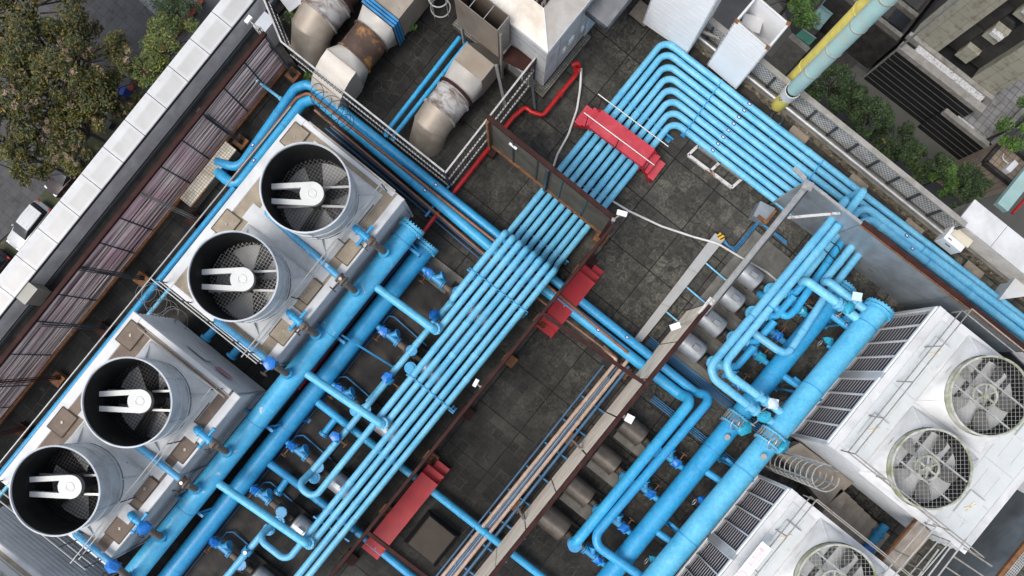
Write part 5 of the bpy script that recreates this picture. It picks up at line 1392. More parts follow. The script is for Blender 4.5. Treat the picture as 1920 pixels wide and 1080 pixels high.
# ================================================================ cooling towers, right pair
C0, C1_, C2_ = W(1760, 573, DZ), W(1553, 838, DZ), W(1812, 1035, DZ)
cx0 = (C0.x + C1_.x) / 2; cy1 = C0.y; cy0 = (C1_.y + C2_.y) / 2; cx1 = C2_.x
BLADE_SHADE = M('shaded grey fan blade', (.085, .085, .08), .6, 0, .2, 5, dirt=(.07, .07, .06), da=.42, ds=5)  # darker copy of the blade colour for blades in shade
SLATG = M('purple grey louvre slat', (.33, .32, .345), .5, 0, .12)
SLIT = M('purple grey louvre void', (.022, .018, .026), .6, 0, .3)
def box_fan(par, c):
    z = DZ
    r = 1.30
    f = off(MB().lathe((0, 0, 0), [(r + .10, .30), (r + .02, .45), (r + .0, .72), (r + .04, .74), (r + .04, .80), (r - .02, .81), (r - .03, .74)], 64), (c.x, c.y, z)).build('fan_ring', ALGAE, par)
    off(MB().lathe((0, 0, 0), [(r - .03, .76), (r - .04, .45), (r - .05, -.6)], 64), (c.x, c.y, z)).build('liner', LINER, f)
    off(skirt(MB(), (0, 0), 1.44, r + .05, .01, .50), (c.x, c.y, z)).build('skirt', WHITE, f)
    for k in range(4):
        mb = MB()
        a = PI / 4 + k * PI / 2
        d = Vector((math.cos(a), math.sin(a), 0))
        mb.bar(d * 1.36 + Vector((0, 0, .50)), d * 2.0 + Vector((0, 0, .04)), .03, .05)
        off(mb, (c.x, c.y, z)).build('gusset', WHITE, f)
    off(disc_grid(MB(), r - .02, .76, .135, .0065, R(40), .008), (c.x, c.y, z)).build('guard', WIRE_L, f)
    mb = MB()
    for s in (-.42, .42): mb.bar((-r * .93, s, .70), (r * .93, s, .70), .05, .05)
    off(mb, (c.x, c.y, z)).build('guard_bar', WIRE_L, f)
    a0 = .35
    for k in range(5):
        a = a0 + k * 2 * PI / 5
        d = Vector((math.cos(a), math.sin(a), 0)); n = Vector((-d.y, d.x, 0))
        mb = MB(); pts = []
        for (rr, w0, w1) in ((.50, -.06, .06), (.64, -.15, .13), (.90, -.23, .20), (1.10, -.22, .19), (1.18, -.10, .09)):
            pts.append((d * rr + n * w0 + Vector((0, 0, .20)), d * rr + n * w1 + Vector((0, 0, .38))))
        lo = [p[0] for p in pts] + [p[1] for p in pts][::-1]
        mb.hexa(lo, [p + Vector((0, 0, .025)) for p in lo])
        mb.bar(d * .25 + Vector((0, 0, .3)), d * .5 + Vector((0, 0, .3)), .07, .06)
        off(mb, (c.x, c.y, z)).build('blade', BLADE_W if k in (2, 3) else BLADE_SHADE, f)  # white on the lit blades, shade put into the colour of the rest
    mb = MB().torus((0, 0, .5), Vector((0, 0, 1)), .40, .045, 36, 8).cyl((0, 0, .3), (0, 0, .60), .10, 20).cyl((0, 0, .6), (0, 0, .64), .06, 16)
    for k in range(6):
        a = k * PI / 3; mb.bar((0, 0, .5), (.4 * math.cos(a), .4 * math.sin(a), .5), .06, .05)
    off(mb, (c.x, c.y, z)).build('pulley', ALGAE, f)
    mb = MB()
    for s in (-.5, .5): mb.bar((s, -r * .97, .1), (s, r * .97, .1), .12, .12)
    off(mb, (c.x, c.y, z)).build('cross_beam', BLADE, f)
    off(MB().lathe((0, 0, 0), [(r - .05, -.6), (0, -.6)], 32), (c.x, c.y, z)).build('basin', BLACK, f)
    return f
def right_tower(label):
    t = thing('cooling_tower', label, 'cooling tower', ((cx0 + cx1) / 2, (cy0 + cy1) / 2, 0), 'white louvred cooling towers')
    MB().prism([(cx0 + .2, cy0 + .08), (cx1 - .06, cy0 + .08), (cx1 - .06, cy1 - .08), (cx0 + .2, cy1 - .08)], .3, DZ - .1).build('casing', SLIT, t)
    MB().corr((cx0 + .06, cy0 + .06, 0), (cx1 - .06, cy0 + .06, 0), .3, DZ - .12, 9, .09, True, (0, -1, 0)).build('corrugated_side', PALEGREY, t)
    MB().corr((cx0 + .06, cy1 - .06, 0), (cx1 - .06, cy1 - .06, 0), .3, DZ - .12, 16, .05, True, (0, 1, 0)).build('corrugated_side', PALEGREY, t)
    MB().corr((cx1 - .06, cy0 + .06, 0), (cx1 - .06, cy1 - .06, 0), .3, DZ - .12, 16, .05, True, (1, 0, 0)).build('corrugated_side', PALEGREY, t)
    # louvred long face in two banks of four bays
    ym = (cy0 + cy1) / 2
    for (a, b) in ((cy0 + .1, ym - .16), (ym + .16, cy1 - .08)):
        n = 4
        for k in range(n):
            u, v = a + (b - a) * k / n + .04, a + (b - a) * (k + 1) / n - .04
            mb = MB()
            m = 13
            for j in range(m):
                z = .42 + (DZ - .62) * j / m
                mb.hexa([(cx0 + .02, u, z), (cx0 + .042, u, z + .008), (cx0 + .042, v, z + .008), (cx0 + .02, v, z)], [(cx0 + .02, u, z + .012), (cx0 + .042, u, z + .02), (cx0 + .042, v, z + .02), (cx0 + .02, v, z + .012)])
            mb.build('louvre', SLATG, t)
        for k in range(n + 1):
            y = a + (b - a) * k / n
            MB().box((cx0 + .02, y, (DZ + .2) / 2), (.07, .05, DZ - .3)).build('mullion', WHITE_B, t)
        for z in (.34, DZ - .14):
            MB().box((cx0 + .02, (a + b) / 2, z), (.15, b - a + .09, .12)).build('louvre_rail', WHITE_B, t)
    MB().box((cx0 + .05, ym, DZ / 2), (.12, .26, DZ - .3)).build('corner_post', WHITE, t)
    for y in (cy0 + .03, cy1 - .03):
        MB().box((cx0 + .05, y, DZ / 2), (.13, .1, DZ - .2)).build('corner_post', WHITE, t)
    # deck
    MB().prism([(cx0, cy0), (cx1, cy0), (cx1, cy1), (cx0, cy1)], DZ - .1, DZ - .01).build('deck', WHITE, t)
    for (x, y, sx, sy) in ((cx0 + .14, (cy0 + cy1) / 2, .28, cy1 - cy0 + .04), (cx1 - .14, (cy0 + cy1) / 2, .28, cy1 - cy0 + .04), ((cx0 + cx1) / 2, cy1 - .1, cx1 - cx0 - .58, .22), ((cx0 + cx1) / 2, cy0 + .1, cx1 - cx0 - .58, .22)):
        mb = MB().box((x, y, DZ - .012), (sx, sy, .045))
        L_ = max(sx, sy)
        for k in range(int(L_ / .45)):
            o_ = -L_ / 2 + .2 + k * .45
            mb.cyl((x + (o_ if sx > sy else sx * .3), y + (o_ if sy > sx else sy * .3), DZ), (x + (o_ if sx > sy else sx * .3), y + (o_ if sy > sx else sy * .3), DZ + .025), .016, 6)
        mb.build('deck_border', WHITE, t)
    cs = [W(1858, 743, DZ + .8), W(1748, 880, DZ + .8)]
    xm = (cs[0].x + cs[1].x) / 2
    for xa_, xb_ in ((cx0 + .32, xm - 1.52), (xm + 1.52, cx1 - .32)):
        for k in range(4):
            ya2 = cy0 + .3 + (cy1 - cy0 - .6) * k / 4; yb2 = cy0 + .3 + (cy1 - cy0 - .6) * (k + 1) / 4
            mb = MB().prism([(xa_, ya2 + .015), (xb_, ya2 + .015), (xb_, yb2 - .015), (xa_, yb2 - .015)], DZ - .008, DZ + .012)
            for q in (.3, .7):
                xx = xa_ + (xb_ - xa_) * q
                mb.box((xx, (ya2 + yb2) / 2, DZ + .02), (.03, (yb2 - ya2) * .6, .025))
            mb.build('deck_plate', PALEDECK, t)
        for k in (0, 1):
            xx, yy = (xa_ + xb_) / 2, cy0 + (cy1 - cy0) * (.22 + .55 * k)
            h = MB().box((xx, yy, DZ + .07), (.62, .9, .12)).build('hatch', PALEDECK, t)
            for a in (.9, 1.5): MB().box((xx, yy, DZ + .145), (.4, .05, .03), a).build('strap', BEIGESTRAP, h)
    for c in cs: c.z = DZ; box_fan(t, c)
    for z in (DZ + 1.0, DZ + .5):
        MB().tube([(cx0 + .45, cy0 + .1, z), (cx0 + .45, cy1 + .15, z)], .022, 0, 8).build('hand_rail', GALV_D, t)
        MB().tube([(cx0 + .45, cy0 + .1, z), (cx1 - .1, cy0 + .1, z)], .022, 0, 8).build('hand_rail', GALV_D, t)
        MB().tube([(cx0 + .45, cy1 + .15, z), (cx1 - .1, cy1 + .15, z)], .022, 0, 8).build('hand_rail', GALV_D, t)
    for k in range(5):
        y = cy0 + .1 + (cy1 - cy0) * k / 4
        MB().tube([(cx0 + .45, y, DZ), (cx0 + .45, y, DZ + 1.0)], .02, 0, 8).build('rail_post', GALV_D, t)
        x = cx0 + .45 + (cx1 - cx0 - .6) * k / 4
        MB().tube([(x, cy0 + .1, DZ), (x, cy0 + .1, DZ + 1.0)], .02, 0, 8).build('rail_post', GALV_D, t)
    return t
PALEDECK = M('pale grey deck plate', (.52, .545, .545), .5, 0, .04, 1.5, dirt=(.46, .46, .43), da=.3, ds=1.2, dw=.2, fine=.03)
BEIGESTRAP = M('beige strap', (.66, .60, .46), .6)
TC = right_tower('upper right white cooling tower with louvred face and two caged fans')
dl = W(1570, 1097, DZ + .8) - W(1858, 743, DZ + .8); dl.z = 0
TD = copy_tree(TC, None, dl)
TD['label'] = 'lower right white cooling tower at the bottom edge with a red lettered banner'
# the banner tied to the rail of the lower tower
p0, p1 = W(1438, 1022, DZ + .75), W(1376, 1098, DZ + .75)
d = (p1 - p0).normalized(); n = Vector((-d.y, d.x, 0)) * .2
t = thing('banner', 'white banner with pink lettering and a cog mark on the rail of the lower tower', 'banner', ((p0 + p1) / 2).to_tuple())
BANNER = M('banner cloth', (.80, .80, .81), .7, 0, .04)
PINK = M('faded pink print', (.74, .50, .54), .7, 0, .1)
nn = n.normalized()
MB().hexa([p0 - n, p0 + n, p1 + n, p1 - n], [p0 - n + Vector((0, 0, .012)), p0 + n + Vector((0, 0, .012)), p1 + n + Vector((0, 0, .012)), p1 - n + Vector((0, 0, .012))]).build('cloth', BANNER, t)
mb = MB()
z = Vector((0, 0, .018))
def bb(a, b, u, v, w_):   # strokes in banner coordinates: a,b along, u,v across
    A = p0 + d * a + nn * u; B = p0 + d * b + nn * v
    mb.bar(A + z, B + z, w_, .006)
for (a, b, u, v, w_) in ((.22, .22, -.14, .06, .075), (.84, .84, -.13, .04, .075), (.26, .80, -.125, -.125, .022), (.26, .80, -.045, -.045, .022), (.26, .80, .0, .0, .022), (.26, .80, .045, .045, .022), (.26, .90, .12, .12, .03), (.60, .56, -.13, -.05, .03)):
    bb(a, b, u, v, w_)
mb.build('lettering', PINK, t)
cc = p0 + d * 1.30 + Vector((0, 0, .012))
mb = MB().torus(cc, Vector((0, 0, 1)), .145, .014, 28, 6).torus(cc, Vector((0, 0, 1)), .06, .012, 20, 6)
for k in range(10):
    a = k * PI / 5; e = Vector((math.cos(a), math.sin(a), 0)); mb.bar(cc + e * .15, cc + e * .19, .045, .02)
mb.build('cog_mark', PINK, t)
dl3 = dlt * 2.03
TE = copy_tree(TA, None, dl3)
TE['label'] = 'third tower at the bottom left corner, only its corrugated side and deck edge in view'
# base slabs under the towers
for (lb, x0, x1, y0_, y1_) in (('left', ax0 - .1, ax1 + .1, ay0 + dlt.y - .1, ay1 + .1), ('right', cx0 - .1, cx1 + .1, cy0 + dl.y - .1, cy1 + .1)):
    pass
# ================================================================ pumps
XD, YDIR = Vector((1, 0, 0)), Vector((0, 1, 0))
def suction(label, a, dirx=1, L=1.3, wrap=PLASTIC, kind=0, group='suction lines of the left pumps', z=.55):
    """pipe stub, wrapped valve, flanged strainer, dark joint; runs along the X axis of the place"""
    s = a.copy(); s.z = z
    D_ = XD * dirx
    t = thing('suction_line', label, 'pump pipe', (s.x, s.y, 0), group)
    P = lambda f, dz=0, dy=0: s + D_ * f + Vector((0, dy, dz))
    MB().cyl(P(-.35), P(.42), .115, 16).build('pipe', BLUE_V, t)
    v = MB().cyl(P(.40), P(.66), .15, 16).cyl(P(.38), P(.43), .2, 18).cyl(P(.63), P(.68), .2, 18).bolts(P(.65), D_, .17, 8, .014, .06).build('valve_body', BLUE_D, t)
    MB().ball(P(.52, .12), .21, (1, .9, .85), 1, .24).build('plastic_wrap', wrap, v)
    MB().tube([P(.5, .1), P(.5, .1, -.42 * dirx)], .025).torus(P(.5, .1, -.44 * dirx), YDIR, .12, .014, 16, 6).build('hand_wheel', RUST, v)
    y = MB().cyl(P(.68), P(1.12), .135, 16).cyl(P(.80), P(.98) + Vector((0, .26, .10)), .11, 14).cyl(P(.97) + Vector((0, .25, .095)), P(1.0) + Vector((0, .29, .11)), .17, 16)
    y.cyl(P(1.12), P(1.17), .2, 18).cyl(P(1.2), P(1.24), .2, 18).bolts(P(1.18), D_, .17, 8, .014, .07)
    y.build('strainer', BLUE_D, t)
    MB().cyl(P(1.24), P(1.24 + L - 1.0), .12, 16).build('joint', BROWNPIPE, t)
    return t

def pump(label, a, rz, mat, group, length=1.0, rad=.36, hood=False, disc=True, elbow=0, base=None):
    """a: floor point under the pump inlet; local +x runs inlet -> volute -> motor"""
    t = thing('pump', label, 'pump', (a.x, a.y, 0), group)
    cs, sn = math.cos(rz), math.sin(rz)
    P = lambda x, y, z: Vector((a.x + x * cs - y * sn, a.y + x * sn + y * cs, z))
    ax = Vector((cs, sn, 0)); si = Vector((-sn, cs, 0)); up = Vector((0, 0, 1))
    MB().hexa([P(-.15, -.42, .0), P(1.9, -.42, .0), P(1.9, .42, .0), P(-.15, .42, .0)], [P(-.15, -.42, .15), P(1.9, -.42, .15), P(1.9, .42, .15), P(-.15, .42, .15)]).build('base_plate', base or CONC_D, t)
    mb = MB().cyl(P(0, 0, .55), P(.18, 0, .55), .2, 18).lathe(P(.3, 0, .55), [(.12, -.14), (.30, -.12), (.36, 0), (.30, .12), (.12, .14)], 24, ax)
    mb.cyl(P(.44, 0, .55), P(.75, 0, .55), .12, 12).hexa([P(.2, -.3, .1), P(.75, -.3, .1), P(.75, .3, .1), P(.2, .3, .1)], [P(.25, -.16, .42), P(.7, -.16, .42), P(.7, .16, .42), P(.25, .16, .42)])
    mb.bolts(P(.47, 0, .55), ax, .27, 10, .022, .05).bolts(P(.1, 0, .55), ax, .17, 8, .018, .12)
    mb.build('volute', CAST, t)
    mb = MB().cyl(P(.30, .12, .78), P(.30, .12, .98), .13, 16).cyl(P(.30, .12, .98), P(.30, .12, 1.03), .21, 20).bolts(P(.30, .12, 1.0), up, .18, 8, .015, .06)
    mb.build('outlet_flange', BLUE_D, t)
    x0 = .85
    if hood:
        m = MB(); n = 14; rows = []
        for xx in (x0, x0 + length):
            rows.append([m.bm.verts.new(P(xx, rad * math.cos(PI * k / n) * 1.02, .42 + (rad + .05) * math.sin(PI * k / n))) for k in range(n + 1)] )
        bl = [[m.bm.verts.new(P(xx, s * rad * 1.02, .1)) for s in (1, -1)] for xx in (x0, x0 + length)]
        R0 = [bl[0][0]] + rows[0] + [bl[0][1]]; R1 = [bl[1][0]] + rows[1] + [bl[1][1]]
        for k in range(len(R0) - 1): m.face([R0[k], R0[k + 1], R1[k + 1], R1[k]], True)
        m.face(R0); m.face(R1[::-1])
        m.build('motor_hood', mat, t)
        mb = MB()
        for xx in (x0 + .02, x0 + length - .02): mb.torus(P(xx, 0, .44), ax, rad + .02, .016, 20, 6, 0, 2 * PI)
        mb.build('hood_rib', mat, t)
    else:
        m = MB().lathe(P(x0, 0, .55), [(.0, 0), (rad * .8, 0), (rad * .97, .05), (rad, .1), (rad, length - .16), (rad * .98, length - .02), (rad * .9, length), (0, length + .01)], 32, ax)
        m.build('motor', mat, t)
        for q in (.14, length - .2): MB().lathe(P(x0 + q, 0, .55), [(rad, -.012), (rad + .012, -.008), (rad + .012, .008), (rad, .012)], 32, ax).build('motor_seam', mat, t)
        MB().box(P(x0 + .42, 0, .55 + rad + .06), (.26, .17, .14), rz).build('terminal_box', TAGWHITE if elbow != 2 else MOTOR, t)
        mb = MB()
        for s in (-1, 1):
            for q in (.2, length - .25): mb.hexa([P(x0 + q - .06, s * .36, .1), P(x0 + q + .06, s * .36, .1), P(x0 + q + .06, s * .2, .1), P(x0 + q - .06, s * .2, .1)], [P(x0 + q - .05, s * .26, .34), P(x0 + q + .05, s * .26, .34), P(x0 + q + .05, s * .16, .34), P(x0 + q - .05, s * .16, .34)])
        mb.build('motor_foot', CAST, t)
    return t

GLP = 'grey pumps between left header and bundle'
left = [((785, 497), 'uppermost, right beside the flanged header end', (838, 540)), ((700, 605), 'second, below the uppermost cross pipe', (752, 645)), ((615, 713), 'third, under the middle cross pipe', (668, 752)),
        ((528, 820), 'fourth, beside the first U bend', (585, 865)), ((460, 903), 'fifth, under the lowest cross pipe', (520, 950)), ((385, 1000), 'sixth, at the bottom edge of the photo', (448, 1044))]
for i, (p, lb, m_) in enumerate(left):
    a = W(p[0], p[1], .55)
    suction('wrapped suction line on the lower left header, ' + lb, a)
    c = a + XD * 1.55
    pump('grey motor pump on the left, ' + lb, Vector((c.x, c.y, 0)), 0, MOTOR, GLP, 1.12, .38)
# riser pipe sections of the left pump loops (u direction, at mid height)
GLR = 'pump riser pipes on the left'
pipe('riser pipe with two blue wrapped valves joining the first raised pipe to the second pump', [(846, 566, .92), (736, 700, .92), (690, 755, .95)], .125, 0, BLUE, GLR, coup=[.42], clamp=[.2])
pipe('riser pipe with wrapped valves dropping to the pump beside the first U bend', [(728, 712, 1.0), (660, 795, 1.02), (577, 893, 1.02), (566, 906, .6)], .125, .15, BLUE, GLR, coup=[.3, .62], clamp=[.45])
pipe('riser pipe with a steel collar running off the bottom edge', [(505, 985, 1.02), (490, 1003, 1.02), (430, 1075, 1.02), (380, 1135, 1.02)], .125, .15, BLUE, GLR, coup=[.4])
for i, (p, z, m_, lb) in enumerate([((815, 594), 1.05, PLASTIC, 'below the first raised pipe'), ((729, 712), 1.15, PLASTIC, 'ragged, halfway down the upper riser'), ((630, 820), 1.15, PLASTIC, 'on the riser above the first U bend')]):
    c = W(p[0], p[1], z)
    t = thing('wrapped_valve', 'blue plastic wrapped valve ' + lb, 'valve', (c.x, c.y, z - .2), 'wrapped valves of the risers')
    MB().cyl(c + YDIR * -.12, c + YDIR * .12, .19, 16).build('valve_body', BLUE_D, t)
    MB().ball(c + Vector((-.05, .05, .13)), .22, (1, 1, .85), 1, .24).build('plastic_wrap', m_, t)
    MB().tube([c, c + Vector((.45, 0, 0))], .025).torus(c + Vector((.46, 0, 0)), XD, .12, .014, 16, 6).build('hand_wheel', RUST, t)
c = W(464, 1033, 1.05)
t = thing('gear_valve', 'valve with steel gear cap on the riser at the bottom edge', 'valve', (c.x, c.y, .9))
MB().cyl(c + YDIR * -.1, c + YDIR * .1, .19, 16).bolts(c, YDIR, .17, 8, .016, .14).build('valve_body', BLUE_D, t)
MB().cyl(c + Vector((0, 0, .14)), c + Vector((0, 0, .26)), .07, 14).build('gear_cap', GALV, t)
for i, (p, lb) in enumerate([((770, 690), 'beside the second pump'), ((668, 770), 'behind the middle cross pipe'), ((590, 895), 'inside the first U bend'), ((523, 978), 'under the lowest cross pipe'), ((505, 992), 'at the start of the second U bend')]):
    c = W(p[0], p[1], .9)
    one(MB().cyl((c.x, c.y, .55), (c.x, c.y, 1.0), .14, 16).cyl((c.x, c.y, .85), (c.x, c.y, .9), .23, 20).cyl((c.x, c.y, .92), (c.x, c.y, .97), .23, 20).bolts((c.x, c.y, .91), Vector((0, 0, 1)), .19, 10, .016, .09),
        'outlet_joint', BLUE_V, 'flanged outlet joint of a left pump, ' + lb, 'flange', 'outlet joints of the left pumps')
# small hook shaped drain pipes between the left pumps
for i, (a, b, c_) in enumerate([((866 - 137, 592), (735, 592), (800, 648)), ((636, 707), (645, 704), (700, 750)), ((556, 817), (565, 814), (622, 862)), ((494, 905), (503, 902), (548, 940)), ((425, 998), (433, 995), (470, 1025))]):
    pipe(['uppermost', 'second', 'third', 'fourth', 'lowest'][i] + ' hooked drain pipe between the left pumps', [(a[0] - 12, a[1] + 15, .2), (a[0], a[1], .25), (b[0] + 4, b[1] + 2, .25), (c_[0], c_[1], .15)], .028, .1, BLUE_NL, 'hooked drain pipes', name='drain_pipe', seg=8)
# plinth slab under the pumps, left and right
one(MB().prism([(v.x, v.y) for v in px(0, (765, 500), (850, 566), (400, 1130), (310, 1062))], 0, .09), 'pump_plinth', CONC_D, 'dark concrete plinth under the left pumps', 'plinth')
one(MB().prism([(v.x, v.y) for v in px(0, (800, 470), (890, 540), (862, 574), (775, 506))], 0, .10), 'plinth_end', CONC, 'grey concrete plinth end beside the flanged header', 'plinth')
one(MB().prism([(v.x, v.y) for v in px(0, (1414, 432), (1502, 504), (1330, 722), (1235, 652))], 0, .10), 'pump_pad', CONC, 'pale concrete pad under the four grey pumps on the right', 'plinth')

# right pumps: grey
GRP = 'grey pumps on the right pad'
for i, (p, lb) in enumerate([((1402, 516), 'uppermost, under the galvanised rail'), ((1368, 558), 'second from the top'), ((1333, 604), 'third from the top'), ((1296, 650), 'lowest, beside the beige fence')]):
    c = W(p[0], p[1], .55) + XD * 1.36 + Vector((0, 0, -.55))
    pump('light grey motor pump on the right pad, ' + lb, Vector((c.x, c.y, 0)), PI, MOTOR, GRP, 1.0, .40, elbow=2, base=CONC)
    cc = Vector((c.x - .42, c.y + .1, 0))
    # big rough cast elbow on the outlet
    MBE = MB().tube([Vector((cc.x + .02, cc.y - .12, .6)), Vector((cc.x + .02, cc.y - .12, 1.15)), Vector((cc.x + .5, cc.y + .05, 1.2))], .17, .25, 18)
    MBE.cyl((cc.x + .02, cc.y - .12, .92), (cc.x + .02, cc.y - .12, 1.0), .27, 22).bolts((cc.x + .02, cc.y - .12, .96), Vector((0, 0, 1)), .23, 12, .02, .08)
    one(MBE, 'cast_elbow', BLUE_HC, 'rough blue cast elbow on a right pump, ' + lb, 'pipe elbow', 'cast elbows of the right pumps')
    r0 = Vector((cc.x + .5, cc.y + .05, 1.2))
    one(MB().tube([r0, r0 + Vector((.22, .25, 0)), r0 + Vector((.22, 1.15 if i else .9, .15))], .14, .2, 14), 'outlet_pipe', BLUE_V, 'short blue outlet pipe on a right pump, ' + lb, 'pipe', 'outlet pipes of the right pumps')
GS = 'suction lines of the right pumps'
for i, (p, lb, m_) in enumerate([((1522, 598), 'nearest the wall', PLASTIC_T), ((1478, 646), 'second from the wall', PLASTIC), ((1446, 686), 'third from the wall', PLASTIC_T), ((1406, 736), 'fourth from the wall', PLASTIC),
                               ((1288, 884), 'first beside the brown motors', PLASTIC), ((1240, 942), 'second beside the brown motors', PLASTIC), ((1190, 1006), 'third beside the brown motors', PLASTIC), ((1142, 1066), 'lowest in the photo', PLASTIC)]):
    suction('blue suction line on the lower right header, ' + lb, W(p[0], p[1], .6), -1, 1.35, m_, 0, GS)
# right pumps: brown hoods
GB = 'brown hooded pumps beside the beige fence'
for i, (p, lb) in enumerate([((1183, 803), 'uppermost, with a white lamp over it'), ((1133, 857), 'second from the top'), ((1083, 918), 'third from the top'), ((1037, 978), 'lowest and largest')]):
    c = W(p[0], p[1], .55) + XD * 1.42
    k = 1 if i < 3 else 1.12
    pump('brown hooded pump, ' + lb, Vector((c.x, c.y, 0)), PI, MOTOR_B, GB, .98 * k, .41 * k, True)
    cc = Vector((c.x - .35, c.y, 0))
    e = MB().cyl((cc.x, cc.y - .1, .6), (cc.x, cc.y - .1, 1.2), .15, 16)
    for z in (.82, .92, 1.02, 1.14): e.cyl((cc.x, cc.y - .1, z), (cc.x, cc.y - .1, z + .05), .26 if z != .92 else .2, 22)
    e.bolts((cc.x, cc.y - .1, .94), Vector((0, 0, 1)), .22, 12, .018, .16)
    one(e, 'ribbed_joint', BLUE_D, 'ribbed blue outlet joint of a brown hooded pump, ' + lb, 'pipe joint', 'ribbed joints of the brown pumps')
    if i < 3:
        q = W(p[0] + 8, p[1] + 30, .0)
        one(MB().box((q.x + .1, q.y - .05, .14), (2.0, .52, .28)), 'pump_block', CONC, 'weathered concrete block below a brown hooded pump, ' + lb, 'block', 'concrete blocks between brown pumps')
# connections between the right headers
for i, (a, b, lb) in enumerate([((1545, 580), (1602, 622), 'nearest the flange'), ((1462, 700), (1510, 733), 'below the louvred tower corner'), ((1318, 880), (1366, 912), 'beside the caged ladder'), ((1226, 993), (1272, 1025), 'lowest')]):
    pipe('blue link pipe between the two right headers, ' + lb, [(a[0], a[1], .9), (b[0], b[1], 1.4), (b[0] + 12, b[1] + 9, 1.9)], .13, .2, BLUE_V, 'links between the right headers', name='link_pipe', stick=[.5] if i != 1 else [.6])
# drain valves hanging on the left side of the upper right header
for i, (p, lb) in enumerate([((1552, 648), 'below the flanged end'), ((1478, 764), 'near the plastic wrapped valves'), ((1316, 946), 'beside the lower louvred tower'), ((1226, 1057), 'at the bottom edge')]):
    c = W(p[0], p[1], 1.2)
    t = thing('drain_valve', 'small drain valve on the upper right header, ' + lb, 'valve', (c.x, c.y, .9), 'drain valves of the right header')
    e = c + Vector((.55, 0, .35))
    MB().tube([c, e], .09).cyl(c + Vector((.16, 0, .10)), c + Vector((.22, 0, .14)), .18, 18).build('valve_body', BLUE_V, t)
    MB().ball(c + Vector((-.12, .12, .1)), .2, (1, .8, .8), 1, .24).build('plastic_wrap', PLASTIC_T if i != 2 else PLASTIC, t)
    MB().torus(c + Vector((-.28, -.1, .0)), XD, .13, .016, 18, 6).build('hand_wheel', GALV, t)
# bolted butterfly valves on both right headers
for i, (p, z, r, lb) in enumerate([((1374, 786), .85, .38, 'lower right header'), ((1443, 822), 2.0, .43, 'upper right header')]):
    c = W(p[0], p[1], z)
    h, dd = (h4a, h4d) if i == 0 else (h3a, h3d)
    c = h + dd * (c - h).dot(dd)
    t = thing('butterfly_valve', 'bolted valve wrapped in teal plastic on the ' + lb, 'valve', (c.x, c.y, z - r), 'wrapped valves of the right headers')
    mb = MB()
    for s in (-.2, .2): mb.cyl(c + dd * (s - .03), c + dd * (s + .03), r * 1.27, 36)
    mb.build('flange', BLUE_HC, t)
    MB().bolts(c, dd, r * 1.16, 20, .03, .27).build('bolt_rods', RUST if False else GALV_D, t)
    n = Vector((-dd.y, dd.x, 0))
    if n.x < 0: n = -n
    MB().ball(c + n * (r * .85) + Vector((0, 0, r * .75)), .34, (.8, 1, .8), 1, .24).build('plastic_wrap', PLASTIC_T, t)
    MB().torus(c + Vector((0, 0, r + .22)) - n * .1 - dd * -.15, (n + Vector((0, 0, 1))).normalized(), .24, .022, 26, 8).build('hand_wheel', GALV, t)
    g = c + dd * .72 + Vector((0, 0, r))
    MB().cyl(g, g + Vector((0, 0, .12)), .03).cyl(g + Vector((0, 0, .12)), g + Vector((0, 0, .17)), .11, 20).build('gauge', GALV, t)
for i, (p, z, m_, lb) in enumerate([((1448, 757), 2.35, TAGWHITE, 'pale plastic wrapped valve on the right pipe of the pair'), ((1433, 781), 2.35, PLASTIC_T, 'teal wrapped valve on the left pipe of the pair'), ((1592, 577), 2.2, PLASTIC_T, 'teal wrapped valve beside the flanged right header end')]):
    c = W(p[0], p[1], z)
    t = thing('wrapped_valve', lb, 'valve', (c.x, c.y, z - .3))
    MB().cyl(c + Vector((-.08, 0, -.15)), c + Vector((.08, 0, -.15)), .21, 18).build('valve_body', BLUE_HC, t)
    if m_ is TAGWHITE: MB().box(c + Vector((0, 0, .04)), (.32, .36, .2), .5).ball(c + Vector((0, 0, .1)), .2, (1, 1, .5), 2, .1).build('plastic_wrap', M('pale plastic wrap', (.5, .62, .66), .3, 0, .2, 9), t)
    else: MB().ball(c, .24, (1, 1, .8), 1, .24).build('plastic_wrap', m_, t)
    MB().tube([c + Vector((0, 0, -.1)), c + Vector((-.1, -.45, -.1))], .025).torus(c + Vector((-.1, -.47, -.1)), YDIR, .1, .014, 16, 6).build('hand_wheel', GALV_D, t)
c = W(1607, 556, 2.4)
t = thing('tag_plate', 'pale blue square plate on the pipe near the right header flange', 'plate', (c.x, c.y, 2.2))
MB().box(c, (.34, .3, .03), .5).build('plate', M('pale blue plate', (.55, .72, .78), .4, 0, .06), t)
MB().cyl(c + Vector((0, 0, -.2)), c, .03).build('stem', GALV, t)

# conduit groups between the right pumps
for g, (a, b, n, lb) in enumerate([((1215, 640), (1450, 828), 5, 'upper'), ((1222, 748), (1400, 890), 4, 'lower')]):
    for k in range(n):
        dx, dy = -3.1 * (k - n / 2) * .62 * 1.2, 3.1 * (k - n / 2) * .78 * 1.2
        one(MB().tube([W(a[0] + dx, a[1] + dy, .16), W(b[0] + dx, b[1] + dy, .16)], .017, 0, 8), 'conduit', BLUE_NL, '%s conduit of the %s group crossing between the right pumps' % (ORD[k], lb), 'conduit', 'thin blue conduits between the right pumps')
for k in range(3):
    o = k * 3.6
    pipe('%s of three thin blue conduits from the grey tray around the concrete pad' % ORD[k], [(1350 + o * .5, 449 - o, .12), (1366, 462 - o * .2, .12), (1379 - o * .2, 472 - o * 1.1, .12), (1424 - o * .2, 416 - o * .5 + 1, .12), (1475, 459 - o * .9, .12)], .018, .06, BLUE_NL, 'conduits round the pad', name='conduit', cat='conduit', seg=8)
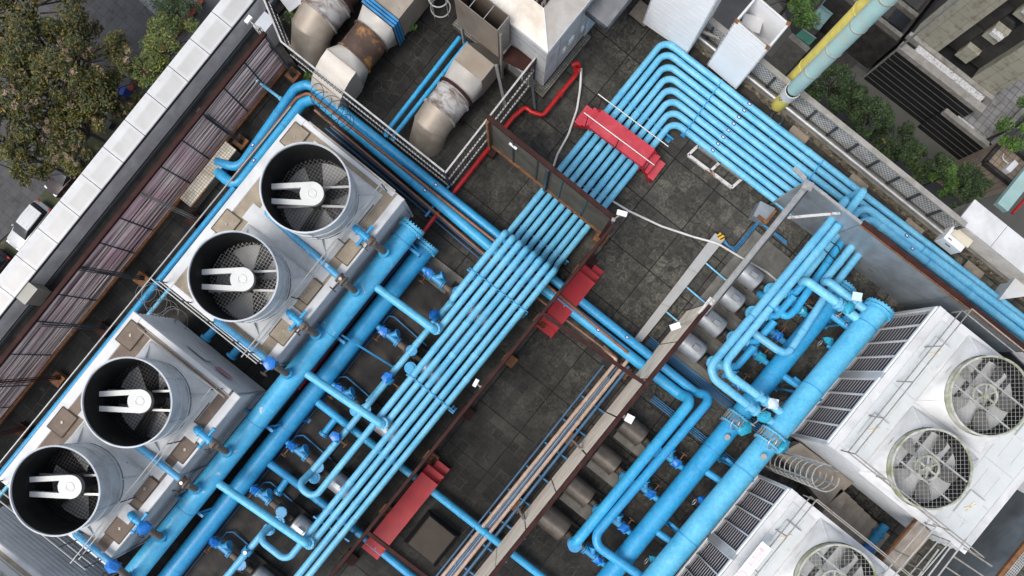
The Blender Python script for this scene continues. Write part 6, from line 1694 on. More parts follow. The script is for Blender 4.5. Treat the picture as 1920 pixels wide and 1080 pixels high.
for i, (a, b, lb) in enumerate([((1322, 492), (1362, 526), 'upper'), ((1286, 537), (1325, 570), 'middle'), ((1249, 584), (1280, 610), 'lower')]):
    one(MB().tube([W(a[0], a[1], .12), W(b[0], b[1], .2)], .035, 0, 8), 'conduit', BLUE, '%s short blue conduit from the tray to a pump' % lb, 'conduit', 'short conduits from the tray')
# flat steel trough on the floor
q = px(.24, (1341, 437), (1359, 449), (1203, 641), (1187, 638))
t = thing('cable_trough', 'long flat grey steel cable trough on the floor left of the pump pad', 'cable trough', W(1270, 540, 0))
MB().prism([(v.x, v.y) for v in q], .18, .24).build('lid', TRAY, t)
s = sum(q, Vector()) / 4
MB().prism([(s.x + (v.x - s.x) * .97, s.y + (v.y - s.y) * .97) for v in q], .03, .178).build('trough_body', GALV_D, t)
for f in (.33, .66):
    a, b = q[0].lerp(q[3], f), q[1].lerp(q[2], f)
    MB().bar(a + Vector((0, 0, .003)), b + Vector((0, 0, .003)), .02, .008).build('lid_joint', GALV_D, t)
c = W(1352, 444, .245)
MB().box((c.x, c.y, .247), (.28, .2, .008)).build('sticker', YELLOWTAG, t)
mb = MB(); mb.bar((c.x - .1, c.y - .1, .253), (c.x - .02, c.y + .1, .253), .05, .004); mb.bar((c.x + .04, c.y - .1, .253), (c.x + .12, c.y + .1, .253), .05, .004)
mb.build('sticker_stripe', BLACK, t)

# ================================================================ tall screens in the middle
# grey corrugated screen across the pipes, upper middle
ZT_ = 3.35
a, b = W(917, 222, ZT_), W(1150, 408, ZT_)
yy = (a.y + b.y) / 2
a = Vector((a.x, yy, 0)); b = Vector((b.x, yy, 0))
t = thing('panel_screen', 'dark framed screen of grey ribbed panels standing across the blue pipes', 'screen', ((a.x + b.x) / 2, yy, 0))
L = b.x - a.x
posts = [0, .49, 1.0]
for i in range(5):
    x0, x1 = a.x + L * i / 5 + .03, a.x + L * (i + 1) / 5 - .03
    MB().corr((x0, yy, 0), (x1, yy, 0), .62, ZT_ - .1, 30, .02, True, (0, -1, 0)).box(((x0 + x1) / 2, yy + .03, (ZT_ + .5) / 2), (x1 - x0, .02, ZT_ - .75)).build('ribbed_panel', PANEL, t)
    if i: MB().bar((a.x + L * i / 5, yy - .02, .62), (a.x + L * i / 5, yy - .02, ZT_), .06, .06).build('stile', DARKSTEEL, t)
MB().bar((a.x - .05, yy, ZT_), (b.x, yy, ZT_), .16, .14).build('top_beam', RUSTBEAM, t)
MB().bar((a.x, yy - .03, .56), (b.x, yy - .03, .56), .12, .12).build('bottom_rail', RUST, t)
for f in posts:
    x = a.x + L * f
    MB().bar((x, yy - .09, .3), (x, yy - .09, ZT_ - .1), .14, .1).build('post', RUST if f == 0 else (DARKSTEEL if f < 1 else RUSTBEAM), t)
    MB().box((x + .05, yy - .1, .16), (.48, .48, .32), .1).build('foot_block', RUSTBEAM if f < .9 else RUST, t)
xc = b.x
# edge-on screen running down the middle, seen from straight above
e0 = W(1150, 412, ZT_); e1_ = W(622, 1084, ZT_)
xm_ = (e0.x + e1_.x) / 2; xm_ = (W(1020, 590, ZT_).x + W(870, 765, ZT_).x + W(700, 980, ZT_).x) / 3
t = thing('edge_screen', 'narrow brown framed screen seen edge on, running down the middle of the roof', 'screen', (xm_, 0, 0))
yA, yB = yy - .1, W(590, 1130, ZT_).y
MB().bar((xm_, yA, ZT_), (xm_, yB, ZT_), .11, .14).build('top_beam', RUSTBEAM, t)
MB().bar((xm_, yA, .58), (xm_, yB, .58), .10, .1).build('bottom_rail', RUSTBEAM, t)
nP = 11
for i in range(nP):
    y0_, y1_ = yA + (yB - yA) * i / nP, yA + (yB - yA) * (i + 1) / nP
    MB().corr((xm_, y0_ - .03, 0), (xm_, y1_ + .03, 0), .65, ZT_ - .1, 30, .02, True, (1, 0, 0)).build('ribbed_panel', PANEL, t)
    if i % 2 == 0:
        MB().bar((xm_, y0_, .3), (xm_, y0_, ZT_ - .06), .1, .1).build('post', RUSTBEAM, t)
for p in ((1080, 508), (1078, 470), (1012, 600), (952, 672), (875, 772), (800, 850), (720, 950), (655, 1040)):
    c = W(p[0], p[1], 0)
    MB().box((xm_ + .1, c.y, .14), (.52, .42, .28)).build('foot_block', RUST if p[0] % 4 == 0 else RUSTBEAM, t)
# two brown cross beams tying the middle screen to the beige one
YB1 = (W(1020, 590, ZT_).y + W(1192, 700, ZT_).y) / 2
x_far = W(1218, 715, ZT_).x
one(MB().bar((xm_ + .06, W(1020, 590, ZT_).y, ZT_), (x_far - .1, W(1195, 708, ZT_).y, ZT_), .13, .14), 'tie_beam', RUSTBEAM, 'brown tie beam between the middle screen and the beige louvre fence', 'beam')
one(MB().bar((xm_ + .06, W(692, 1000, ZT_).y, ZT_), (W(835, 1110, ZT_).x, W(835, 1108, ZT_).y, ZT_), .13, .14), 'tie_beam', RUSTBEAM, 'brown tie beam over the lower red bridge at the bottom', 'beam')
# beige louvre fence
xb_ = (W(1190, 715, .45).x + W(880, 1080, .45).x) / 2
yF0, yF1 = W(1330, 572, ZT_).y, W(865, 1130, ZT_).y
t = thing('louvre_fence', 'beige slatted fence with brown top beam between the salmon pipes and the brown pumps', 'fence', (xb_, 0, 0))
nP = 8
for i in range(nP):
    y0_, y1_ = yF0 + (yF1 - yF0) * i / nP, yF0 + (yF1 - yF0) * (i + 1) / nP
    mb = MB()
    for k in range(22):
        z = .55 + (ZT_ - .7) * k / 22
        tl = random.uniform(-.012, .012)
        mb.hexa([(xb_ - .02, y0_ - .03, z), (xb_ + .03, y0_ - .03, z), (xb_ + .03, y1_ + .03, z + tl), (xb_ - .02, y1_ + .03, z + tl)],
                [(xb_ + .0, y0_ - .03, z + .118), (xb_ + .02, y0_ - .03, z + .118), (xb_ + .02, y1_ + .03, z + .118 + tl), (xb_ + .0, y1_ + .03, z + .118 + tl)])
    mb.build('slat_panel', PANELBEIGE, t)
    if i in (2, 4, 6):
        c = (xb_ - .42, y0_)
        MB().box((c[0], c[1], .14), (.5, .48, .28), .06).build('foot_block', RUST, t)
        MB().bar((c[0] + .1, c[1], .28), (xb_ - .03, y0_ + (.0), 1.9), .07, .1).build('brace', GALV if i != 2 else RUST, t)
MB().bar((xb_ + .06, yF0, ZT_), (xb_ + .06, yF1, ZT_), .15, .14).build('top_beam', RUSTBEAM, t)
MB().bar((xb_ + .04, yF0, .48), (xb_ + .04, yF1, .48), .12, .1).build('bottom_rail', RUST, t)
for f in (0, .125, .25, .5, .75, 1):
    y = yF0 + (yF1 - yF0) * f
    MB().bar((xb_ + .06, y, .2), (xb_ + .06, y, ZT_ - .05), .1, .1).build('post', RUSTBEAM, t)
# galvanised rail continuing to the wall corner, then the blue grey wall
g0, g1 = W(1318, 588, ZT_), W(1508, 353, ZT_)
t = thing('galvanised_rail', 'wide galvanised gutter beam from the beige fence up to the wall corner', 'beam', ((g0.x + g1.x) / 2, (g0.y + g1.y) / 2, ZT_))
mb = MB().bar(g0, g1, .16, .03)
d = (g1 - g0).normalized(); x, y_ = frame(d)
mb.bar(g0 + x * .085 + Vector((0, 0, .04)), g1 + x * .085 + Vector((0, 0, .04)), .02, .1).bar(g0 - x * .085 + Vector((0, 0, .04)), g1 - x * .085 + Vector((0, 0, .04)), .02, .1)
mb.build('gutter', GALV, t)
MB().bar(g0 + x * .14 + Vector((0, 0, -.03)), g1 + x * .14 + Vector((0, 0, -.03)), .05, .1).build('back_angle', DARKSTEEL, t)
MB().bar(W(1313, 590, ZT_ + .02), W(1336, 560, ZT_ + .02), .22, .03).build('rust_plate', RUSTW, t)
wx0 = W(1437, 392, 0).x; wx1 = W(1905, 655, ZT_).x + .3
WY = (W(1437, 392, 0).y + W(1668, 580, 0).y) / 2
WY = (W(1612, 417, ZT_).y + W(1740, 516, ZT_).y) / 2
x_mid = (W(1570, 437, 1.6).x + W(1612, 422, ZT_).x) / 2
t = thing('sheet_wall', 'tall blue grey sheet metal wall with rusty top edge across the right pipes', 'wall', ((wx0 + wx1) / 2, WY, 0))
lo = .12
xs_ = [wx0, wx0 + 1.6, x_mid]
k = x_mid
while k < wx1 - 2.2: k += 2.0; xs_.append(k)
xs_.append(wx1)
for i in range(len(xs_) - 1):
    mb = MB().box(((xs_[i] + xs_[i + 1]) / 2, WY + .01 * (i % 2), (lo + ZT_) / 2), (xs_[i + 1] - xs_[i] - .012, .035, ZT_ - lo))
    mb.build('wall_sheet', WALLGREY, t)
    MB().bar((xs_[i + 1] - .006, WY + .04, .1), (xs_[i + 1] - .006, WY + .04, ZT_ - .02), .07, .07).build('wall_post', RUSTBEAM, t)
MB().bar((wx0 + .1, WY, ZT_ + .05), (x_mid, WY, ZT_ + .05), .10, .08).build('top_rail', GALV, t)
MB().bar((x_mid + .01, WY + .05, ZT_ + .04), (wx1, WY + .05, ZT_ + .04), .18, .12).build('top_beam', RUSTBEAM, t)
MB().bar((x_mid, WY - .07, ZT_ + .05), (wx1, WY - .07, ZT_ + .05), .04, .05).build('edge_angle', RUST, t)
MB().bar((wx0, WY - .02, .1), (wx0, WY - .02, ZT_ - .1), .06, .08).build('end_post', GALV, t)
c = W(1425, 400, 0)
MB().box((c.x, c.y, .3), (.62, .62, .6), .2).build('foot_block', WALLGREY, t)
MB().prism([(c.x - .1, c.y - .35), (c.x + .35, c.y - .35), (c.x + .35, c.y + .3), (c.x + .25, c.y + .3), (c.x + .25, c.y - .22), (c.x - .1, c.y - .22)], .6, .66).build('rust_angle', RUST, t)
s0, s1 = W(1478, 404, ZT_ - .15), W(1577, 397, ZT_ - .15)
MB().bar(s0, s1, .09, .05).build('corner_tie', RUSTW, t)
for i in range(6):
    x = x_mid + .35 + .55 * i
    MB().box((x, WY - .022, .9 + .08 * math.sin(i * 2.1)), (.22, .004, .05)).build('rust_mark', RUST, t) if i < 4 else None
t.rotation_euler.z = math.atan2(W(1740, 516, ZT_).y - W(1612, 417, ZT_).y, W(1740, 516, ZT_).x - W(1612, 417, ZT_).x)      # it stands slightly askew to the pipes
# small corner fitting
c = W(1514, 348, ZT_ + .1)
one(MB().box(c, (.34, .3, .1), .3).cyl(c + Vector((0, 0, .05)), c + Vector((0, 0, .12)), .1, 12).bar(c + Vector((-.2, .1, .06)), c + Vector((-.75, .15, .06)), .16, .05), 'corner_cap', GALV, 'galvanised cap on the corner of the sheet wall', 'corner cap')
# black cables by the wall pipes
pipe('black looped cable at the wall pipes', [(1557, 453, 2.2), (1572, 462, 1.8), (1577, 480, 1.5), (1570, 488, 1.3), (1580, 488, 1.35), (1585, 484, 1.35)], .02, .2, BLACKWIRE, name='cable', cat='cable', seg=8)
pipe('black sagging cable at the wall pipes', [(1545, 468, 2.0), (1560, 482, 1.5), (1572, 494, 1.3)], .02, .2, BLACKWIRE, name='cable', cat='cable', seg=8)

# ================================================================ red bridges
def bridge(label, deck_px, z, along, n_end, rail, mat, group='red steel bridges over the pipes', tread=.30, drop=.27):
    """deck_px: two end midpoints of the deck; along: width in metres"""
    p, q = W(deck_px[0][0], deck_px[0][1], z), W(deck_px[1][0], deck_px[1][1], z)
    d = (q - p).normalized(); n = Vector((-d.y, d.x, 0)); hw = along / 2
    t = thing('pipe_bridge', label, 'bridge', ((p + q) / 2 - Vector((0, 0, z))).to_tuple(), group)
    Z = lambda v: Vector((0, 0, v))
    MB().hexa([p - n * hw + Z(-.06), q - n * hw + Z(-.06), q + n * hw + Z(-.06), p + n * hw + Z(-.06)], [p - n * hw, q - n * hw, q + n * hw, p + n * hw]).build('deck', mat, t)
    for s in (-1, 1):
        MB().bar(p + n * (s * (hw - .03)) + Z(-.14), q + n * (s * (hw - .03)) + Z(-.14), .05, .15).build('side_beam', RED, t)
    for end, sg in ((p, -1), (q, 1)):
        for k in range(n_end):
            c = end + d * (sg * (tread * (k + .5) + .01 * (k + 1))) + Z(-drop * (k + 1))
            e = d * (tread / 2 + .02)
            MB().hexa([c - e - n * hw + Z(-.05), c + e - n * hw + Z(-.05), c + e + n * hw + Z(-.05), c - e + n * hw + Z(-.05)], [c - e - n * hw, c + e - n * hw, c + e + n * hw, c - e + n * hw]).build('step', mat, t)
            r = c - d * (sg * (tread / 2 + .0))
            MB().hexa([r - n * (hw - .04) + Z(.002), r + d * .02 - n * (hw - .04) + Z(.002), r + d * .02 + n * (hw - .04) + Z(.002), r + n * (hw - .04) + Z(.002)], [v + Z(drop - .065) for v in (r - n * (hw - .04), r + d * .02 - n * (hw - .04), r + d * .02 + n * (hw - .04), r + n * (hw - .04))]).build('riser', RED, t)
        for s in (-1, 1):
            st = end + n * (s * (hw - .02))
            en = end + d * (sg * (tread * n_end)) + n * (s * (hw - .02)) + Z(-z + .02)
            MB().bar(st + Z(-.12), en, .04, .14).build('stringer', RED, t)
            fp = end + n * (s * (hw - .05)) - d * (sg * .05)
            MB().bar((fp.x, fp.y, 0), (fp.x, fp.y, z - .1), .06, .06).build('leg', RED, t)
    if rail:
        for s in (-1, 1):
            A = p + n * (s * (hw + .02)) - d * .35; B = q + n * (s * (hw + .02)) + d * .35
            MB().tube([A + Z(.95), B + Z(.95)], .022, 0, 8).build('hand_rail', GALV, t)
            for f in (.06, .5, .94):
                c = A.lerp(B, f)
                MB().tube([c + Z(-.12), c + Z(.95)], .018, 0, 8).build('rail_post', RUSTBEAM, t)
    return t
bridge('faded red steel bridge with hand rails crossing the eight pipes', ((1117, 222), (1216, 296)), 1.0, .80, 2, True, REDPALE)
bridge('red steel step bridge over the two thick blue pipes beside the middle screen', ((1101, 519), (1040, 596)), .82, .76, 2, False, RED)
bridge('long red steel step bridge over the low blue pipes at the bottom', ((806, 897), (707, 1020)), .82, .78, 2, False, RED)

# ================================================================ hatch, frame, hoses, lamps
q = px(.55, (806, 968), (853, 1006), (812, 1057), (766, 1019))
s = sum(q, Vector()) / 4
t = thing('roof_hatch', 'raised roof hatch with bronze lid in a black frame', 'hatch', (s.x, s.y, 0))
qq = px(0, (803, 955), (864, 1003), (816, 1064), (757, 1016))
MB().hexa([Vector((v.x, v.y, 0)) for v in qq], [Vector((s.x + (v.x - s.x) * 1.05, s.y + (v.y - s.y) * 1.05, .5)) for v in q]).build('hatch_kerb', BLACK, t)
MB().prism([(v.x, v.y) for v in q], .50, .56).build('lid', BRONZE, t)
a, b, c, d = px(.10, (1290, 291), (1308, 274), (1391, 335), (1372, 352))
t = thing('steel_frame', 'rectangular rusty white steel frame lying on the floor under the blue pipes', 'frame', W(1340, 313, 0))
for p, q in ((a, b), (b, c), (c, d), (d, a), ((a + d) / 2, (b + c) / 2)):
    MB().bar(p, q, .11, .12).build('frame_bar', RUSTW if (p, q) not in ((b, c),) else GALV, t)
q = px(.01, (1392, 215), (1402, 205), (1410, 212), (1400, 222))
pipe('white hose from the hydrant curving down behind the grey screen', [(1090, 128, .5), (1088, 165, .15), (1082, 205, .06), (1066, 252, .06), (1045, 290, .06), (1038, 312, .06)], .045, .8, PVC, name='hose', cat='hose', seg=10)
pipe('white hose from the grey screen across the floor to the pump pad', [(1058, 333, .2), (1075, 342, .2), (1110, 355, .2), (1150, 378, .08), (1180, 396, .06), (1240, 424, .06), (1300, 444, .06), (1345, 456, .30), (1385, 480, .12), (1440, 512, .12), (1486, 552, .12), (1520, 577, .12), (1600, 606, .2)], .042, .8, PVC, name='hose', cat='hose', seg=10)
pipe('grey flat bar lying between the two right headers', [(1548, 576, .2), (1603, 607, .2)], .06, 0, GALV, name='flat_bar', cat='bar', seg=6)
def flood(label, p_px, z, arm, yaw, size=(.46, .24, .12)):
    size = tuple(v * .82 for v in size)
    c = W(p_px[0], p_px[1], z)
    t = thing('flood_light', label, 'flood light', (c.x, c.y, z - .1), 'white flood lights on posts')
    MB().box(c, size, yaw).build('lamp_housing', TAGWHITE, t)
    MB().box(c + Vector((0, 0, -.07)), (size[0] * .9, size[1] * .85, .03), yaw).build('lamp_glass', GALV_D, t)
    e = W(arm[0], arm[1], z)
    MB().tube([c, e], .028, 0, 8).box(e, (.12, .12, .1), yaw).build('bracket', GALV_D, t)
    return t
wl = math.atan2
flood('white flood light at the top left corner of the slat screen', (466, 37), 2.8, (484, 53), R(90), (.34, .18, .12))
flood('white flood light at the corner of the grey ribbed screen', (1166, 400), ZT_ + .15, (1150, 412), R(24), (.42, .2, .13))
flood('thin white lamp hanging on the face of the grey ribbed screen', (962, 274), 2.6, (968, 262), R(0), (.40, .09, .08))
flood('white lamp on the middle screen beside the raised pipes', (892, 718), ZT_ - .3, (903, 727), R(100), (.34, .16, .12))
flood('white flood light at the upper end of the beige fence', (1266, 612), 3.0, (1290, 605), R(58), (.42, .26, .12))
flood('square white flood light above the uppermost brown pump', (1180, 785), 3.1, (1168, 780), R(100), (.34, .34, .12))
# coils of black wire
for i, (p, z, lb) in enumerate([((612, 190), 1.1, 'over the bend of the thick blue pipes'), ((292, 562), 1.0, 'over the pipes between the two left towers')]):
    mb = MB()
    for k in range(7):
        c = W(p[0] - 18 + 9 * k, p[1] - 14 + 9 * k, z)
        ax_ = Vector((random.uniform(-.5, .5), random.uniform(-.5, .5), 1)).normalized()
        mb.torus(c, ax_, .36 + random.uniform(-.07, .10), .012, 26, 5)
    one(mb, 'wire_coil', BLACKWIRE if i == 0 else WIRE, ['black', 'grey'][i] + ' coil of spiky wire ' + lb, 'wire coil')

# ================================================================ railings, top left
def railing(label, pts_px, ztop=2.15, bars=.14, group=None):
    P_ = [W(p[0], p[1], ztop) for p in pts_px]
    c = sum(P_, Vector()) / len(P_)
    t = thing('railing', label, 'railing', (c.x, c.y, 0), group)
    for a, b in zip(P_, P_[1:]):
        MB().bar(a, b, .06, .05).build('top_rail', RAILW, t)
        for z in (.2, 1.15):
            MB().bar(Vector((a.x, a.y, z)), Vector((b.x, b.y, z)), .05, .06).build('rail', RAILW, t)
        n = int((b - a).length / bars)
        mb = MB()
        for k in range(1, n):
            q = a.lerp(b, k / n)
            mb.bar((q.x, q.y, .14), (q.x, q.y, ztop), .022, .022)
        mb.build('balusters', DARKSTEEL, t)
        for q in (a, b):
            MB().bar((q.x, q.y, 0), (q.x, q.y, ztop), .06, .06).build('post', DARKSTEEL, t)
    return t
railing('white railing beside the thick blue pipes and the round ducts', [(485, -25), (527, 78), (833, 322)])
railing('white railing between the round duct and the fire main', [(835, 324), (1004, 108)])
for i, (a, b, lb) in enumerate([((990, 100, 1.05), (1003, 205, .05), 'diagonal pale steel strut beside the grey hood'), ((930, 122, 1.9), (947, 200, .1), 'white leaning steel strut under the grey hood')]):
    one(MB().bar(W(*a), W(*b), .09, .09), 'strut', GALV if i else DARKSTEEL, lb, 'strut')

# ================================================================ round ducts
def duct_axis(p, q, z): return W(p[0], p[1], z), W(q[0], q[1], z)
# duct beside the railing corner: square box, transition, scorched drum, elbow
UD = Vector((0, 1, 0)); VD = Vector((1, 0, 0))
ZUP = Vector((0, 0, 1))
def duct_a(label):
    z = .9
    base = W(716, 44, z)           # centre of the flanged square end
    t = thing('exhaust_duct', label, 'duct', (base.x, base.y, 0), 'big exhaust ducts by the penthouse')
    P_ = lambda f, dz=0: base + UD * f + ZUP * dz
    h = .68
    MB().hexa([P_(.25, -h) - VD * h, P_(.25, -h) + VD * h, P_(6, -h) + VD * h, P_(6, -h) - VD * h], [P_(.25, h) - VD * h, P_(.25, h) + VD * h, P_(6, h) + VD * h, P_(6, h) - VD * h]).build('square_duct', DUCT, t)
    mb = MB()
    for f in (.0, .12, .24):
        mb.hexa([P_(f - .04, -h - .07) - VD * (h + .07), P_(f - .04, -h - .07) + VD * (h + .07), P_(f + .04, -h - .07) + VD * (h + .07), P_(f + .04, -h - .07) - VD * (h + .07)], [P_(f - .04, h + .07) - VD * (h + .07), P_(f - .04, h + .07) + VD * (h + .07), P_(f + .04, h + .07) + VD * (h + .07), P_(f + .04, h + .07) - VD * (h + .07)])
    mb.build('flange_frame', BLUE_NL, t)
    mb = MB()
    for f in (-.05, .29): 
        mb.hexa([P_(f - .02, -h - .05) - VD * (h + .05), P_(f - .02, -h - .05) + VD * (h + .05), P_(f + .02, -h - .05) + VD * (h + .05), P_(f + .02, -h - .05) - VD * (h + .05)], [P_(f - .02, h + .05) - VD * (h + .05), P_(f - .02, h + .05) + VD * (h + .05), P_(f + .02, h + .05) + VD * (h + .05), P_(f + .02, h + .05) - VD * (h + .05)])
    mb.build('rust_frame', RUSTBEAM, t)
    sq2round(MB(), P_(-.06), h, P_(-.60), .70, UD, VD, ZUP).build('transition', DUCT_L, t)
    MB().lathe(P_(-.60), [(.70, 0), (.77, -.0), (.77, -.06), (.70, -.06), (.70, -1.02), (.75, -1.03), (.75, -1.08), (.70, -1.09)], 48, UD).build('drum', DUCT_R, t)
    mb = MB(); sq2round(mb, P_(-2.15), .68, P_(-1.69), .70, UD, VD, ZUP); mb.build('transition', DUCT_L, t)
    # curved square hood turning down to the floor
    mb = MB(); rows = []
    for k in range(7):
        a = k / 6 * PI / 2
        c = P_(-2.15, -.82)
        o_ = c + (UD * -math.sin(a) + ZUP * math.cos(a)) * 1.5; i_ = c + (UD * -math.sin(a) + ZUP * math.cos(a)) * .14
        rows.append([mb.bm.verts.new(o_ - VD * .68), mb.bm.verts.new(o_ + VD * .68), mb.bm.verts.new(i_ + VD * .68), mb.bm.verts.new(i_ - VD * .68)])
    for r0, r1 in zip(rows, rows[1:]):
        for k in range(4): mb.face([r0[k], r0[(k + 1) % 4], r1[(k + 1) % 4], r1[k]])
    mb.face(rows[-1])
    mb.build('hood', DUCT_L, t)
    for k in (0, 3):
        o = P_(-2.15, -.82) + (UD * -math.sin(k * PI / 12) + ZUP * math.cos(k * PI / 12)) * 1.505
        MB().bar(o - VD * .69, o + VD * .69, .04, .03).build('seam', DUCT, t)
    return t
duct_a('exhaust duct with scorched rusty drum and bright curved hood beside the railing')
def duct_b(label, p_px, drum, flr, longer=0, z=.9, r=.69, sq=True):
    base = W(p_px[0], p_px[1], z)
    t = thing('exhaust_duct', label, 'duct', (base.x, base.y, 0), 'big exhaust ducts by the penthouse')
    P_ = lambda f, dz=0: base + UD * f + ZUP * dz
    h = .65
    if sq:
        MB().hexa([P_(.80, -h) - VD * h, P_(.80, -h) + VD * h, P_(2.3, -h) + VD * h, P_(2.3, -h) - VD * h], [P_(.80, h) - VD * h, P_(.80, h) + VD * h, P_(1.55, h) + VD * h, P_(1.55, h) - VD * h]).build('square_duct', DUCT, t)
        sq2round(MB(), P_(.79), h, P_(.10), r, UD, VD, ZUP).build('transition', DUCT_L, t)
        for f in (.80, 1.53): MB().bar(P_(f, h + .005) - VD * h, P_(f, h + .005) + VD * h, .04, .03).build('seam', DUCT, t)
    else:
        MB().cyl(P_(.1), P_(4.5), r * .9, 40).build('round_duct', DUCT_R, t)
    MB().lathe(P_(0), [(r - .02, .10), (r + .08, .1), (r + .08, .02), (r, .02), (r - .01, -.0)], 48, UD).build('flange', RUSTBEAM, t)
    MB().lathe(P_(0), [(r - .02, .02), (r - .02, -.12), (r + .05, -.12), (r + .05, -.18), (r, -.19), (r, -.90), (r + .05, -.91), (r + .05, -.97), (r, -.98)], 48, UD).build('drum', drum, t)
    # faceted elbow turning down
    mb = MB(); rows = []; n = 40
    c0 = P_(-.98, 0)
    R_ = .88
    for k in range(3):
        a = (0, .36, 1)[k] * PI / 2
        ctr = c0 + UD * (-R_ * math.sin(a)) + ZUP * (-R_ + R_ * math.cos(a))
        nx = VD; nz = ZUP * math.cos(a) - UD * math.sin(a)
        rows.append([mb.bm.verts.new(ctr + nx * (r * math.cos(2 * PI * j / n)) + nz * (r * math.sin(2 * PI * j / n))) for j in range(n)])
    for r0, r1 in zip(rows, rows[1:]):
        for j in range(n): mb.face([r0[j], r0[(j + 1) % n], r1[(j + 1) % n], r1[j]], True)
    for e in mb.bm.edges:
        pass
    ob = mb.build('elbow', DUCT, t)
    for k in (1,):
        a = .36 * PI / 2
        ctr = c0 + UD * (-R_ * math.sin(a)) + ZUP * (-R_ + R_ * math.cos(a))
        ax_ = UD * -math.cos(a) - ZUP * math.sin(a)
        MB().lathe(ctr, [(r - .005, -.02), (r + .015, -.015), (r + .015, .015), (r - .005, .02)], 48, ax_).build('elbow_seam', DUCT, t)
    for s in (-1, 1):
        MB().bar(P_(-.5, -1.0) + VD * (s * .7), P_(-.5, -.5) + VD * (s * .6), .1, .1).build('foot', RUSTBEAM, t)
    return t
duct_b('exhaust duct with flaking white drum and beige elbow beside the twin blue pipes', (854, 176), DUCT_W, 0)
duct_b('exhaust duct with streaked drum at the top left beyond the railing', (628, -4), DUCT_W, 0, r=.76, sq=False)
# grey hood box standing on legs over the last duct
t = thing('grey_hood', 'tall grey open topped steel hood on legs beside the penthouse', 'hood', W(905, 55, 0))
zt, zb = 3.9, 1.9
top = [W(850, -40, zt), W(847, 0, zt), W(931, 57, zt), W(950, 33, zt)]
x0_, x1_ = W(845, 0, zt).x, W(933, 58, zt).x
y0_ = W(932, 58, zt).y; y1_ = y0_ + .62
th = .03
zo = [zb, zt]
MB().hexa([(x0_, y0_, zb), (x1_, y0_, zb), (x1_, y0_ + th, zb), (x0_, y0_ + th, zb)], [(x0_, y0_, zt), (x1_, y0_, zt), (x1_, y0_ + th, zt), (x0_, y0_ + th, zt)]).build('front_panel', DUCT_HOOD if 'DUCT_HOOD' in globals() else M('stained grey hood sheet', (.19, .16, .13), .5, .25, .12, 1.5, dirt=(.12, .085, .065), da=.34, ds=1.2, dw=.2), t)
HOODM = bpy.data.materials['stained grey hood sheet']
MB().box((x1_ - th / 2, (y0_ + th + y1_) / 2, (zb + zt) / 2), (th, y1_ - y0_ - th, zt - zb)).build('side_panel', GALV_D, t)
MB().box((x0_ + th / 2, (y0_ + th + y1_) / 2, (zb + zt) / 2), (th, y1_ - y0_ - th, zt - zb)).build('side_panel', HOODM, t)
MB().box(((x0_ + x1_) / 2, y1_ + th / 2, (zb + zt) / 2), (x1_ - x0_, th, zt - zb)).build('back_panel', HOODM, t)
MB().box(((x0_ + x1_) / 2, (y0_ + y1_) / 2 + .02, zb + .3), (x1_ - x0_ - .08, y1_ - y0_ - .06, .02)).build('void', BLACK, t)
for f in (.33, .66): MB().bar((x0_ + (x1_ - x0_) * f, y0_ + th, zt - .05), (x0_ + (x1_ - x0_) * f, y1_, zt - .05), .02, .02).build('tie_rod', GALV, t)
for x in (x0_ + .06, x1_ + .05):
    MB().bar((x, y0_ + .1, 0), (x, y0_ + .1, zt - .3), .09, .09).build('leg', GALV_D, t)
MB().hexa([(x1_ + .02, y0_ + .1, zb - .3), (x1_ + 1.1, y0_ + .3, zb - .3), (x1_ + 1.1, y0_ + .9, zb - .3), (x1_ + .02, y0_ + .7, zb - .3)], [(x1_ + .02, y0_ + .1, zb - .2), (x1_ + 1.1, y0_ + .3, zb - .2), (x1_ + 1.1, y0_ + .9, zb - .2), (x1_ + .02, y0_ + .7, zb - .2)]).build('bracket_shelf', RUSTBEAM, t)
# ladder hoops at the very top
t = thing('ladder_cage', 'pale ladder cage hoops at the top edge left of the grey hood', 'ladder', W(822, 10, 0))
for k in range(4):
    c = W(826, 14, .6 + k * .75); c.z = .6 + k * .75
    c2 = W(826, 14, .6); MB().torus((c2.x, c2.y, .6 + k * .75), ZUP, .37, .025, 28, 6).build('hoop', WIRE_L, t)
for a in (0, 1.6, 3.1, 4.7): MB().bar((c2.x + .37 * math.cos(a), c2.y + .37 * math.sin(a), .4), (c2.x + .37 * math.cos(a), c2.y + .37 * math.sin(a), 3.2), .03, .02).build('hoop_strip', WIRE_L, t)

# ================================================================ penthouse
c0 = W(1027, 96, 3.45)
PX0, PX1, PY0, PY1 = W(880, -10, 3.45).x - 1, c0.x, c0.y, c0.y + 9
t = thing('penthouse', 'penthouse clad in pale panels with a folded metal roof at the top', 'building', (PX1 - 2, PY0 + 2, 0))
PCLAD = tile_mat('pale cladding joints', (.46, .47, .48), (.2, .2, .2), (1.9, .85, 'XZ'), .022, .45, .05)
PCLAD2 = tile_mat('pale cladding joints side', (.46, .47, .48), (.2, .2, .2), (1.25, .85, 'YZ'), .022, .45, .05)
MB().prism([(PX0, PY0 + .06), (PX1 - .06, PY0 + .06), (PX1 - .06, PY0 + .1), (PX0, PY0 + .1)], .25, 3.3).build('front_wall', PCLAD, t)
MB().prism([(PX1 - .12, PY0 + .1), (PX1 - .08, PY0 + .1), (PX1 - .08, PY1), (PX1 - .12, PY1)], .25, 3.3).build('side_wall', PCLAD2, t)
MB().prism([(PX0, PY0 + .12), (PX1 - .14, PY0 + .12), (PX1 - .14, PY1), (PX0, PY1)], .1, 3.25).build('core', CONC_D, t)
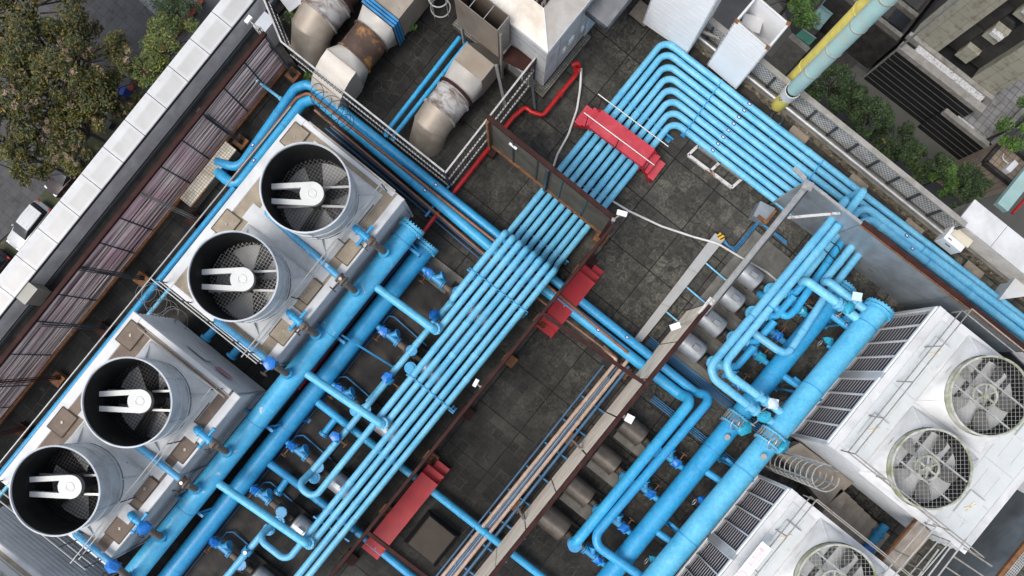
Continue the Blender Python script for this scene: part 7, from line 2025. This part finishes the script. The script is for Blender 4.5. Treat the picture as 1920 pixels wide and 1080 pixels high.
# folded roof sheets falling from the inner square to the eaves
zi, ze = 3.62, 3.38
xi, yi = PX1 - .98, PY0 + .98
mb = MB().poly([(PX0, PY0, ze), (PX1, PY0, ze), (xi, yi, zi), (PX0, yi, zi)]); mb.build('roof_front', ROOFM if 'ROOFM' in globals() else M('weathered roof sheet', (.66, .64, .60), .35, .45, .1, 1.3, dirt=(.40, .33, .25), da=.44, ds=.75, dw=.25), t)
ROOFM = bpy.data.materials['weathered roof sheet']
MB().poly([(PX1, PY0, ze), (PX1, PY1, ze), (xi, PY1, zi), (xi, yi, zi)]).build('roof_side', ROOFM, t)
MB().prism([(PX0, PY0 - .02), (PX1 + .02, PY0 - .02), (PX1 + .02, PY0 + .04), (PX0, PY0 + .04)], ze - .16, ze - .004).build('eaves', WHITE, t)
MB().prism([(PX1 - .04, PY0 + .05), (PX1 + .02, PY0 + .05), (PX1 + .02, PY1), (PX1 - .04, PY1)], ze - .16, ze - .004).build('eaves', WHITE, t)
mb = MB()
mb.bar((PX1, PY0, ze + .01), (xi, yi, zi + .01), .04, .03)
for f in (-2.2, -4.4): mb.bar((PX1 + f - .6, PY0, ze + .012), (PX1 + f - .6, yi, zi + .012), .035, .03)
mb.build('roof_seam', WHITE, t)
mb = MB().prism([(PX0, yi), (xi, yi), (xi, PY1), (PX0, PY1)], 3.0, zi - .2)
mb.build('vent_floor', BLACK, t)
mb = MB()
n = 7
for k in range(n):
    x = xi - .08 - k * .22; mb.box((x, yi + 2, zi + .15), (.06, 4, .06)); mb.box((x, yi + .03, zi - .25), (.07, .05, .85))
for k in range(n * 2):
    y = yi + .1 + k * .25; mb.box((xi - .03, y, zi - .25), (.05, .07, .85))
mb.build('vent_louvre', M('brown vent louvre', (.15, .12, .095), .5, .2), t)
# mosaic base step round the penthouse
MB().prism([(PX0, PY0 - .28), (PX1 + .18, PY0 - .28), (PX1 + .18, PY0 + 2.7), (PX1 - .04, PY0 + 2.7), (PX1 - .04, PY0 + .05), (PX0, PY0 + .05)], 0, .24).build('base_step', tile_mat('grey pebble tile', (.20, .19, .17), (.07, .07, .06), (.09, .09), .02, .8, .3), t)
# grey canopy over its side door, and door
MB().box((PX1 + .45, PY0 + 4.1, 2.55), (.92, 3.8, .10)).build('canopy', M('grey canopy sheet', (.20, .205, .21), .45, .3, .15, 2, dirt=(.32, .32, .31), da=.35), t)
MB().box((PX1 + .45, PY0 + 2.24, 2.53), (.96, .08, .16)).box((PX1 + .92, PY0 + 4.1, 2.53), (.07, 3.8, .16)).build('canopy_edge', DARKSTEEL, t)
MB().box((PX1 - .05, PY0 + 3.0, 1.25), (.05, .95, 2.0)).build('door', M('blue grey door', (.42, .52, .62), .4), t)
for dy, zz, w_ in ((1.2, 1.35, .16), (1.6, 1.5, .3), (2.3, 1.2, .12)): MB().box((PX1 - .06, PY0 + dy, zz), (.05, w_, .28)).build('notice', TAGWHITE, t)
c = W(1118, 20, 1.0)
t = thing('meter_box', 'small pale cabinet in the corner by the penthouse front', 'cabinet', W(975, 115, 0))
q = W(975, 118, .8); MB().box((q.x, q.y, .5), (.7, .5, 1.0)).build('casing', PALEGREY, t)
MB().box((q.x, q.y - .26, .55), (.5, .02, .7)).build('door', GALV, t)

# ================================================================ tall white boxes at the top
def white_box(label, bl, br, depth, h, open_top=True, legs=True, zb=.35):
    p, q = W(bl[0], bl[1], zb), W(br[0], br[1], zb)
    d = (q - p); L_ = d.length; d.normalize(); n = Vector((-d.y, d.x, 0))
    if n.y < 0: n = -n
    t = thing('white_enclosure', label, 'enclosure', (p.x, p.y, 0), 'tall white panelled boxes')
    Z = lambda v: Vector((0, 0, v - zb))
    th = .05
    def wall(a, b, inn, name, rows):
        w_ = (b - a).normalized()
        o = MB().hexa([a, b, b + inn * th, a + inn * th], [v + Z(h) for v in (a, b, b + inn * th, a + inn * th)]).build(name, WHITE_B, t)
        mb = MB()
        for k in range(1 if not open_top else rows // 2 + 1, rows):
            z = zb + (h - zb) * k / rows
            mb.bar(a - inn * .003 + Z(z), b - inn * .003 + Z(z), .008, .010)
        mb.build('panel_groove', GROOVE, o)
    A, B = p, q; C, E = q + n * depth, p + n * depth
    wall(A, B, n, 'front_wall', 14)
    wall(B, C, -d, 'side_wall', 14)
    wall(C, E, -n, 'back_wall', 14)
    wall(E, A, d, 'side_wall', 14)
    fl = [A + (d + n) * .05, B + (n - d) * .05, C - (n + d) * .05, E + (d - n) * .05]
    zf = h - 1.5 if open_top else h - .08
    MB().hexa([v + Z(zf - .05) for v in fl], [v + Z(zf) for v in fl]).build('inner_floor', WHITE if open_top else WHITE_B, t)
    mb = MB()
    for a, b in ((A, B), (B, C), (C, E), (E, A)):
        i_ = (sum((A, B, C, E), Vector()) / 4 - (a + b) / 2).normalized()
        mb.bar(a + i_ * .04 + Z(h + .02), b + i_ * .04 + Z(h + .02), .07, .04)
    mb.build('rim', WHITE, t)
    if open_top:
        c = (A + B + C + E) / 4
        MB().box(c + n * .25 - d * .30 + Z(zf + .35), (.7, .55, .7), .4).build('inner_box', WHITE, t)
        for s in (.05, .5): MB().cyl(c - n * .25 + d * s + Z(zf), c - n * .25 + d * s + Z(zf + .9), .06, 12).build('pipe_stub', GALV_D, t)
        MB().box(c - n * .36 + d * .35 + Z(zf + .15), (.3, .2, .3), .1).build('socket_box', WHITE_B, t)
        MB().bar(A + n * .12 + Z(h - .04), B + n * .12 + Z(h - .04), .09, .05).build('perforated_angle', GALV_D, t)
        for v in (A, B, C, E): MB().box(v + (c - v).normalized() * .07 + Z(h + .05), (.14, .14, .03), .2).build('corner_plate', RUST, t)
    if legs:
        for v in (A + (d + n) * .08, B + (n - d) * .08, C - (n + d) * .08, E + (d - n) * .08):
            MB().bar((v.x, v.y, 0), (v.x, v.y, zb), .07, .07).build('leg', GALV, t)
    return t
GROOVE = M('panel groove', (.50, .51, .52), .6)
white_box('tall white box with open top, blue pipes running past its foot', (1325, 121), (1380, 168), 1.15, 3.7)
white_box('tall white box at the top edge, left of the open one', (1204, 42), (1289, 101), 1.3, 4.6, False)
p, q = W(1318, 58, .9), W(1350, 72, .9)
one(MB().cyl(p, q, .09, 14), 'grey_duct', GALV_D, 'short grey duct between the two white boxes', 'duct')
# banded vent stack and the plain yellow one behind it
c = W(1458, 198, .3)
rad = Vector((c.x, c.y, 0)).normalized(); sd_ = Vector((rad.y, -rad.x, 0))
t = thing('vent_stack', 'teal jointed vent stack with yellow foot and white band at the right roof edge', 'vent stack', (c.x, c.y, 0))
MB().lathe((c.x, c.y, 0), [(.0, .12), (.12, .15), (.20, .22), (.265, .38), (.265, 1.35)], 40).build('yellow_foot', YELLOW, t)
MB().lathe((c.x, c.y, 0), [(.266, 1.35), (.295, 1.35), (.295, 1.80), (.266, 1.81)], 40).build('white_band', WHITE, t)
MB().lathe((c.x, c.y, 0), [(.0, 1.81), (.20, 1.84), (.25, 1.90), (.265, 2.0), (.265, 14)], 40).build('teal_section', TEAL, t)
for z in (3.5, 5.1, 6.7, 8.3):
    MB().lathe((c.x, c.y, 0), [(.262, z - .03), (.285, z - .02), (.285, z + .02), (.262, z + .03)], 40).build('joint_ring', GALV_D, t)
v = c + rad * -.29 - sd_ * .1; MB().box((v.x, v.y, 1.35), (.12, .10, .1), .6).build('band_plate', GALV_D, t)
y_ = c + rad * .75 - sd_ * .24
t = thing('yellow_stack', 'plain yellow vent stack rising behind the teal one outside the parapet', 'vent stack', (y_.x, y_.y, -3))
MB().lathe((y_.x, y_.y, 0), [(.30, -6), (.30, 14)], 32).build('stack_pipe', YELLOW, t)
for z in (2.2, 6.2): MB().lathe((y_.x, y_.y, 0), [(.30, z - .02), (.315, z - .015), (.315, z + .015), (.30, z + .02)], 32).build('seam', YELLOW, t)
MB().torus((c.x + .28, c.y - .28, .12), ZUP, .24, .06, 20, 8).build('base_ring', DARKSTEEL, t)
# rubble and pads near the stack foot
q = px(.08, (1352, 196), (1390, 158), (1432, 190), (1396, 228))
one(MB().prism([(v.x, v.y) for v in px(.08, (1386, 172), (1402, 153), (1430, 175), (1412, 194))], 0, .09).prism([(v.x, v.y) for v in px(.12, (1391, 172), (1403, 158), (1425, 175), (1412, 190))], .09, .13), 'drain_sump', CONC_D, 'dark square drain sump between open white box and yellow stack', 'sump')
one(MB().ball(W(1445, 180, .12), .3, (1, .8, .5), 2, .12), 'mortar_lump', MOSS, 'pale lump of mortar beside the foot of the yellow stack', 'mortar')

# ================================================================ between the right towers: ladder, steps, walkway
t = thing('caged_ladder', 'caged ladder with round hoops between the two white towers', 'ladder', W(1462, 895, 0))
c = W(1462, 866, 1.0)
lc = Vector((c.x, c.y, 0))
CAGE = M('cage steel', (.34, .335, .32), .5, .2, .2)
for k in range(9):
    z = 1.2 + k * .46
    MB().torus((lc.x, lc.y, z), ZUP, .43, .019, 28, 6, .9, 2 * PI + .3 - .9 + .4).build('hoop', CAGE, t)
for a in (1.2, 2.6, 4.0, 5.4, 6.4):
    MB().bar((lc.x + .43 * math.cos(a), lc.y + .43 * math.sin(a), 1.1), (lc.x + .43 * math.cos(a), lc.y + .43 * math.sin(a), 4.9), .055, .03).build('hoop_strip', CAGE, t)
for s in (-.22, .22):
    MB().tube([(lc.x + s, lc.y - .38, .1), (lc.x + s, lc.y - .38, 4.7)], .022, 0, 8).build('stringer', GALV_D, t)
for k in range(14): MB().tube([(lc.x - .22, lc.y - .38, .3 + k * .3), (lc.x + .22, lc.y - .38, .3 + k * .3)], .014, 0, 6).build('rung', GALV_D, t)
p, q = W(1470, 830, .25), W(1545, 935, .25)
CONC_BRIGHT = M('brightened warm concrete', (.36, .31, .25), .9, 0, .2, 2, dirt=(.22, .19, .155), da=.4, bmp=.3)  # lightened copy of the concrete, stands in for sun the tower blocks
t = thing('concrete_steps', 'flight of brown grey concrete steps between the two white towers', 'steps', W(1590, 980, 0))
for k in range(7):
    a = W(1548 + 15 * k, 938 + 13 * k, .0)
    MB().box((a.x, a.y, .45 - .06 * k), (.46, 1.15, .9 - .12 * k)).build('step', CONC_BRIGHT, t)
one(MB().prism([(v.x, v.y) for v in px(.9, (1462, 850), (1500, 830), (1600, 905), (1548, 950))], .3, .9), 'landing', CONC_BRIGHT, 'concrete landing under the caged ladder', 'landing')
pipe('blue pipe with wrapped valve at the foot of the concrete steps', [(1660, 985, .4), (1622, 1032, .4), (1605, 1052, .4)], .17, 0, BLUE_V, name='cross_pipe', flange=[.25])
one(MB().ball(W(1626, 1030, .5), .27, (1, 1, .8), 1, .24), 'wrapped_valve', PLASTIC, 'blue wrapped valve at the foot of the concrete steps', 'valve')
zw = DZ - .25
q = px(zw, (1722, 976), (1748, 1002), (1688, 1086), (1650, 1060))
s = sum(q, Vector()) / 4
t = thing('catwalk', 'rusty chequer plate catwalk with pale rails between the right towers', 'catwalk', (s.x, s.y, 0))
CHEQ = M('chequer plate', (.30, .25, .20), .6, .2, .2, 3, dirt=(.40, .39, .37), da=.4, ds=1.5, dw=.1, bmp=.3, bs_=50)
a, b = q[0], q[1]; e = (q[3] - q[0]).normalized() * 2.6
MB().hexa([v + Vector((0, 0, -.06)) for v in (a, b, b + e, a + e)], [a, b, b + e, a + e]).build('walk_plate', CHEQ, t)
for o in (a, b):
    for z in (.5, 1.0): MB().tube([o + Vector((0, 0, z)), o + e + Vector((0, 0, z))], .022, 0, 8).build('hand_rail', WIRE_L, t)
    for f in (0, .5, 1): MB().tube([o + e * f, o + e * f + Vector((0, 0, 1.0))], .022, 0, 8).build('rail_post', GALV_D, t)
    MB().bar(o + Vector((0, 0, -.14)), o + e + Vector((0, 0, -.14)), .08, .16).build('edge_beam', RUST, t)
# side platform frame at the bottom right
t = thing('pipe_barrier', 'frame of pale pipes and rungs beside the catwalk at the bottom right', 'frame', W(1790, 1050, 0))
for k in range(3):
    p, q2 = W(1812 - 26 * k, 1010 + 10 * k, DZ), W(1740 - 26 * k, 1105 + 10 * k, DZ)
    MB().tube([p, q2], .03, 0, 8).build('long_rail', WIRE_L, t)
for k in range(5):
    p, q2 = W(1800 - 14 * k, 1022 + 20 * k, DZ - .35), W(1860 - 14 * k, 1062 + 20 * k, DZ - .35)
    MB().bar(p, q2, .05, .05).build('rung', GALV_D, t)
# roof edge wall beyond the right tower
q = [W(1925, 935, 1.2), W(1800, 1100, 1.2)]
xx = W(1915, 1000, .3).x
t = thing('sheet_screen', 'blue grey sheet screen with rusty mesh strip at the bottom right corner', 'screen', W(1880, 1020, 0))
p, q2 = W(1935, 930, ZT_), W(1810, 1100, ZT_)
p2, q3 = W(1880, 900, .3), W(1775, 1060, .3)
xs2 = (W(1917, 985, 3.0).x)
MB().box((xs2 + .25, W(1880, 1020, 2).y, 1.7), (.04, 9, 3.0)).build('wall_sheet', WALLGREY, t)
MB().bar((xs2 + .3, W(1960, 900, 3.2).y, 3.25), (xs2 + .3, W(1790, 1120, 3.2).y, 3.25), .16, .12).build('top_beam', RUST, t)
mb = MB(); ya_2, yb_2 = W(1960, 900, 3.2).y, W(1790, 1120, 3.2).y
for k in range(60):
    y = yb_2 + (ya_2 - yb_2) * k / 60; mb.box((xs2 + .52, y, 3.3), (.3, .03, .02))
for k in range(5): mb.box((xs2 + .40 + k * .065, (ya_2 + yb_2) / 2, 3.31), (.02, ya_2 - yb_2, .02))
mb.build('mesh_strip', WIRE_L, t)
one(MB().prism([(v.x, v.y) for v in px(2.6, (1905, 840), (1945, 870), (1930, 930), (1885, 905))], 2.5, 2.6), 'sheet_cover', TRAY, 'plain grey sheet lid at the right edge beside the tower', 'lid')
# grey casing at the right edge above the louvred tower and white cabin beyond the pipes
q = px(1.2, (1862, 628), (1935, 682), (1985, 640), (1920, 590))
t = thing('grey_cover', 'pale grey sloping cover beside the sheet wall at the right edge', 'cover', (q[0].x, q[0].y, 0))
q = px(2.2, (1866, 630), (1893, 627), (1990, 700), (1960, 720))
MB().prism([(v.x, v.y) for v in q], 2.1, 2.2).build('cover_sheet', TRAY, t)
MB().prism([(q[0].x + .05, q[0].y + .0), (q[0].x + .12, q[0].y), (q[3].x + .12, q[3].y), (q[3].x + .05, q[3].y)], 0.2, 2.1).build('cover_frame', DARKSTEEL, t)
p = px(.75, (1873, 562), (1910, 513), (2010, 522), (1992, 547))
t = thing('white_cabin', 'white painted cabin roof cut off by the right edge above the pipes', 'cabin', (p[0].x, p[0].y, 0))
MB().prism([(v.x, v.y) for v in p], .65, .75).build('roof', WHITE, t)
s = sum(p, Vector()) / 4
MB().prism([(s.x + (v.x - s.x) * .96, s.y + (v.y - s.y) * .96) for v in p], 0, .645).build('wall', M('pale blue cabin wall', (.55, .62, .68), .5, 0, .05), t)
# top left corner cabinet and grating
q = W(500, 50, .9)
t = thing('junction_cabinet', 'grey electrical cabinet in the corner behind the slat screen top', 'cabinet', (q.x, q.y, 0))
MB().box((q.x, q.y, .6), (.5, .7, 1.2)).build('casing', PALEGREY, t)
MB().box((q.x - .02, q.y - .36, .7), (.3, .02, .5)).build('door', GALV, t)
q = W(62 + 0, 560 + 0, .5)
q = W(62, 553, 1.0)
t = thing('wall_cabinet', 'beige cabinet with warning marks against the left parapet', 'cabinet', (q.x, q.y, 0))
MB().box((q.x - .1, q.y, .85), (.5, .7, .8)).build('casing', M('beige cabinet', (.33, .32, .28), .5, 0, .1), t)
MB().box((q.x - .1, q.y, 1.27), (.54, .74, .05)).build('lid', bpy.data.materials['beige cabinet'], t)
mb = MB().box((q.x + .02, q.y - .352, .9), (.16, .006, .1)); mb.build('warning_mark', BLACK, t)
q = px(.3, (528, 0), (560, -20), (600, 14), (552, 40))
one(MB().bar(W(530, 6, .5), W(575, -28, .5), .9, .06), 'white_grating', WHITE, 'white tiled grating at the top edge beside the railing', 'grating')
for i, (p, s_) in enumerate([((548, 25), .42), ((580, 143), .22), ((763, 40), .3), ((770, 48), .25)]):
    c = W(p[0], p[1], .25); mb = MB(); leaves(mb, c, s_, 60, .08, .6)
    for k in range(4): mb.bar((c.x, c.y, 0), (c.x + random.uniform(-.2, .2), c.y + random.uniform(-.2, .2), .3), .012, .012)
    one(mb, 'weed', LEAF_L, ['green fern growing beside the railing at the top left', 'small weed beside the first railing post near the pipes', 'weeds at the wall foot left of the grey hood', 'smaller weeds right of those at the wall foot'][i], 'plant')
